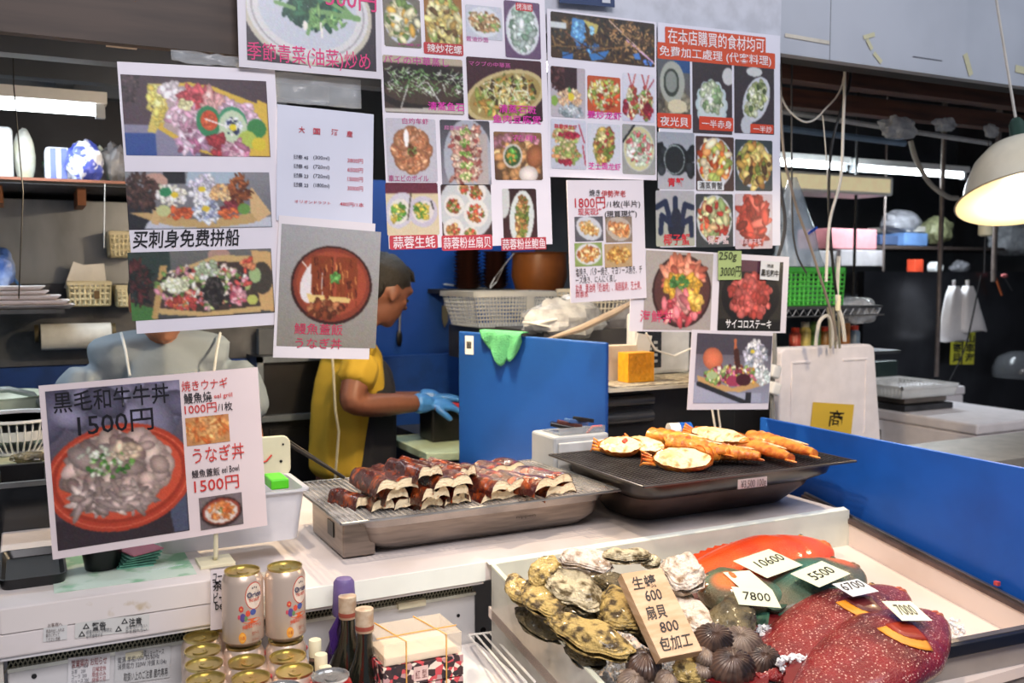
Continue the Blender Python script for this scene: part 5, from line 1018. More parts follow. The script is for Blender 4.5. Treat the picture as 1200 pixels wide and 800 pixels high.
m.tube([(-.001,.03,.113),(W_,.03,.113)],.0012,5); m.build('gold_cord',M('gold_cord_thread','e0a850',.4),gift,world=False)
bx('gift_shelf',(.50,1.15,.828),(.72,1.645,.8445),whitep,'low white step under the gift boxes and bottles','shelf')
# white wire rack
m=MB(); a,b=P(549,744,Y=1.64),P(574,741,Y=1.645); e=P(598,803,Y=1.35)
for k in range(4):
    s_=a+(b-a)*k/3; m.tube([s_,s_+(e-a)],.0022,6)
m.tube([a,b+(b-a)*.6],.0025,6); m.build('wire_rack',M('white_coated_wire','eceae4',.35),label='white coated wire rack sloping down beside the acrylic case side',cat='wire rack',smooth=True)
# ---------------- things on the raised shelf, left ----------------
# translucent container with open lid
cont=M('translucent_tub','dcdce2',.35,alpha=.75,var=.05); 
a=P(178,668,Z=1.041); b=P(350,638,Z=1.041)
t=E('food_tub','translucent white food tub with a green item, behind the tilted menu board','container',((a.x+b.x)/2,1.84,1.0405))
x0,x1,y0,y1=.20,.475,1.80,1.96
frus(MB(),[(x0+.012,x1-.012,y0+.01,y1-.01,1.0405,.02),(x0,x1,y0,y1,1.135,.02),(x0-.008,x1+.008,y0-.008,y1+.008,1.136,.02),(x0-.008,x1+.008,y0-.008,y1+.008,1.139,.02),(x0+.002,x1-.002,y0+.002,y1-.002,1.139,.02),(x0+.014,x1-.014,y0+.012,y1-.012,1.044,.02)],None).build('tub_body',cont,t,smooth=True,ang=50)
MB().bb((.415,1.83,1.135),(.45,1.90,1.155)).build('green_item',M('bright_green','5ad028',.4),t,bev=.003)
# lid standing up behind, cream with a red drawing
c0=P(328,565,Y=1.95); lid=E('tub_lid','cream rounded lid with printed red mark standing open behind the tub','lid',Vector((c0.x-.02,1.965,1.14)))
V=[];
for cx,cz_,a0 in ((.028,.025,-90),(.028,.055,0),(-.10,.055,90),(-.10,.025,180)):
    for k in range(6): q=math.radians(a0+k*18); V.append((lid.location.x+cx+.018*math.cos(q)+.0,1.96,1.145+cz_-.02+ .018*math.sin(q)+(0 if cz_<.04 else .02)))
MB().prism(V,(0,.008,0)).build('lid_panel',cream,lid,bev=.003)
m=MB(); cx=lid.location.x; m.tube([(cx-.02,1.958,1.165),(cx-.005,1.958,1.168),(cx+.006,1.958,1.18)],.0018,6); m.build('red_mark',M('ink_d84030','d84030'),lid); MB().lathe([(.003,0),(.003,.001)],(cx+.025,1.959,1.165),10,Matrix.Rotation(math.pi/2,3,'X')).build('lid_hole',black,lid)
MB().lathe([(.002,0),(.002,.001)],(cx+.03,1.959,1.20),10,Matrix.Rotation(math.pi/2,3,'X')).build('lid_hole',black,lid)
a=P(292,655,Z=1.001); bx('cream_tab',(a.x-.002,1.70,1.001),(a.x+.05,1.74,1.006),M('tab_cream','d8ccb8',.5),'flat cream plastic tab lying on the ledge below the tub','tab',bev=.001)
c=P(121,668,Z=1.041); t=E('dip_cup','small black round cup under the tilted menu board','cup',Vector((c.x,c.y+.02,1.0405))); MB().lathe([(.026,0),(.028,.001),(.034,.04),(.032,.04),(.026,.004),(.001,.004)],n=28).build('cup_body',black,t,world=False,smooth=True)
c=P(160,664,Z=1.041)
t=E('card_stack','stack of green and pink printed cards beside the black cup','cards',Vector((c.x,c.y+.02,1.0405)))
for k in range(6): MB().box((c.x+.002*k,c.y+.02+.002*k,1.044+.004*k),(.06,.05,.002),Matrix.Rotation(-.1+.12*k,3,'Z')@Matrix.Rotation(.08,3,'X')).build('printed_card',M('pink_card','e08aa0') if k==5 else M('green_card','7ac0a8',var=.3,scale=60),t)
a=P(78,680,Z=1.041); b=P(175,690,Z=1.041); bx('paper_mat',(.03,1.67,1.0402),(.25,1.95,1.0412),M('green_stained_paper','c8d8c8',.6,col2='8ab894',scale=14,ramp=(.5,.6)),'green printed paper mat under the cup at the left of the ledge','mat')
a=P(15,690,Z=1.045); b=P(75,655,Z=1.045)
t=MB(); frus(t,[(-.045,.048,1.72,1.90,1.0402,.015),(-.05,.052,1.715,1.905,1.058,.015),(-.046,.048,1.719,1.901,1.058,.013),(-.04,.042,1.725,1.895,1.046,.013)]); t.build('black_tray',black,label='small black plastic tray at the left end of the raised shelf',cat='tray',smooth=True,ang=50)
a=P(0,655,Y=1.75); bx('steel_pan',(-.16,1.60,1.03),(-.057,1.98,1.075),dsteel,'dull steel pan cropped at the left picture edge','pan',bev=.003)
a=P(0,598,Y=2.08); t=E('dark_bin','glossy black box with upright dividers behind the menu board at the far left','box',(-.02,2.2,1.0))
MB().bb((-.35,2.12,1.0),(.12,2.14,1.135)).build('front_panel',M('glossy_black','15171a',.12,coat=.6),t); MB().bb((-.35,2.36,1.0),(.12,2.38,1.13)).build('rear_panel',black,t)
MB().bb((-.35,2.118,1.128),(.12,2.13,1.138)).build('steel_edge',steel,t); MB().bb((-.06,2.14,1.0),(-.055,2.36,1.12)).build('divider',black,t); MB().bb((.03,2.14,1.0),(.035,2.36,1.12)).build('divider',black,t)
# ---------------- kitchen at left ----------------
t=E('cutting_board','thick pale green cutting board at the far left','cutting board',(-.2,2.7,1.03)); MB().bb((-.6,2.50,1.045),(.055,2.95,1.095)).build('board_slab',M('pale_cutting_board','b8bda0',.5,var=.1),t,bev=.006)
t=E('prep_counter','dark steel preparation counter under the cutting board','counter',(-.2,2.7,0)); MB().bb((-.9,2.45,1.015),(.058,3.1,1.045)).build('counter_top',dsteel,t,bev=.003); MB().bb((-.9,2.5,0),(.055,3.05,1.015)).build('counter_base',M('dark_brown_cabinet','2c2624',.6),t)
def colander(c,r,h,label,mat=whitep,n=40):
    t=E('colander',label,'colander',c); m=MB(); m.lathe([(r,h),(r+.012,h+.003),(r+.012,h+.009),(r-.002,h+.008),(r-.003,h)],n=40); m.build('rim',mat,t,world=False,smooth=True)
    m=MB()
    for i in range(n):
        a=2*math.pi*i/n; ca,sa=math.cos(a),math.sin(a); m.tube([(ca*r,sa*r,h),(ca*r*.9,sa*r*.9,h*.5),(ca*r*.62,sa*r*.62,.004)],.0022,4)
    m.build('slotted_wall',mat,t,world=False,kind='stuff'); MB().lathe([(.001,.001),(r*.65,.001),(r*.68,.008),(.001,.008)],n=32).build('base',mat,t,world=False,smooth=True)
    MB().lathe([(r*.8,h*.45),(r*.88,h*.75),(r*.86,h*.75),(r*.78,h*.45)],n=32).build('inner_bowl',mat,t,world=False,smooth=True)
    return t
c=P(22,548,Y=2.75); colander(Vector((c.x,2.75,1.096)),.115,.085,'white slotted colander on the cutting board at far left')
t=E('shallow_bowl','shallow pale green bowl behind the colander','bowl',Vector((c.x-.05,3.02,1.0452))); MB().lathe([(.05,0),(.06,.004),(.13,.17),(.137,.172),(.128,.165),(.05,.01),(.001,.01)],n=40).build('bowl_body',M('pale_green_bowl','c4cbb8',.4),t,world=False,smooth=True)
c=P(35,548,Y=2.56); 
t=E('oyster','single dark oyster lying on the cutting board at far left','oyster',Vector((c.x,2.56,1.096))); MB().ell((0,0,.014),(.042,.026,.014),24,14,None,lambda q:1+.25*noise.noise(q*2.5)+.1*noise.noise(q*8)).build('upper_shell',oy4,t,world=False,smooth=True)
m=MB(); pts=[P(-20,458,Y=2.95),P(10,456,Y=2.95),P(38,462,Y=2.95),P(55,482,Y=2.95),P(62,520,Y=2.95)]; m.tube(pts,.009,10); m.tube([pts[-1],(pts[-1].x,2.95,1.046)],.009,10); m.build('gooseneck_tap',M('grey_hose','8a9290',.35,.4),label='curved grey gooseneck tap behind the colander',cat='tap',smooth=True)
YW=3.45
wl=E('splashback','large brushed steel splashback behind the grey shirted person','splashback',(0,YW,.8))
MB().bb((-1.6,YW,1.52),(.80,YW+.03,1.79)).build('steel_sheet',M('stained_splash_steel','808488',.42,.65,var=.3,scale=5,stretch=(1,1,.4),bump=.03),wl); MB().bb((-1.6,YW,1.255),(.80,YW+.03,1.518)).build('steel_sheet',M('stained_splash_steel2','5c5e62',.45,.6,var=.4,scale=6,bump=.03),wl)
bx('blue_strip_board',(-1.6,YW-.01,.98),(.80,YW+.03,1.252),M('deep_blue_board','123a7c',.5,var=.2),'deep blue board strip along the wall below the steel splashback','board')
sf=E('kitchen_shelf','dark shelf loaded with bags above the steel splashback','shelf',(-.2,3.4,1.8)); MB().bb((-1.4,3.12,1.812),(.82,YW+.28,1.828)).build('shelf_board',dark,sf); MB().bb((-1.4,3.115,1.822),(.82,3.122,1.83)).build('red_edge',M('rusty_edge','8a5a48',.6),sf)
for x in (-.055,.17): MB().bb((x-.012,3.2,1.76),(x+.012,3.43,1.812)).build('wood_bracket',M('orange_brown_wood','7a4a2c',.6),sf)
MB().bb((-1.4,YW+.3,1.25),(.9,YW+.31,2.4)).build('back_board',dark,sf)
bx('pale_tub',(P(-15,225,Y=3.2).x,3.2,1.829),(P(17,225,Y=3.2).x,3.36,1.829+.155),M('pale_blue_white','ccd2d8',.4),'tall pale white plastic tub at the left picture edge on the shelf','tub',bev=.012)
def bag(px0,py0,px1,py1,Y,label,mat,seed=0,amp=.35,ry=.09,cat='plastic bag',rest=None,name='plastic_bag'):
    a,b=P(px0,py0,Y=Y),P(px1,py1,Y=Y); w=(b.x-a.x)/2; h=(a.z-b.z)/2; c=Vector(((a.x+b.x)/2,Y,(a.z+b.z)/2))
    if rest is not None: c.z=rest+h
    def f(q): return 1+amp*(noise.noise(q*2+Vector((seed,0,0)))*.7+abs(noise.noise(q*5+Vector((0,seed,0))))*.5-.15)
    m=MB().ell(c,(w*1.1,min(w,ry),h*1.15),28,18,None,f); m.v=[(x,y,max(z,c.z-h)) for x,y,z in m.v]
    return m.build(name,mat,label=label,cat=cat,smooth=True,ang=25)
bagw=M('crinkled_bag','d8dce2',.25,var=.2,scale=30,alpha=.55,bump=.8,bscale=50,coat=.5); bagb=M('blue_print_bag','e2e4ee',.3,col2='4a58b8',ramp=(.46,.52),scale=22,bump=.8,bscale=40,coat=.4); bagg=M('green_print_bag','d4dcd0',.3,col2='7cc878',ramp=(.5,.56),scale=14,bump=.6,coat=.4); bagd=M('greyish_bag','8a8a90',.35,alpha=.8,var=.3,scale=20,bump=.8,bscale=30,coat=.3)
bag(16,165,42,224,3.25,'clear bag with stacked pastel packs next to the pale tub',M('pastel_packs','c8ccc8',.3,col2='c8c49c',scale=10,bump=.5,coat=.5),1,.15,rest=1.829)
t=E('towel_pack','white pack with blue stripes on the shelf','pack',(P(62,224,Y=3.2).x,3.2,1.829)); x0=P(46,0,Y=3.2).x;x1=P(78,0,Y=3.2).x
MB().bb((x0,3.18,1.829),(x1,3.30,1.93)).build('pack_body',M('pack_white','dcdce8',.5),t,bev=.012)
for k in (.3,.7): MB().bb((x0+(x1-x0)*k-.008,3.179,1.83),(x0+(x1-x0)*k+.008,3.181,1.925)).build('blue_stripe',M('stripe_blue','6a78c0',.5),t)
bag(76,178,120,225,3.18,'crumpled bag with blue print in the middle of the shelf',bagb,3,.3,rest=1.829); bag(52,182,112,222,3.34,'white and green bag behind the striped pack',bagg,4,.2,rest=1.829); bag(96,176,132,222,3.36,'bright green printed bag on the shelf behind the blue print bag',bagg,8,.3,rest=1.829); bag(118,180,148,226,3.24,'grey crinkled bag at the right end of the shelf beside the boat poster',bagd,6,.4,rest=1.829)
# baskets on the wall
def basket(name,label,x0,x1,y0,y1,z0,z1,mat,nx=9,ny=5,nz=4,t_=.003,taper=.012,cat='basket',parent=None,rz=0,rim=.008):
    t=E(name,label,cat,((x0+x1)/2,(y0+y1)/2,z0)); m=MB()
    def cn(z): k=(z1-z)/(z1-z0)*taper; return x0+k,x1-k,y0+k,y1-k
    def bar(a,b): m.tube([a,b],t_/2*1.2,4,False)
    for i in range(nx+1):
        u=i/nx; A0,A1,B0,B1=cn(z0); C0,C1,D0,D1=cn(z1)
        bar((A0+(A1-A0)*u,B0,z0),(C0+(C1-C0)*u,D0,z1)); bar((A0+(A1-A0)*u,B1,z0),(C0+(C1-C0)*u,D1,z1)); bar((A0+(A1-A0)*u,B0,z0),(A0+(A1-A0)*u,B1,z0))
    for i in range(ny+1):
        u=i/ny; A0,A1,B0,B1=cn(z0); C0,C1,D0,D1=cn(z1)
        bar((A0,B0+(B1-B0)*u,z0),(C0,D0+(D1-D0)*u,z1)); bar((A1,B0+(B1-B0)*u,z0),(C1,D0+(D1-D0)*u,z1)); bar((A0,B0+(B1-B0)*u,z0),(A1,B0+(B1-B0)*u,z0))
    for i in range(nz+1):
        z=z0+(z1-z0)*i/nz; a,b,c,d=cn(z)
        for p,q in (((a,c,z),(b,c,z)),((b,c,z),(b,d,z)),((b,d,z),(a,d,z)),((a,d,z),(a,c,z))): bar(p,q)
    m.build('lattice',mat,t,kind='stuff')
    m=MB(); 
    for a,b in (((x0-.004,y0-.004),(x1+.004,y0+.004)),((x0-.004,y1-.004),(x1+.004,y1+.004)),((x0-.004,y0-.004),(x0+.004,y1+.004)),((x1-.004,y0-.004),(x1+.004,y1+.004))): m.bb((*a,z1-rim),(*b,z1+.002))
    m.build('rim',mat,t)
    if rz: t.rotation_euler[2]=rz
    return t
a,b=P(80,331,Y=3.34),P(130,357,Y=3.34)
basket('wall_basket','small cream basket of paper slips on the steel splashback',a.x,b.x,3.34,3.44,b.z,a.z,cream,8,4,4,.008,.004)
for k,(px,py,r) in enumerate(((92,322,.35),(112,322,-.08))):
    c=P(px,py,Y=3.39); MB().box((c.x,3.39+.01*k,c.z-.01),(.062,.004,.09),Matrix.Rotation(r,3,'Y')).build('paper_slips',whitep,label=('left tilted' if k==0 else 'right upright')+' pad of white paper in the cream basket',cat='paper')
MB().bb((P(103,0,Y=3.33).x-.008,3.335,b.z+.02),(P(103,0,Y=3.33).x+.008,3.337,b.z+.045)).build('basket_sticker',M('brown_sticker','6a5434'),label='small brown sticker on the front of the cream basket',cat='sticker')
a,b=P(128,272,Y=3.34),P(160,300,Y=3.34); basket('wall_basket','cream basket partly behind the boat poster, upper one',a.x,b.x,3.34,3.44,b.z,a.z,cream,6,4,4,.008,.004)
a,b=P(137,336,Y=3.34),P(168,358,Y=3.34); basket('wall_basket','cream basket partly behind the boat poster, lower one',a.x,b.x,3.34,3.44,b.z,a.z,cream,6,4,4,.008,.004)
a,b=P(48,395,Y=3.38),P(130,395,Y=3.38); t=E('paper_roll','white kitchen paper roll on two wall brackets','paper roll',((a.x+b.x)/2,3.38,a.z-.04)); MB().tube([a,(b.x,3.38,a.z)],.042,28).build('roll',M('paper_white','dcdedc',.8),t,smooth=True)
for x in (a.x-.012,b.x+.008): MB().tube([(x-.006,3.38,a.z+.01),(x+.006,3.38,a.z+.01)],.03,16).build('bracket',M('brassy_bracket','6a6048',.4,.6),t,smooth=True); MB().bb((x-.003,3.38,a.z),(x+.003,3.46,a.z+.02)).build('bracket_arm',dsteel,t)
a,b=P(-40,338,Y=3.2),P(58,356,Y=3.2)
for k in range(5): 
    x1=[P(76,0,Y=3.2).x,P(70,0,Y=3.2).x,P(60,0,Y=3.2).x,b.x,b.x-.01][k]; z=P(0,362,Y=3.2).z+.014*k
    frus(MB(),[(a.x,x1-.015,3.14,3.30,z,.015),(a.x,x1,3.12,3.32,z+.012,.015)]).build('foam_tray',foam,label=['bottom','second','middle','fourth','top'][k]+' white foam tray of the stack at the far left wall',cat='tray',group='foam trays stacked at the far left',smooth=True,ang=50)
sh2=bx('wire_tray_shelf',(a.x-.2,3.1,P(0,362,Y=3.2).z-.012),(P(62,0,Y=3.2).x,3.45,P(0,362,Y=3.2).z-.001),dsteel,'steel wall shelf under the foam trays','shelf')
bag(-14,292,17,336,3.3,'blue and clear bag hanging at the left picture edge',M('blue_bag','3a5ca0',.3,col2='8aa0c8',scale=12,bump=.6,coat=.4),9,.3)
m=MB(); m.tube([P(9,318,Y=3.35),P(24,336,Y=3.33)],.005,6); m.build('blue_stick',M('light_blue','4a80c0'),label='slanted blue stick beside the blue bag',cat='stick')
m=MB(); m.tube([P(14,0,Y=2.6),P(16,100,Y=2.6),P(27,225,Y=2.6),P(22,350,Y=2.6)],.0016,5); m.build('hanging_wire',black,label='thin dark cord hanging down at the far left',cat='cord')
m=MB(); m.tube([P(123,215,Y=3.1),P(122,290,Y=3.1)],.001,4); m.build('thin_string',whitep,label='thin pale string hanging beside the boat poster',cat='string')
bx('header_bracket',tuple(P(126,50,Y=2.1)),tuple(P(160,56,Y=2.14)),M('pale_timber','b8a898',.6),'pale timber offcut under the brown veneer header','timber')
# cabinet between
cb=E('steel_cabinet','dark cabinet with a pale steel frame beside the grey shirted person','cabinet',P(350,500,Y=3.3))
a,b=P(300,418,Y=3.3),P(392,560,Y=3.3); MB().bb((a.x,3.3,.1),(b.x-.03,3.7,a.z)).build('cabinet_body',M('black_cabinet','18181b',.4),cb)
fm=M('pale_frame','7c848c',.4,.5); 
MB().bb((a.x,3.28,P(0,478,Y=3.3).z-.1),(a.x+.02,3.3,a.z)).build('frame_post',fm,cb); MB().bb((a.x,3.28,a.z-.02),(b.x,3.3,a.z)).build('frame_rail',fm,cb); z=P(350,484,Y=3.3).z; MB().bb((a.x,3.275,z-.02),(b.x-.03,3.3,z)).build('frame_rail',fm,cb); MB().bb((a.x+.04,3.29,z-.35),(b.x-.02,3.3,z-.05)).build('drawer_front',M('dark_door','242428',.35),cb)
a=P(312,398,Y=3.4); bx('control_panel',(a.x-.03,3.38,a.z-.05),(a.x+.1,3.42,a.z+.04),M('grey_panel','50555c',.5),'grey control panel above the steel framed cabinet','panel')
red=M('red_handle','c83a20',.4)
t=E('scissors','red handled scissors hanging beside the yellow shirt','scissors',P(377,490,Y=3.15)); m=MB(); m.tube([P(376,482,Y=3.15),P(369,500,Y=3.15),P(369,512,Y=3.15),P(375,514,Y=3.15)],.004,6); m.tube([P(384,495,Y=3.15),P(377,515,Y=3.15),P(378,530,Y=3.15),P(385,524,Y=3.15)],.004,6); m.build('handles',red,t,smooth=True)
m=MB(); m.tube([P(378,482,Y=3.15),P(374,455,Y=3.15)],.003,4); m.build('blade',steel,t)
# ---------------- blue wall board and tools ----------------
a,b=P(372,296,Y=3.9),P(622,440,Y=3.9)
wb=bx('blue_wall_board',(a.x-.1,3.9,b.z+.02),(b.x+.02,3.93,1.95),blued,'large blue board on the back wall with hanging tools','board')
bx('back_shelving',(a.x-.2,3.95,.3),(b.x+.6,4.4,b.z+.02),dark,'dark shelving below the blue wall board','shelving')
for x in (1.42,1.72): bx('shelving_post',(x,3.93,.9),(x+.03,3.95,b.z+.02),dsteel,('left' if x<1.5 else 'right')+' dull steel post below the blue wall board','post')
a,b=P(470,436,Y=3.6),P(640,440,Y=3.6); bx('blue_counter_board',(a.x-.1,3.6,.7),(b.x+.1,3.63,P(0,436,Y=3.6).z-.0),M('dark_blue_counter','123f88',.5,var=.15),'low blue board behind the gloved hands','board')
hk=E('hanging_utensil','dark spatula hanging from a white hook on the blue wall board','utensil',P(470,390,Y=3.88)); m=MB(); m.tube([P(468,345,Y=3.88),P(468,352,Y=3.88),P(466,357,Y=3.88),P(470,361,Y=3.88),P(473,357,Y=3.88)],.003,6); m.build('hook',whitep,hk,smooth=True); MB().tube([P(469,362,Y=3.88),P(468,392,Y=3.88)],.005,8).build('handle',steel,hk); MB().ell(P(468,396,Y=3.88),(.014,.006,.035)).build('blade',black,hk,smooth=True)
hk=E('hanging_knife','knife with steel handle hanging from the rail on the blue wall board','knife',P(521,380,Y=3.86)); MB().tube([P(521,338,Y=3.86),P(522,358,Y=3.86)],.008,8).build('handle',steel,hk,smooth=True); MB().prism([P(518,358,Y=3.86),P(525,358,Y=3.86),P(525,376,Y=3.86),P(521,384,Y=3.86),P(518,374,Y=3.86)],(0,.002,0)).build('blade',M('blade_grey','7a7868',.4,.6),hk)
m=MB(); m.tube([P(520,333,Y=3.84),P(560,337,Y=3.84),P(612,344,Y=3.84)],.004,8); m.build('towel_rail',M('pale_pipe','a8b0b8',.4),label='thin pale rail on the blue wall board',cat='rail',smooth=True)
m=MB(); m.tube([P(574,336,Y=3.7),P(580,325,Y=3.7),P(590,312,Y=3.6),P(602,297,Y=3.5)],.002,6); m.tube([P(574,338,Y=3.7),P(582,330,Y=3.7),P(590,313,Y=3.6)],.002,6); m.build('looped_string',whitep,label='looped pale string tied above the grey basket',cat='string')
a=P(478,333,Y=3.89); MB().box((a.x,3.885,a.z),(.022,.008,.03)).build('wall_hook',whitep,label='small white hook on the blue wall board right of the cook',cat='hook',bev=.004)
ORD=['lowest']+[w+' from the bottom' for w in 'second third fourth fifth sixth seventh eighth ninth tenth eleventh twelfth thirteenth fourteenth'.split()]
lq=M('lacquer_bowl','4a2c24',.35,var=.3,scale=20,col2='2a1a18')
for si,(px,n,yb,s_) in enumerate(((548,14,340,1.0),(581,10,338,1.0))):
    base=P(px,yb,Y=3.78)
    for k in range(n):
        m=MB(); z=k*.0155; m.lathe([(.03,z),(.034,z+.002),(.058,z+.022),(.062,z+.024),(.056,z+.02),(.03,z+.006)],base,20); 
        m.build('lacquer_bowl',lq,label=ORD[k]+' dark lacquer bowl in the '+('taller left' if si==0 else 'shorter right')+' stack by the blue board',cat='bowl',group=('left' if si==0 else 'right')+' stack of lacquer bowls',smooth=True)
b0=P(530,344,Y=3.7); b1=P(606,346,Y=3.7); bx('bowl_shelf',(b0.x-.03,3.68,base.z-.02),(b1.x,3.9,base.z-.001),dark,'small dark shelf carrying the lacquer bowl stacks','shelf')
t=E('orange_pot','large brown orange pot on the right of the bowl stacks','pot',P(632,345,Y=3.6)); c=P(632,345,Y=3.6); MB().lathe([(.06,0),(.10,.01),(.12,.08),(.115,.17),(.125,.18),(.11,.18),(.1,.02)],c,32).build('pot_body',M('orange_brown','7a4418',.4,var=.3,scale=6),t,smooth=True)
bx('pot_shelf',(c.x-.14,3.45,c.z-.02),(c.x+.3,3.9,c.z-.001),dark,'dark shelf under the orange pot','shelf')
# ---------------- blue partition box, basket, cloth ----------------
A,Bp=P(537,387,D=2.75),P(711,400,D=2.42); d=(Bp-A); d.z=0; n_=Vector((-d.y,d.x,0)).normalized()
zt_=1.388
MB().prism([(A.x,A.y,.9),(Bp.x,Bp.y,.9),(Bp.x,Bp.y,1.378),(A.x,A.y,zt_)],n_*.012).build('blue_partition',M('blue_partition_board','12468f',.45,var=.14,scale=5),label='upright blue board standing behind the eel grill, green cloth over its top',cat='board',bev=.004)
s=A+d*.055; MB().prism([s+Vector((0,0,-A.z+zt_-.012)),s+d*.06+Vector((0,0,-A.z+zt_-.012)),s+d*.06+Vector((0,0,-A.z+zt_-.065)),s+Vector((0,0,-A.z+zt_-.065))],-n_*.002).build('barcode_sticker',whitep,label='small white barcode sticker at the upper left of the blue board',cat='sticker')
q=MB()
for k in range(9): p=s+d*(.014+.004*k)-n_*.0026+Vector((0,0,-A.z+zt_-.038)); q.box(p,(.0008 if k%2 else .0016,.0006,.02),Matrix.Rotation(math.atan2(d.y,d.x),3,'Z'))
q.build('barcode',M('ink_222222','222222'),label='black barcode printed on the small white sticker',cat='barcode')
cl=M('green_cloth','4fa070',.85,var=.15,scale=30,bump=.5,bscale=200,sheen=1)
pts=[];N1,N2=22,14
for j in range(N2):
    for i in range(N1):
        u=i/(N1-1);v=j/(N2-1); p=A+d*(.18+.31*u*(1-.25*v*0))+Vector((0,0,zt_-A.z-.002*u))
        dep=.085*math.sin(math.pi*min(1,max(0,.04+.93*u)))**.4*(.55+.45*min(1,u*2.2))+.010*math.sin(u*17)
        drop=max(0,v-.2)/.8*dep; off=(-n_*(.008+.01*math.sin(u*14+v*3)*v+.004) if v>.2 else n_*(.012-.1*v))
        pts.append(p+off+Vector((0,0,.006-drop))+d*(.5-u)*.06*v)
MB().add(pts,[(j*N1+i,j*N1+i+1,(j+1)*N1+i+1,(j+1)*N1+i) for j in range(N2-1) for i in range(N1-1)]).build('green_cloth',cl,label='green cloth draped over the top of the upright blue board',cat='cloth',smooth=True,sol=.003,ang=180)
# steel side table + green cutting board beneath hands
a=P(455,515,Y=2.75); t=E('cutting_board','pale green cutting board before the gloved hands','cutting board',(1.3,3.0,.965)); MB().prism([P(455,511,Z=.99),P(500,531,Z=.99),P(640,527,Z=.99),P(575,500,Z=.99)],(0,0,-.025)).build('board_slab',M('green_cutting_board','a4b69c',.5,var=.08),t,bev=.003)
bx('steel_workbench',(1.28,2.80,.0),(2.1,3.5,.962),dsteel,'steel workbench under the pale green cutting board','bench')
t=E('black_tub','black tub on the workbench before the gloved hands','tub',(1.38,2.95,.991)); a=P(500,487,Y=2.98); MB().bb((a.x,2.93,.991),(a.x+.16,3.05,1.10)).build('tub_body',black,t,bev=.006); MB().ell((a.x+.09,2.98,1.10),(.045,.03,.015)).build('red_meat',M('meat_red','a83038',.4),t,smooth=True)
a,b=P(551,350,Y=2.95),P(650,385,Y=2.95)
gbk=basket('grey_basket','large pale grey lattice basket behind the upright blue board',a.x,a.x+.36,2.92,3.2,1.37,1.49,greyp,26,14,9,.0035,.03,rim=.016)
bx('basket_stand',(a.x+.05,2.95,1.25),(a.x+.42,3.25,1.368),dsteel,'dull steel stand under the grey basket','stand')
MB().bb((a.x+.20,2.918,1.375),(a.x+.23,2.926,1.485)).build('basket_rib',greyp,label='broad grey rib on the front of the large grey basket',cat='basket rib')
# clutter right of the basket
bag(618,352,700,398,2.62,'crumpled clear bag with white papers behind the blue board',bagw,11,.35); bag(690,330,760,400,2.7,'big translucent grey bag behind the hanging price sheet',bagd,13,.3)
for k,(px,py,r) in enumerate(((628,380,.2),(640,376,-.15),(650,383,.05))): c=P(px,py,Y=2.56); MB().box((c.x,2.56+.01*k,c.z),(.075,.04,.006),Matrix.Rotation(r,3,'Y')).build('paper_wrap',whitep,label=['left','middle','right'][k]+' folded white paper among the clutter above the blue board',cat='paper',bev=.002)
m=MB(); m.tube([P(640,398,Y=2.45),P(680,385,Y=2.45),P(720,366,Y=2.45),P(745,352,Y=2.45)],[.004,.011,.011,.006],8); m.build('curved_handle',M('pale_wood_handle','a89888',.5),label='long curved pale handle rising above the blue board',cat='handle',smooth=True)
basket('white_basket','white lattice basket lying in the clutter behind the price sheet',P(672,0,Y=2.7).x,P(722,0,Y=2.7).x,2.62,2.8,1.40,1.50,M('beige_white','b8b4a8',.5),10,6,5,.004)
bx('clutter_shelf',(1.42,2.56,1.0),(2.35,2.9,1.375),dark,'dark shelf unit behind the cash drawer','shelf unit')
# ---------------- cash drawer group ----------------
zb=1.0
t=E('cash_drawer','pale grey plastic drawer box left of the black organizer','drawer box',(1.27,2.1,1.0))
a=P(648,500,Y=1.96); MB().bb((a.x+.0,1.955,zb),(a.x+.155,2.07,1.165)).build('drawer_body',greyp,t,bev=.006); MB().bb((a.x+.01,1.947,zb+.08),(a.x+.145,1.955,1.15)).build('drawer_front',M('drawer_front_grey','b4b8bc',.4),t,bev=.003); MB().bb((a.x+.04,1.943,zb+.115),(a.x+.11,1.948,zb+.127)).build('drawer_slot',black,t)
t=E('phone_tray','small clear tray with dark gadgets on the grey drawer box','tray',(a.x+.09,2.0,1.1655)); MB().bb((a.x+.02,1.965,1.166),(a.x+.15,2.05,1.169)).build('tray_base',M('clear_tray','a0a8b0',.2,alpha=.5),t); MB().bb((a.x+.02,1.965,1.169),(a.x+.15,1.968,1.182)).build('tray_side',M('clear_tray','a0a8b0'),t)
for k in range(4): MB().box((a.x+.055+.02*k,2.01,1.180+.004*k),(.06,.025,.010),Matrix.Rotation(.3*k-.5,3,'Z')@Matrix.Rotation(.2,3,'Y')).build('gadget',[black,M('dark_red','4a2420'),M('gadget_blue','3a5a8c'),black][k],label=['longest black gadget in the clear tray','dark red gadget in the clear tray','small blue gadget in the clear tray','black gadget at the right of the clear tray'][k],cat='gadget',bev=.002)
og=E('black_organizer','black box with ribbed front under the yellow card stand','box',P(780,500,Y=2.1)); a=P(704,458,Y=2.12); b=P(888,530,Y=2.0)
MB().bb((1.345,2.12,1.0),(1.80,2.42,1.245)).build('box_body',M('matte_black_box','19191b',.5),og,bev=.003)
for k in range(2): MB().tube([(1.345,2.112,1.215-.045*k),(1.505,2.112,1.215-.045*k)],.016,12).build('ribbed_roll',M('grey_black_roll','2c2e32',.3,coat=.4),og,smooth=True)
bx('top_board',(1.31,2.06,1.247),(1.80,2.44,1.256),M('cream_board','c4bca8',.5),'thin cream board lying on the black organizer','board'); bx('newspaper',(1.36,2.07,1.2565),(1.72,2.36,1.2595),M('newsprint','a8a294',.8,col2='7a7468',scale=60),'folded newspaper under the yellow card stand','newspaper')
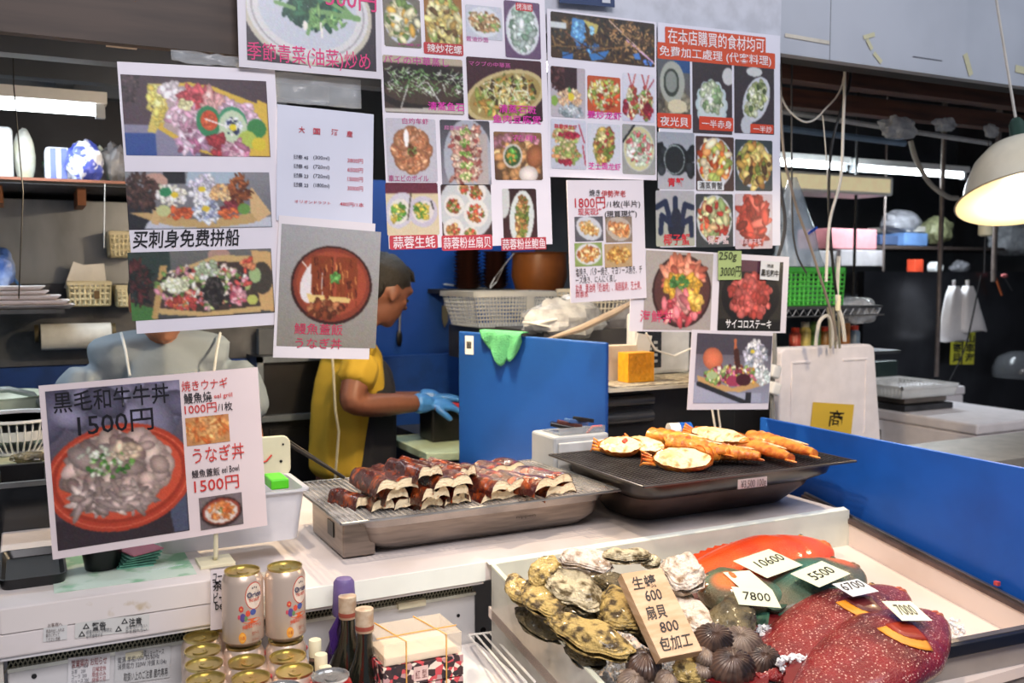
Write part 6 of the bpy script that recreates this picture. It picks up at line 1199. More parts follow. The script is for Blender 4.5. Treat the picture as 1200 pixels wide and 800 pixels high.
yc=M('yellow_tissue_box','e8a020',.45,var=.12,scale=60,bump=.3,bscale=60); a=P(736,453,Y=2.13)
t=E('card_stand','bright yellow embossed paper box on the newspaper','box',(a.x+.05,2.13,1.26)); MB().bb((a.x,2.13,1.26),(a.x+.085,2.18,1.34)).build('box_body',yc,t,bev=.001)
for i in range(5):
    for j in range(4): MB().ell((a.x+.010+.0155*i,2.1295,1.27+.019*j),(.005,.0015,.006),8,6).build('embossed_dot',yc,t)
a=P(711,452,Y=2.2); bx('white_carton',(a.x,2.2,1.26),(a.x+.10,2.24,1.355),M('carton_white','dcd8cc',.6),'white printed carton behind the left of the yellow box','carton')
t=E('card_terminal','white card terminal with dark screen behind the yellow box','terminal',(1.62,2.28,1.26)); MB().box((1.66,2.30,1.35),(.20,.05,.18)).build('terminal_body',M('terminal_grey','c8ccd0',.4),t,bev=.012); MB().box((1.61,2.274,1.345),(.085,.004,.13)).build('screen',M('terminal_screen','26282e',.2,coat=.6),t,bev=.01)
for i in range(4):
    for j in range(3): MB().box((1.59+.02*j,2.271,1.30+.018*i),(.012,.003,.008)).build('key',greyp,t)
bx('pen_pot',(1.345,2.3,1.26),(1.385,2.34,1.35),M('pot_blue','3a68b8',.4),'small blue pot on the cream board','pot')
m=MB(); m.tube([P(757,390,Y=2.2),P(768,410,Y=2.2),P(790,417,Y=2.2),P(810,408,Y=2.2),P(820,392,Y=2.2)],.003,6); m.build('white_cable',whitep,label='white cable looping over the card terminal',cat='cable',smooth=True)
MB().box((P(752,412,Y=2.24).x,2.24,P(752,412,Y=2.24).z),(.05,.003,.10),Matrix.Rotation(.2,3,'Y')).build('paper_note',whitep,label='white slip with small red hearts leaning on the terminal',cat='note')
m=MB(); m.tube([P(833,470,Y=2.05),P(838,500,Y=2.02),P(836,520,Y=1.99)],.003,6); m.tube([P(840,470,Y=2.05),P(844,500,Y=2.02),P(841,520,Y=1.99)],.003,6); m.build('white_cables',whitep,label='two thin pale cables hanging down the black organizer',cat='cable',smooth=True)
# ---------------- right side background ----------------
YB=2.35
bxl=E('styrofoam_cover','upright white foam box lid with a yellow sticker behind the blue side board','foam lid',P(975,515,Y=YB)); a,b=P(915,408,Y=YB),P(1025,405,Y=YB); c=P(1040,520,Y=YB)
z0=P(980,540,Y=YB).z; V=[(a.x,YB,z0),(b.x+.05,YB,z0),(b.x,YB,a.z-.012),(b.x-.02,YB,a.z),(a.x+.02,YB,a.z),(a.x,YB,a.z-.012)]
MB().prism(V,(0,.05,0)).build('lid_slab',foam,bxl,bev=.006)
zr=a.z-.045
for q0,q1 in (((a.x+.045,YB-.004,zr-.008),(a.x+.13,YB,zr)),((b.x-.15,YB-.004,zr-.008),(b.x-.035,YB,zr)),((b.x-.043,YB-.004,zr-.26),(b.x-.035,YB,zr-.0085)),((a.x+.045,YB-.004,zr-.3),(a.x+.053,YB,zr-.0085))): MB().bb(q0,q1).build('raised_rib',foam,bxl,bev=.002)
s=Sheet('yellow_sticker','yellow rounded sticker with one handwritten character on the foam lid','sticker',(953,471),(1001,474),(953,510),YB-.004,col='d8b43c'); s.text('商',(972,480),(987,500),'2a2418',wt=.006,skew=.05)
bx('foam_lid_stand',(a.x-.02,YB+.051,.9),(b.x+.1,YB+.3,z0+.08),dark,'dark crate behind the foam lid','crate')
# cables bundle at left of lid
m=MB(); m.tube([P(905,300,Y=2.3),P(908,420,Y=2.3),P(904,460,Y=2.3),P(907,520,Y=2.3)],.007,8); m.build('grey_cable_bundle',M('cable_grey','8a8a88',.5),label='grey cable running down left of the foam lid',cat='cable',smooth=True)
for k,(py) in enumerate((435,455)): c=P(907,py,Y=2.28); MB().box(c,(.035,.03,.04),Matrix.Rotation(.3,3,'Y')).build('power_plug',whitep,label=('upper' if k==0 else 'lower')+' white power plug beside the foam lid',cat='plug',bev=.006)
def cable(pts,r,mat,label,cat='cable'): m=MB(); m.tube(pts,r,7); return m.build('hanging_cable',mat,label=label,cat=cat,smooth=True)
wc=M('cable_white','c8c4bc',.5)
# smooth path
def sm(pp,Y): 
    P_=[P(x,y,Y=Y) for x,y in pp]; out=[]
    for i in range(len(P_)-1):
        p0=P_[max(i-1,0)];p1=P_[i];p2=P_[i+1];p3=P_[min(i+2,len(P_)-1)]
        for k in range(6): t=k/6; out.append(.5*((2*p1)+(p2-p0)*t+(2*p0-5*p1+4*p2-p3)*t*t+(3*p1-p0-3*p2+p3)*t**3))
    return out+[P_[-1]]
cable(sm([(990,-60),(990,82),(988,150),(985,210),(972,262),(968,330)],2.12),.0045,wc,'thick pale cable hanging from the header corner')
cable(sm([(999,-60),(997,82),(988,120),(975,170),(971,230),(975,300),(980,345)],2.14),.0045,black,'black cable hanging beside the pale one')
cable(sm([(990,-60),(990,85),(965,130),(945,143),(925,130),(915,112)],2.16),.003,wc,'pale cable looping left to the menu panels')
cable(sm([(964,135),(968,180),(972,260)],2.18),.0018,wc,'thin white string inside the loop of cables')
cable(sm([(914,-60),(916,150),(930,230),(950,290),(975,370),(980,400)],2.10),.004,M('cable_brown_grey','7a7068',.5),'brownish cable slanting across the green basket')
cable(sm([(915,-60),(912,180),(920,260),(912,300)],2.08),.005,dark,'dark cable running down beside the right menu panel')
cable(sm([(928,-60),(928,220),(932,290),(945,320)],2.2),.003,M('cable_dark','3a3a3c',.5),'thin dark cord left of the hanging clear bag')
cable(sm([(990,400),(987,375),(981,350),(983,300)],2.2),.006,wc,'pale plug lead ending beside the green basket')
cable(sm([(956,405),(960,378),(970,370),(975,385),(975,405)],2.3),.006,wc,'white hose bending over the top of the foam lid')
for k,x in enumerate((972,978,983)): cable(sm([(x-2,360),(x,380),(x+1,408)],2.3+.01*k),.004,M('cable_olive','8a8470',.5),['left','middle','right'][k]+' one of three olive cables dropping behind the foam lid')
c=P(982,355,Y=2.2); MB().box(c,(.014,.012,.05)).build('power_plug',cream,label='cream power connector hanging right of the green basket',cat='plug',bev=.003)
# poles
pole=M('pole_grey_brown','6e6460',.4,.5,var=.2)
def vpole(px,y0,y1,Y,r,label,mat=pole): a,b=P(px,y0,Y=Y),P(px,y1,Y=Y); m=MB(); m.tube([a,(a.x,Y,b.z)],r,10); return m.build('upright_pole',mat,label=label,cat='pole',smooth=True)
vpole(1114,-90,440,3.1,.011,'round grey pole behind the pendant lamp'); vpole(1179,-90,330,3.4,.014,'brownish pole at the right under the pendant lamp'); vpole(1011,-90,400,3.55,.008,'thin dark pole at the edge of the dark steel panel',black)
vpole(1046,-90,330,3.9,.006,'thin distant pole between boxes and bags')
cable(sm([(1067,165),(1075,190),(1090,215),(1110,230),(1122,232)],2.9),.011,M('hose_grey','a8a49c',.5),'curved grey hose running to the pole behind the lamp','hose')
cable([P(900,128,Y=2.7),P(1160,168,Y=2.7)],.010,M('pipe_white','b8bcc0',.4),'pale conduit crossing below the timber beams','pipe')
cable([P(915,150,Y=3.0),P(1060,168,Y=3.0)],.014,M('pipe_blue_grey','6a84a0',.5),'blue grey pipe above the fluorescent tubes','pipe')
# socket pull below lamp
c=P(1155,262,Y=2.6); t=E('hanging_socket','cream hanging switch on a cord under the pendant lamp','switch',c); m=MB(); m.lathe([(.012,.045),(.024,.035),(.027,.0),(.027,-.045),(.02,-.05)],c,20); m.build('switch_body',cream,t,smooth=True); m=MB(); m.tube([c+Vector((0,0,.045)),c+Vector((.004,0,.1)),c+Vector((0,0,.4))],.002,5); m.tube([c+Vector((0,0,-.05)),c+Vector((0,0,-.2))],.004,5); m.build('cord',dark,t)
# clear bags
bag(1034,136,1070,164,2.4,'clear plastic bag sagging from the rear timber beam',bagw,21,.55,.025); bag(1096,138,1118,155,2.4,'small clear bag sagging right of the larger one',bagw,22,.5,.02); bag(1155,146,1168,162,2.4,'scrap of clear film hanging by the pendant lamp',bagw,24,.5,.015)
t=E('clear_bag','tall clear bag with blue print hanging above the green basket','plastic bag',P(942,310,Y=2.5)); 
m=MB(); n=12; V=[]
for j in range(n):
    v=j/(n-1); w=.012+.10*v**.8; cx=P(933+10*v,0,Y=2.5).x; z=P(933,208+104*v,Y=2.5).z
    for i in range(16): a_=2*math.pi*i/16; k=1+.25*noise.noise((math.cos(a_)*2,math.sin(a_)*2,v*6)); V.append((cx+math.cos(a_)*w*k,2.5+math.sin(a_)*.05*k*(.3+.7*v),z))
m.add(V,[(j*16+i,j*16+(i+1)%16,(j+1)*16+(i+1)%16,(j+1)*16+i) for j in range(n-1) for i in range(16)]); m.build('bag_film',M('bluish_clear_bag','b4c4d4',.2,alpha=.45,var=.2,scale=10,bump=.8,bscale=20,coat=.6),t,smooth=True,ang=180)
c=P(952,272,Y=2.44)
for k in range(3): MB().box(c+Vector((.012*k-.01,0,.006*k)),(.02,.002,.008),Matrix.Rotation(-.6,3,'Y')).build('blue_print',M('print_blue','2858c8'),t)
# green basket on a wire shelf
a,b=P(905,314,Y=2.55),P(985,357,Y=2.55)
basket('green_basket','bright green plastic basket on the wire shelf',a.x,b.x+.02,2.55,2.8,b.z,a.z,M('bright_green_plastic','4fb848',.4,var=.1),16,8,8,.0068,.006,rim=.012)
bx('wire_shelf',(a.x-.05,2.5,b.z-.012),(b.x+.16,2.9,b.z-.002),dsteel,'steel wire shelf under the green basket','shelf')
for k in range(14): MB().tube([(a.x-.04+.035*k,2.49,b.z-.035),(a.x-.023+.035*k,2.49,b.z-.012)],.002,4).build('shelf_wire',steel,label='short bent wire along the front of the wire shelf',cat='wire',group='wires on the front of the wire shelf') if 0 else None
m=MB(); 
for k in range(30): m.tube([(a.x-.04+.017*k,2.495,b.z-.035 if k%2 else b.z-.012),(a.x-.023+.017*k,2.495,b.z-.012 if k%2 else b.z-.035)],.0018,4)
m.tube([(a.x-.05,2.495,b.z-.036),(b.x+.16,2.495,b.z-.036)],.003,5); m.build('shelf_zigzag_wire',steel,label='zigzag wire along the front edge of the wire shelf',cat='wire')
bag(985,350,1020,378,2.6,'grey white bag drooping from the right end of the wire shelf',bagw,31,.3)
cols=['c85040','d8c870','6a9050','a87840','d8d4c8','b8743c','7a8a98']
z=P(930,412,Y=2.75).z
bx('lower_wire_shelf',(a.x-.1,2.62,z-.012),(b.x+.4,3.0,z),dsteel,'lower steel shelf with jars behind the foam lid','shelf')
for k in range(7):
    px=925+11.5*k; c=P(px,0,Y=2.75); x=P(px,400,Y=2.75).x; h=.09+.02*(k%3); t=E('sauce_jar',['red capped','yellow wrapped','green wrapped','amber','pale','brown','blue grey'][k]+' jar on the lower shelf behind the cables','jar',Vector((x,2.72,z+.0005)),'jars behind the cables')
    MB().lathe([(.018,0),(.022,.003),(.022,h*.75),(.014,h*.88),(.014,h)],n=16).build('jar_body',M('jar_'+cols[k],cols[k],.3,var=.3,scale=30),t,world=False,smooth=True); MB().lathe([(.0155,h-.015),(.0155,h+.004),(.001,h+.005)],n=16).build('jar_cap',[red,cream,dark][k%3],t,world=False,smooth=True)
# dark steel panel (hood side) and boxes
a,b=P(1013,318,Y=3.6),P(1230,480,Y=3.6)
bx('dark_steel_panel',(a.x,3.6,.4),(6.4,3.64,a.z+.0),M('smoky_steel_panel','3c3c40',.3,.75,var=.35,scale=3,bump=.02),'large smoky steel panel on the right behind the foam boxes','panel')
bx('rear_rack',(P(905,0,Y=4.0).x,4.0,P(0,318,Y=4.0).z-.2),(6.4,4.5,P(1000,318,Y=4.0).z-.01),dark,'dark rack top carrying boxes and bags on the right','rack')
zr=P(1000,314,Y=4.0).z
RZ=P(1000,318,Y=4.0).z-.01; SZ=P(1060,288,Y=4.08).z
bx('rack_shelf',(P(1000,0,Y=4.1).x,4.05,SZ-.02),(6.3,4.5,SZ-.0005),M('shelf_brown','3a302c',.6),'upper dark brown rack shelf','shelf')
def pbox(name,x0,y0,x1,y1,Y,dp,mat,label,cat='box',bev=.004,rest=None): a,b=P(x0,y1,Y=Y),P(x1,y1,Y=Y); z1=P((x0+x1)/2,y0,Y=Y).z; a.z=rest if rest is not None else a.z; return bx(name,(a.x,Y,b.z),(b.x,Y+dp,z1),mat,label,cat,bev=bev)
pbox('pink_box',972,268,1027,292,3.95,.25,M('pink_card_box','b07276',.6),'pink carton on top of the white cartons'); pbox('white_box',985,293,1036,312,3.92,.25,M('white_card_box','948f90',.6),'white carton under the pink one, nearer the pole'); pbox('white_box',950,294,984,313,3.95,.25,M('grey_card_box','8a8686',.6),'greyish carton left of the white one')
pbox('blue_tray_box',1032,276,1058,287,4.1,.3,M('dim_blue','3a4a68',.5),'dim blue tray under the grey bag on the rack',rest=SZ); pbox('blue_tray_box',1060,273,1087,288,4.05,.3,M('soft_blue','5a7aa8',.5),'brighter blue tray right of the dim one',rest=SZ); pbox('white_tray_box',1062,265,1085,272,4.08,.3,M('soft_white','a8a49c',.5),'pale tray on top of the brighter blue tray')
bag(1038,247,1072,276,4.15,'dark grey bag piled on the dim blue tray',bagd,41,.3); bag(1085,255,1110,286,4.1,'greenish clear bag with yellow tie on the rack',M('greenish_bag','8a8c68',.4,alpha=.8,bump=.6,var=.3),42,.3); bag(1165,262,1215,300,4.1,'pale bag bundle at the right edge of the rack',bagw,43,.3); bag(1118,300,1132,314,4.1,'small grey bag on the rack beside the pole',bagd,44,.3,rest=RZ)
pbox('red_box',1072,304,1082,319,4.02,.06,M('orange_red_tin','d0482c',.5,emit=0),'small orange red tin on the rack','tin',rest=RZ); pbox('red_box',1070,262,1070.5,262.5,4.4,.001,dark,'x','box') if 0 else None
c=P(1101,311,Y=4.03); c.z=RZ+.0355; m=MB(); m.tube([c,c+Vector((0,.06,0))],.035,24); m.build('tape_roll',whitep,label='white tape roll standing on the rack',cat='tape roll',smooth=True); m=MB(); m.tube([c+Vector((0,-.002,0)),c+Vector((0,.0,0))],.012,16); m.build('roll_core',dark,label='dark hollow core of the white tape roll',cat='tape core')
# white shopping bags hanging
for k,(x0,x1,y1,lab) in enumerate(((1104,1136,399,'left one of two white carrier bags hanging on the steel panel'),(1128,1156,388,'right one of two white carrier bags, hanging a little higher'))):
    Y=3.45-.03*k; t=E('carrier_bag',lab,'carrier bag',P((x0+x1)/2,y1,Y=Y),'white carrier bags on the steel panel'); xa,xb=P(x0,360,Y=Y).x,P(x1,360,Y=Y).x; zb_=P((x0+x1)/2,y1,Y=Y).z; zt_2=P((x0+x1)/2,335,Y=Y).z; xc=P(1118 if k==0 else 1134,325,Y=Y).x
    m=MB(); n=9;V=[]
    for j in range(n):
        v=j/(n-1); w=(xb-xa)/2*(.16+.9*v**.6); cx=xc+((xa+xb)/2-xc)*v; z=zt_2+(zb_-zt_2)*v
        for i in range(20): a_=2*math.pi*i/20; kk=1+.14*math.sin(5*a_+k)*(1-v*.5); V.append((cx+math.cos(a_)*w*kk,Y+math.sin(a_)*.03*kk,z+.006*math.sin(3*a_)*v))
    m.add(V,[(j*20+i,j*20+(i+1)%20,(j+1)*20+(i+1)%20,(j+1)*20+i) for j in range(n-1) for i in range(20)]+[tuple((n-1)*20+i for i in range(20))[::-1]]); m.build('bag_body',M('white_carrier','e0dcdc',.5,var=.04,bump=.3,bscale=14),t,smooth=True,ang=180)
    m=MB(); m.tube([(xc,Y,zt_2-.01),(xc-.006,Y,zt_2+.03),(xc+.006,Y,zt_2+.03),(xc+.004,Y,zt_2-.01)],.006,6); m.build('bag_handle',M('white_carrier','e0dcdc'),t,smooth=True)
cable(sm([(1112,448),(1130,410),(1140,370),(1146,340),(1150,322)],3.3),.004,black,'black cable crossing in front of the carrier bags')
for k,x in enumerate((1115,1130)):
    s=Sheet('yellow_sign',('left' if k==0 else 'right')+' yellow vertical sign with black writing below the carrier bags','sign',(x,388),(x+13,388),(x,427),3.55,col='d0cc30',group='yellow signs below the carrier bags'); s.text('北\n寄\n貝' if k==0 else '山\n車\n海',(x+2,391),(x+11,424),'1a1a14',wt=.02)
t=E('wall_scissors','red handled scissors hanging on the steel panel at the right','scissors',P(1175,330,Y=3.55)); 
MB().tube([P(1165,320,Y=3.55),P(1174,346,Y=3.55)],.006,6).build('handle',M('orange_wood','b05a34'),t); MB().tube([P(1176,322,Y=3.55),P(1186,340,Y=3.55)],.005,6).build('handle',dark,t); MB().ell(P(1177,323,Y=3.54),(.03,.01,.012)).build('red_ring',M('pink_red2','c87070'),t,smooth=True)
# foam boxes, scale, basket
Yf=2.75
a=P(1035,472,Y=2.75)
t=E('foam_box','white foam box carrying the scale and white basket','foam box',(3.4,2.8,.86)); ztop=P(1145,500,Y=2.62).z
fb=lambda x0,x1,y0,y1,z0,z1,t: (MB().bb((x0,y0,z0),(x1,y1,z1-.045)).build('box_body',foam,t,bev=.008),MB().bb((x0-.006,y0-.006,z1-.043),(x1+.006,y1+.006,z1)).build('box_lid',foam,t,bev=.008))
# near-left corner at px(1145,503)
nc=P(1145,497,Y=2.45); fb(nc.x,nc.x+.5,2.45,3.25,.78,nc.z,t)
t2=E('foam_box','second white foam box with blue print, behind at the right edge','foam box',(4.1,3.2,.86)); n2=P(1140,452,Y=3.2); fb(nc.x+.30,nc.x+1.0,3.28,3.55,.8,n2.z-.01,t2); MB().bb((nc.x+.35,3.30,n2.z-.0095),(nc.x+.55,3.45,n2.z-.0085)).build('blue_print',M('print_navy','5a6aa8'),t2)
bx('side_table',(nc.x-.9,2.3,.74),(nc.x+1.4,3.6,.778),M('table_grey','8a8680',.5,scale=4),'grey table under the foam boxes on the right','table')
bx('dark_side_body',(nc.x-.9,2.35,.0),(nc.x+1.4,3.5,.738),dark,'dark cabinet below the grey table on the right','cabinet')
c=P(1140,522,Y=2.2); bx('steel_counter_edge',(2.55,2.05,.90),(4.2,2.4,.935),M('light_steel_top','a8a096',.45,.4),'light steel counter edge beyond the blue side board','counter')
zs=nc.z+.001; cx=P(1080,470,Y=3.0).x
t=E('kitchen_scale','dark flat kitchen scale on the foam box with a small display behind','scale',(nc.x+.08,2.95,zs)); sx0=nc.x+.01
MB().bb((sx0,2.8,zs),(sx0+.30,3.12,zs+.025)).build('scale_base',dsteel,t,bev=.004); MB().bb((sx0+.02,2.82,zs+.03),(sx0+.28,3.1,zs+.055)).build('scale_plate',M('brown_grey_plate','7a7068',.4,.5),t,bev=.003); MB().bb((sx0+.05,2.84,zs+.024),(sx0+.25,3.08,zs+.031)).build('scale_neck',black,t)
MB().bb((sx0+.27,3.13,zs),(sx0+.29,3.15,zs+.13)).build('display_post',dsteel,t); MB().bb((sx0+.16,3.12,zs+.10),(sx0+.32,3.17,zs+.18)).build('display',M('display_dark','20302c',.3),t,bev=.003)
basket('white_basket','shallow white basket standing on the kitchen scale',sx0-.02,sx0+.33,2.80,3.12,zs+.0565,zs+.105,whitep,30,16,6,.0045,.012,rim=.01)
# dome cover in front of panel
c=P(1180,455,Y=3.5); t=E('clear_dome','dim clear plastic dome at the right edge before the steel panel','dome',c); m=MB(); m.lathe([(.15,0),(.15,.05),(.12,.11),(.06,.14),(.001,.145)],(c.x,3.42,n2.z-.009),32); m.build('dome_shell',M('smoky_dome','6a6c70',.15,alpha=.3,coat=.6),t,smooth=True)
# ---------------- people ----------------
skin_m=M('skin_tan','9a6a50',.5,var=.12,scale=12,bump=.05,bscale=200,sss=.1)
def fuse(parts,voxel,smooth_it=2):
    vs=[];fs=[]
    for v,f in parts:
        n=len(vs); vs+=v; fs+=[tuple(i+n for i in q) for q in f]
    me=bpy.data.meshes.new('fuse'); me.from_pydata(vs,[],fs); o=bpy.data.objects.new('fuse',me); COL.objects.link(o)
    r=o.modifiers.new('r','REMESH'); r.mode='VOXEL'; r.voxel_size=voxel; r.use_smooth_shade=True
    s=o.modifiers.new('s','SMOOTH'); s.iterations=smooth_it; s.factor=.5
    m=evalmesh(o); bpy.data.objects.remove(o); return m
def skinpart(v,e,r,sub=1):
    me=bpy.data.meshes.new('sk'); me.from_pydata([tuple(x) for x in v],e,[]); o=bpy.data.objects.new('sk',me); COL.objects.link(o)
    o.modifiers.new('k','SKIN'); lay=me.skin_vertices[0].data
    for i,x in enumerate(r): lay[i].radius=(x,x) if not isinstance(x,tuple) else x; lay[i].use_root=(i==0)
    s=o.modifiers.new('s','SUBSURF'); s.levels=sub; m=evalmesh(o); bpy.data.objects.remove(o)
    return [tuple(q.co) for q in m.vertices],[tuple(p.vertices) for p in m.polygons]
def chain(*segs):
    """each segment: list of (point, radius); returns skinned pieces"""
    out=[]
    for sg in segs: out.append(skinpart([p for p,_ in sg],[(i,i+1) for i in range(len(sg)-1)],[r for _,r in sg]))
    return out
def head_parts(c,R,s=1):
    """face looks along local +y"""
    def L_(v): return Vector(c)+R@(Vector(v)*s)
    m=MB()
    def e(p,r,rot=None): m.ell(L_(p),(r[0]*s,r[1]*s,r[2]*s),20,14,R if rot is None else R@rot)
    e((0,-.005,.025),(.076,.094,.092)); e((0,.022,-.035),(.058,.066,.072)); e((0,.055,-.085),(.026,.022,.02)); e((0,.075,.035),(.055,.02,.016)); e((0,.088,-.002),(.010,.013,.026)); e((0,.098,-.016),(.015,.014,.010)); e((.012,.092,-.02),(.008,.009,.006)); e((-.012,.092,-.02),(.008,.009,.006))
    e((0,.079,-.047),(.024,.010,.006)); e((0,.077,-.057),(.021,.010,.007)); e((.037,.062,-.012),(.018,.016,.015)); e((-.037,.062,-.012),(.018,.016,.015))
    for sx in (-1,1): e((sx*.077,-.005,-.005),(.007,.019,.031))
    return [(m.v,m.f)]
def hand_parts(w,dirv,palm_n,s=1,curl=.5,side=1):
    d=Vector(dirv).normalized(); n=Vector(palm_n); n=(n-d*n.dot(d)).normalized(); x=d.cross(n)*side; segs=[]
    pc=Vector(w)+d*.05*s; m=MB(); Rm=Matrix((x,d,n)).transposed(); m.ell(pc,(.040*s,.052*s,.017*s),16,10,Rm); parts=[(m.v,m.f)]
    for i,(o_,L1) in enumerate(((-.028,.070),(-.010,.080),(.009,.075),(.027,.060))):
        b=Vector(w)+d*.085*s+x*o_*s; a1=curl*.7; a2=curl*1.5
        p1=b+(d*math.cos(a1)+n*math.sin(a1))*L1*.5*s; p2=p1+(d*math.cos(a2)+n*math.sin(a2))*L1*.32*s; p3=p2+(d*math.cos(a2*1.4)+n*math.sin(a2*1.4))*L1*.25*s
        segs.append([(b-d*.02*s,.0095*s),(b,.0092*s),(p1,.0085*s),(p2,.008*s),(p3,.0065*s)])
    b=Vector(w)+d*.025*s-x*.030*s; p1=b+(d*.6-x*.75+n*.3).normalized()*.035*s; p2=p1+(d*.85-x*.3+n*.5).normalized()*.03*s; segs.append([(b,.012*s),(p1,.011*s),(p2,.0085*s)])
    return parts+chain(*segs)
def finish(me,name,mat,parent):
    L=parent.location; a=np.empty(len(me.vertices)*3); me.vertices.foreach_get('co',a); a=a.reshape(-1,3)-np.array(L); me.vertices.foreach_set('co',a.reshape(-1))
    me.name=name; me.materials.clear(); me.materials.append(mat); me.shade_smooth(); me.update(); o=bpy.data.objects.new(name,me); COL.objects.link(o); o.parent=parent; return o
V_=lambda x,y,z: Vector((x,y,z))
hair_m=M('black_hair','14110f',.55,var=.3,scale=60,bump=.6,bscale=200)
# --- person in grey behind the left posters (faces the camera)
X,Y=.335,2.78
pg=E('person','person in grey t-shirt with thin white apron straps standing behind the tilted menu board, face hidden by the boat poster','person',(X,Y,0))
pg['label']='person in grey t-shirt with white apron straps behind the tilted menu board'
Rf=Matrix.Rotation(math.pi,3,'Z')@Matrix.Rotation(-.12,3,'X')
sh_z=1.315
arms=[]
for s_ in (-1,1): arms.append([(V_(X+s_*.165,Y,sh_z-.01),.042),(V_(X+s_*.225,Y-.01,1.17),.040),(V_(X+s_*.245,Y-.03,1.02),.038),(V_(X+s_*.20,Y-.16,.96),.036),(V_(X+s_*.15,Y-.27,1.03),.027)])
legs=[[(V_(X+s_*.09,Y,.78),.085),(V_(X+s_*.10,Y,.45),.055),(V_(X+s_*.10,Y+.02,.10),.04),(V_(X+s_*.10,Y-.04,.04),.038),(V_(X+s_*.11,Y-.14,.03),.032)] for s_ in (-1,1)]
torso=[(V_(X,Y,.82),.15),(V_(X,Y,.98),.125),(V_(X,Y,1.16),.145),(V_(X,Y,1.28),.12),(V_(X,Y,1.36),.055),(V_(X,Y-.01,1.43),.052)]
parts=chain(torso,[(V_(X-.15,Y,sh_z-.01),.05),(V_(X,Y,1.305),.075),(V_(X+.15,Y,sh_z-.01),.05)],*arms,*legs)+head_parts((X,Y-.035,1.478),Rf)
for s_ in (-1,1): parts+=hand_parts(arms[(s_+1)//2][-1][0],V_(-s_*.4,-.8,.3),V_(0,-.2,-1),.95,.6,s_)
finish(fuse(parts,.008),'body',skin_m,pg)
tee=M('grey_tshirt','7e8a94',.85,var=.08,scale=8,bump=.25,bscale=14)
tp=chain([(V_(X,Y,.86),.165),(V_(X,Y,.98),.145),(V_(X,Y,1.17),.168),(V_(X,Y,1.28),.14),(V_(X,Y+.01,1.335),.10),(V_(X,Y+.02,1.358),.068)],[(V_(X-.19,Y,sh_z+.005),.062),(V_(X-.065,Y+.02,1.358),.05),(V_(X+.065,Y+.02,1.358),.05),(V_(X+.19,Y,sh_z+.005),.062)],[(V_(X-.185,Y,sh_z-.002),.070),(V_(X-.09,Y,1.327),.078),(V_(X,Y+.015,1.320),.09),(V_(X+.09,Y,1.327),.078),(V_(X+.185,Y,sh_z-.002),.070)],*[[(V_(X+s_*.18,Y,sh_z),.074),(V_(X+s_*.228,Y-.01,1.20),.070),(V_(X+s_*.245,Y-.015,1.12),.066)] for s_ in (-1,1)])
finish(fuse(tp,.009,4),'shirt',tee,pg)
finish(fuse(chain(*[[(V_(X+s_*.085,Y,.86),.11),(V_(X+s_*.10,Y,.45),.08),(V_(X+s_*.10,Y+.01,.08),.065)] for s_ in (-1,1)]),.012),'trousers',M('dark_trousers','26282e',.8),pg)
for px,qx in ((142,152),(258,250)): MB().tube([P(px,390,Y=2.74),P((px+qx)/2,410,Y=2.672),P(qx,440,Y=2.63)],.0036,6).build('apron_strap',M('white_strap','d8dcdc',.7),pg,smooth=True)
MB().ell((X,Y-.01,1.508),(.083,.10,.085),20,14).build('hair',hair_m,pg,smooth=True)
m=MB(); [m.ell((X+s_*.030,Y-.035-.082,1.485),(.011,.007,.007),12,8) for s_ in (-1,1)]; m.build('eyes',M('eye_dark','1a1412',.2),pg,smooth=True)
# --- cook in yellow, facing right, head bowed over the board
pw=E('person','cook in yellow t-shirt, dark apron and blue gloves bending over a cutting board','person',(1.08,3.05,0))
hc=P(449,342,Y=3.04); Rw=Matrix.Rotation(-math.pi/2+.25,3,'Z')@Matrix.Rotation(-.42,3,'X')
nk=P(418,385,Y=3.05); shN=P(428,412,Y=2.93); elN=P(408,476,Y=2.86); wrN=P(497,472,Y=2.93); shF=shN+V_(.02,.3,.02); elF=shF+V_(.06,.05,-.23); wrF=P(505,466,Y=3.10)
hip=P(410,560,Y=3.10); ch_=P(420,450,Y=3.07)
body=chain([(hip+V_(-.02,0,-.08),.13),(hip+V_(0,0,.05),.12),(ch_+V_(-.03,0,-.05),.125),(ch_+V_(-.015,0,.10),.11),(nk+V_(-.02,0,-.02),.06),(hc+V_(-.045,0,-.07),.052),(hc+V_(-.02,0,0),.05)],[(shN,.055),(nk+V_(-.03,0,-.06),.085),(shF,.055)],
 [(shN,.058),((shN+elN)/2,.05),(elN,.045),((elN+wrN)/2,.042),(wrN,.028)],[(shF,.055),(elF,.043),(wrF,.027)],*[[(V_(hip.x,hip.y+s_*.09,.85),.085),(V_(hip.x,hip.y+s_*.1,.45),.055),(V_(hip.x-.02,hip.y+s_*.1,.10),.042),(V_(hip.x+.1,hip.y+s_*.1,.03),.034)] for s_ in (-1,1)])
finish(fuse(body+head_parts(hc,Rw)+hand_parts(wrN,V_(.9,.1,-.1),V_(0,.3,-1),.9,.4,1)+hand_parts(wrF,V_(.9,-.2,-.1),V_(0,-.2,-1),.9,.4,-1),.008),'body',M('skin_brown','6e4636',.5,var=.12,scale=12,sss=.1),pw)
yt=M('mustard_tshirt','b0922a',.85,var=.12,scale=8,bump=.25,bscale=16)
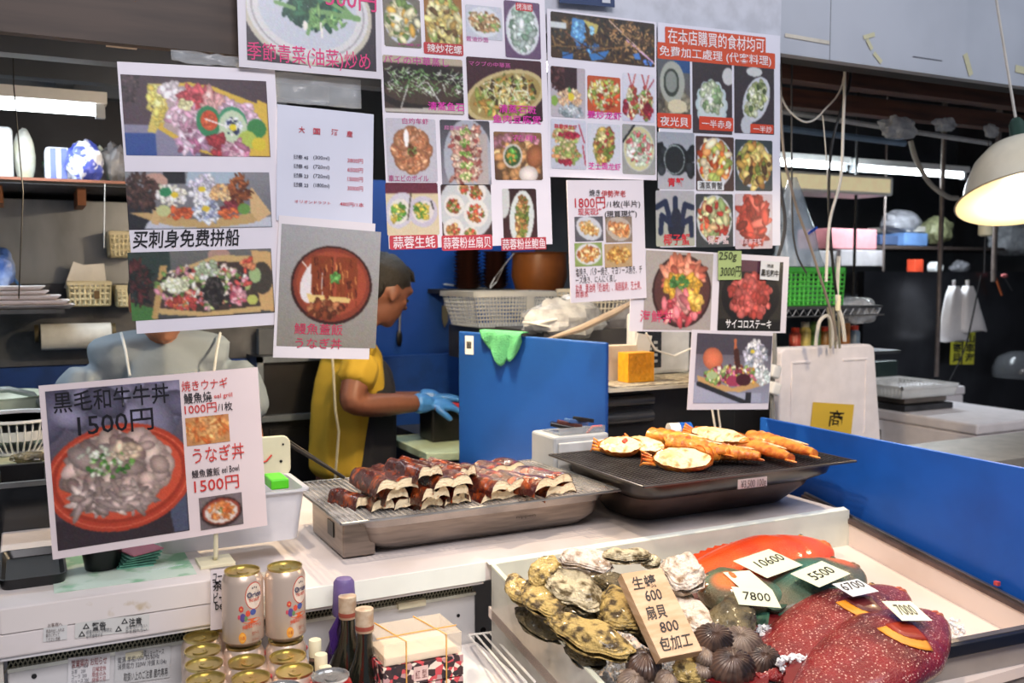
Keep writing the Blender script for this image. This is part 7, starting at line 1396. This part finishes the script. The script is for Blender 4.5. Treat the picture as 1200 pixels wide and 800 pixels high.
finish(fuse(chain([(hip+V_(-.02,0,-.02),.15),(hip+V_(-.01,0,.08),.14),(ch_+V_(-.035,0,-.05),.145),(ch_+V_(-.02,0,.10),.125),(nk+V_(-.03,0,-.045),.08)],[(shN+V_(-.005,0,0),.07),(nk+V_(-.035,0,-.065),.10),(shF,.07)],[(shN,.074),((shN+elN)/2+V_(0,0,-.0),.070),((shN+elN*2)/3,.066)],[(shF,.07),((shF+elF)/2,.065)]),.009,4),'shirt',yt,pw)
ap=M('navy_apron','14161f',.8,var=.2,scale=8,bump=.2,bscale=14)
finish(fuse(chain([(hip+V_(.035,0,-.42),.15),(hip+V_(.03,0,-.1),.155),(hip+V_(.03,0,.08),.148),(ch_+V_(.015,0,-.06),.135),(ch_+V_(.035,0,.05),.10),(nk+V_(.03,0,-.10),.05)]),.01,4),'apron',ap,pw)
m=MB(); p=[P(388,400,Y=2.88),P(391,440,Y=2.88),P(393,480,Y=2.87),P(397,505,Y=2.9),P(393,560,Y=2.9)]; m.tube(p,.004,6); m.build('apron_tie',M('pale_tie','a8a490',.7),pw,smooth=True)
gm=M('blue_nitrile','3f7fc8',.35,var=.1,scale=20,bump=.2,bscale=80)
for nm,w_,d_,n_2,s_,e_l in (('glove',wrN,V_(.9,.1,-.12),V_(0,.3,-1),1,elN),('glove',wrF,V_(.9,-.3,-.1),V_(0,-.2,-1),-1,elF)):
    finish(fuse(hand_parts(w_,d_,n_2,1.12,.55,s_)+chain([(w_+(e_l-w_)*.16,.043),(w_+(e_l-w_)*.05,.036),(w_+d_*.04,.034)]),.0045,1),nm,gm,pw)
hm=head_parts(hc,Rw); c=hc+Rw@V_(0,-.018,.045)
m=MB(); m.ell(c,(.084,.096,.083),24,18,Rw,lambda q:1+.05*noise.noise(q*9)); m.ell(hc+Rw@V_(0,-.055,.0),(.072,.05,.06),16,12,Rw)
for k in range(14): a_=-.9+k*.13; b=hc+Rw@V_(math.sin(a_)*.06,.055,.09); m.tube([b+Rw@V_(0,-.03,.01),b,b+Rw@V_(0,.022,-.02)],[.008,.009,.002],5)
m.build('hair',hair_m,pw,smooth=True)
m=MB(); [m.ell(hc+Rw@V_(s_*.031,.079,.002),(.010*1,.006,.006),12,8,Rw) for s_ in (-1,1)]; m.build('eyes',M('eye_dark','1a1412',.2),pw,smooth=True)
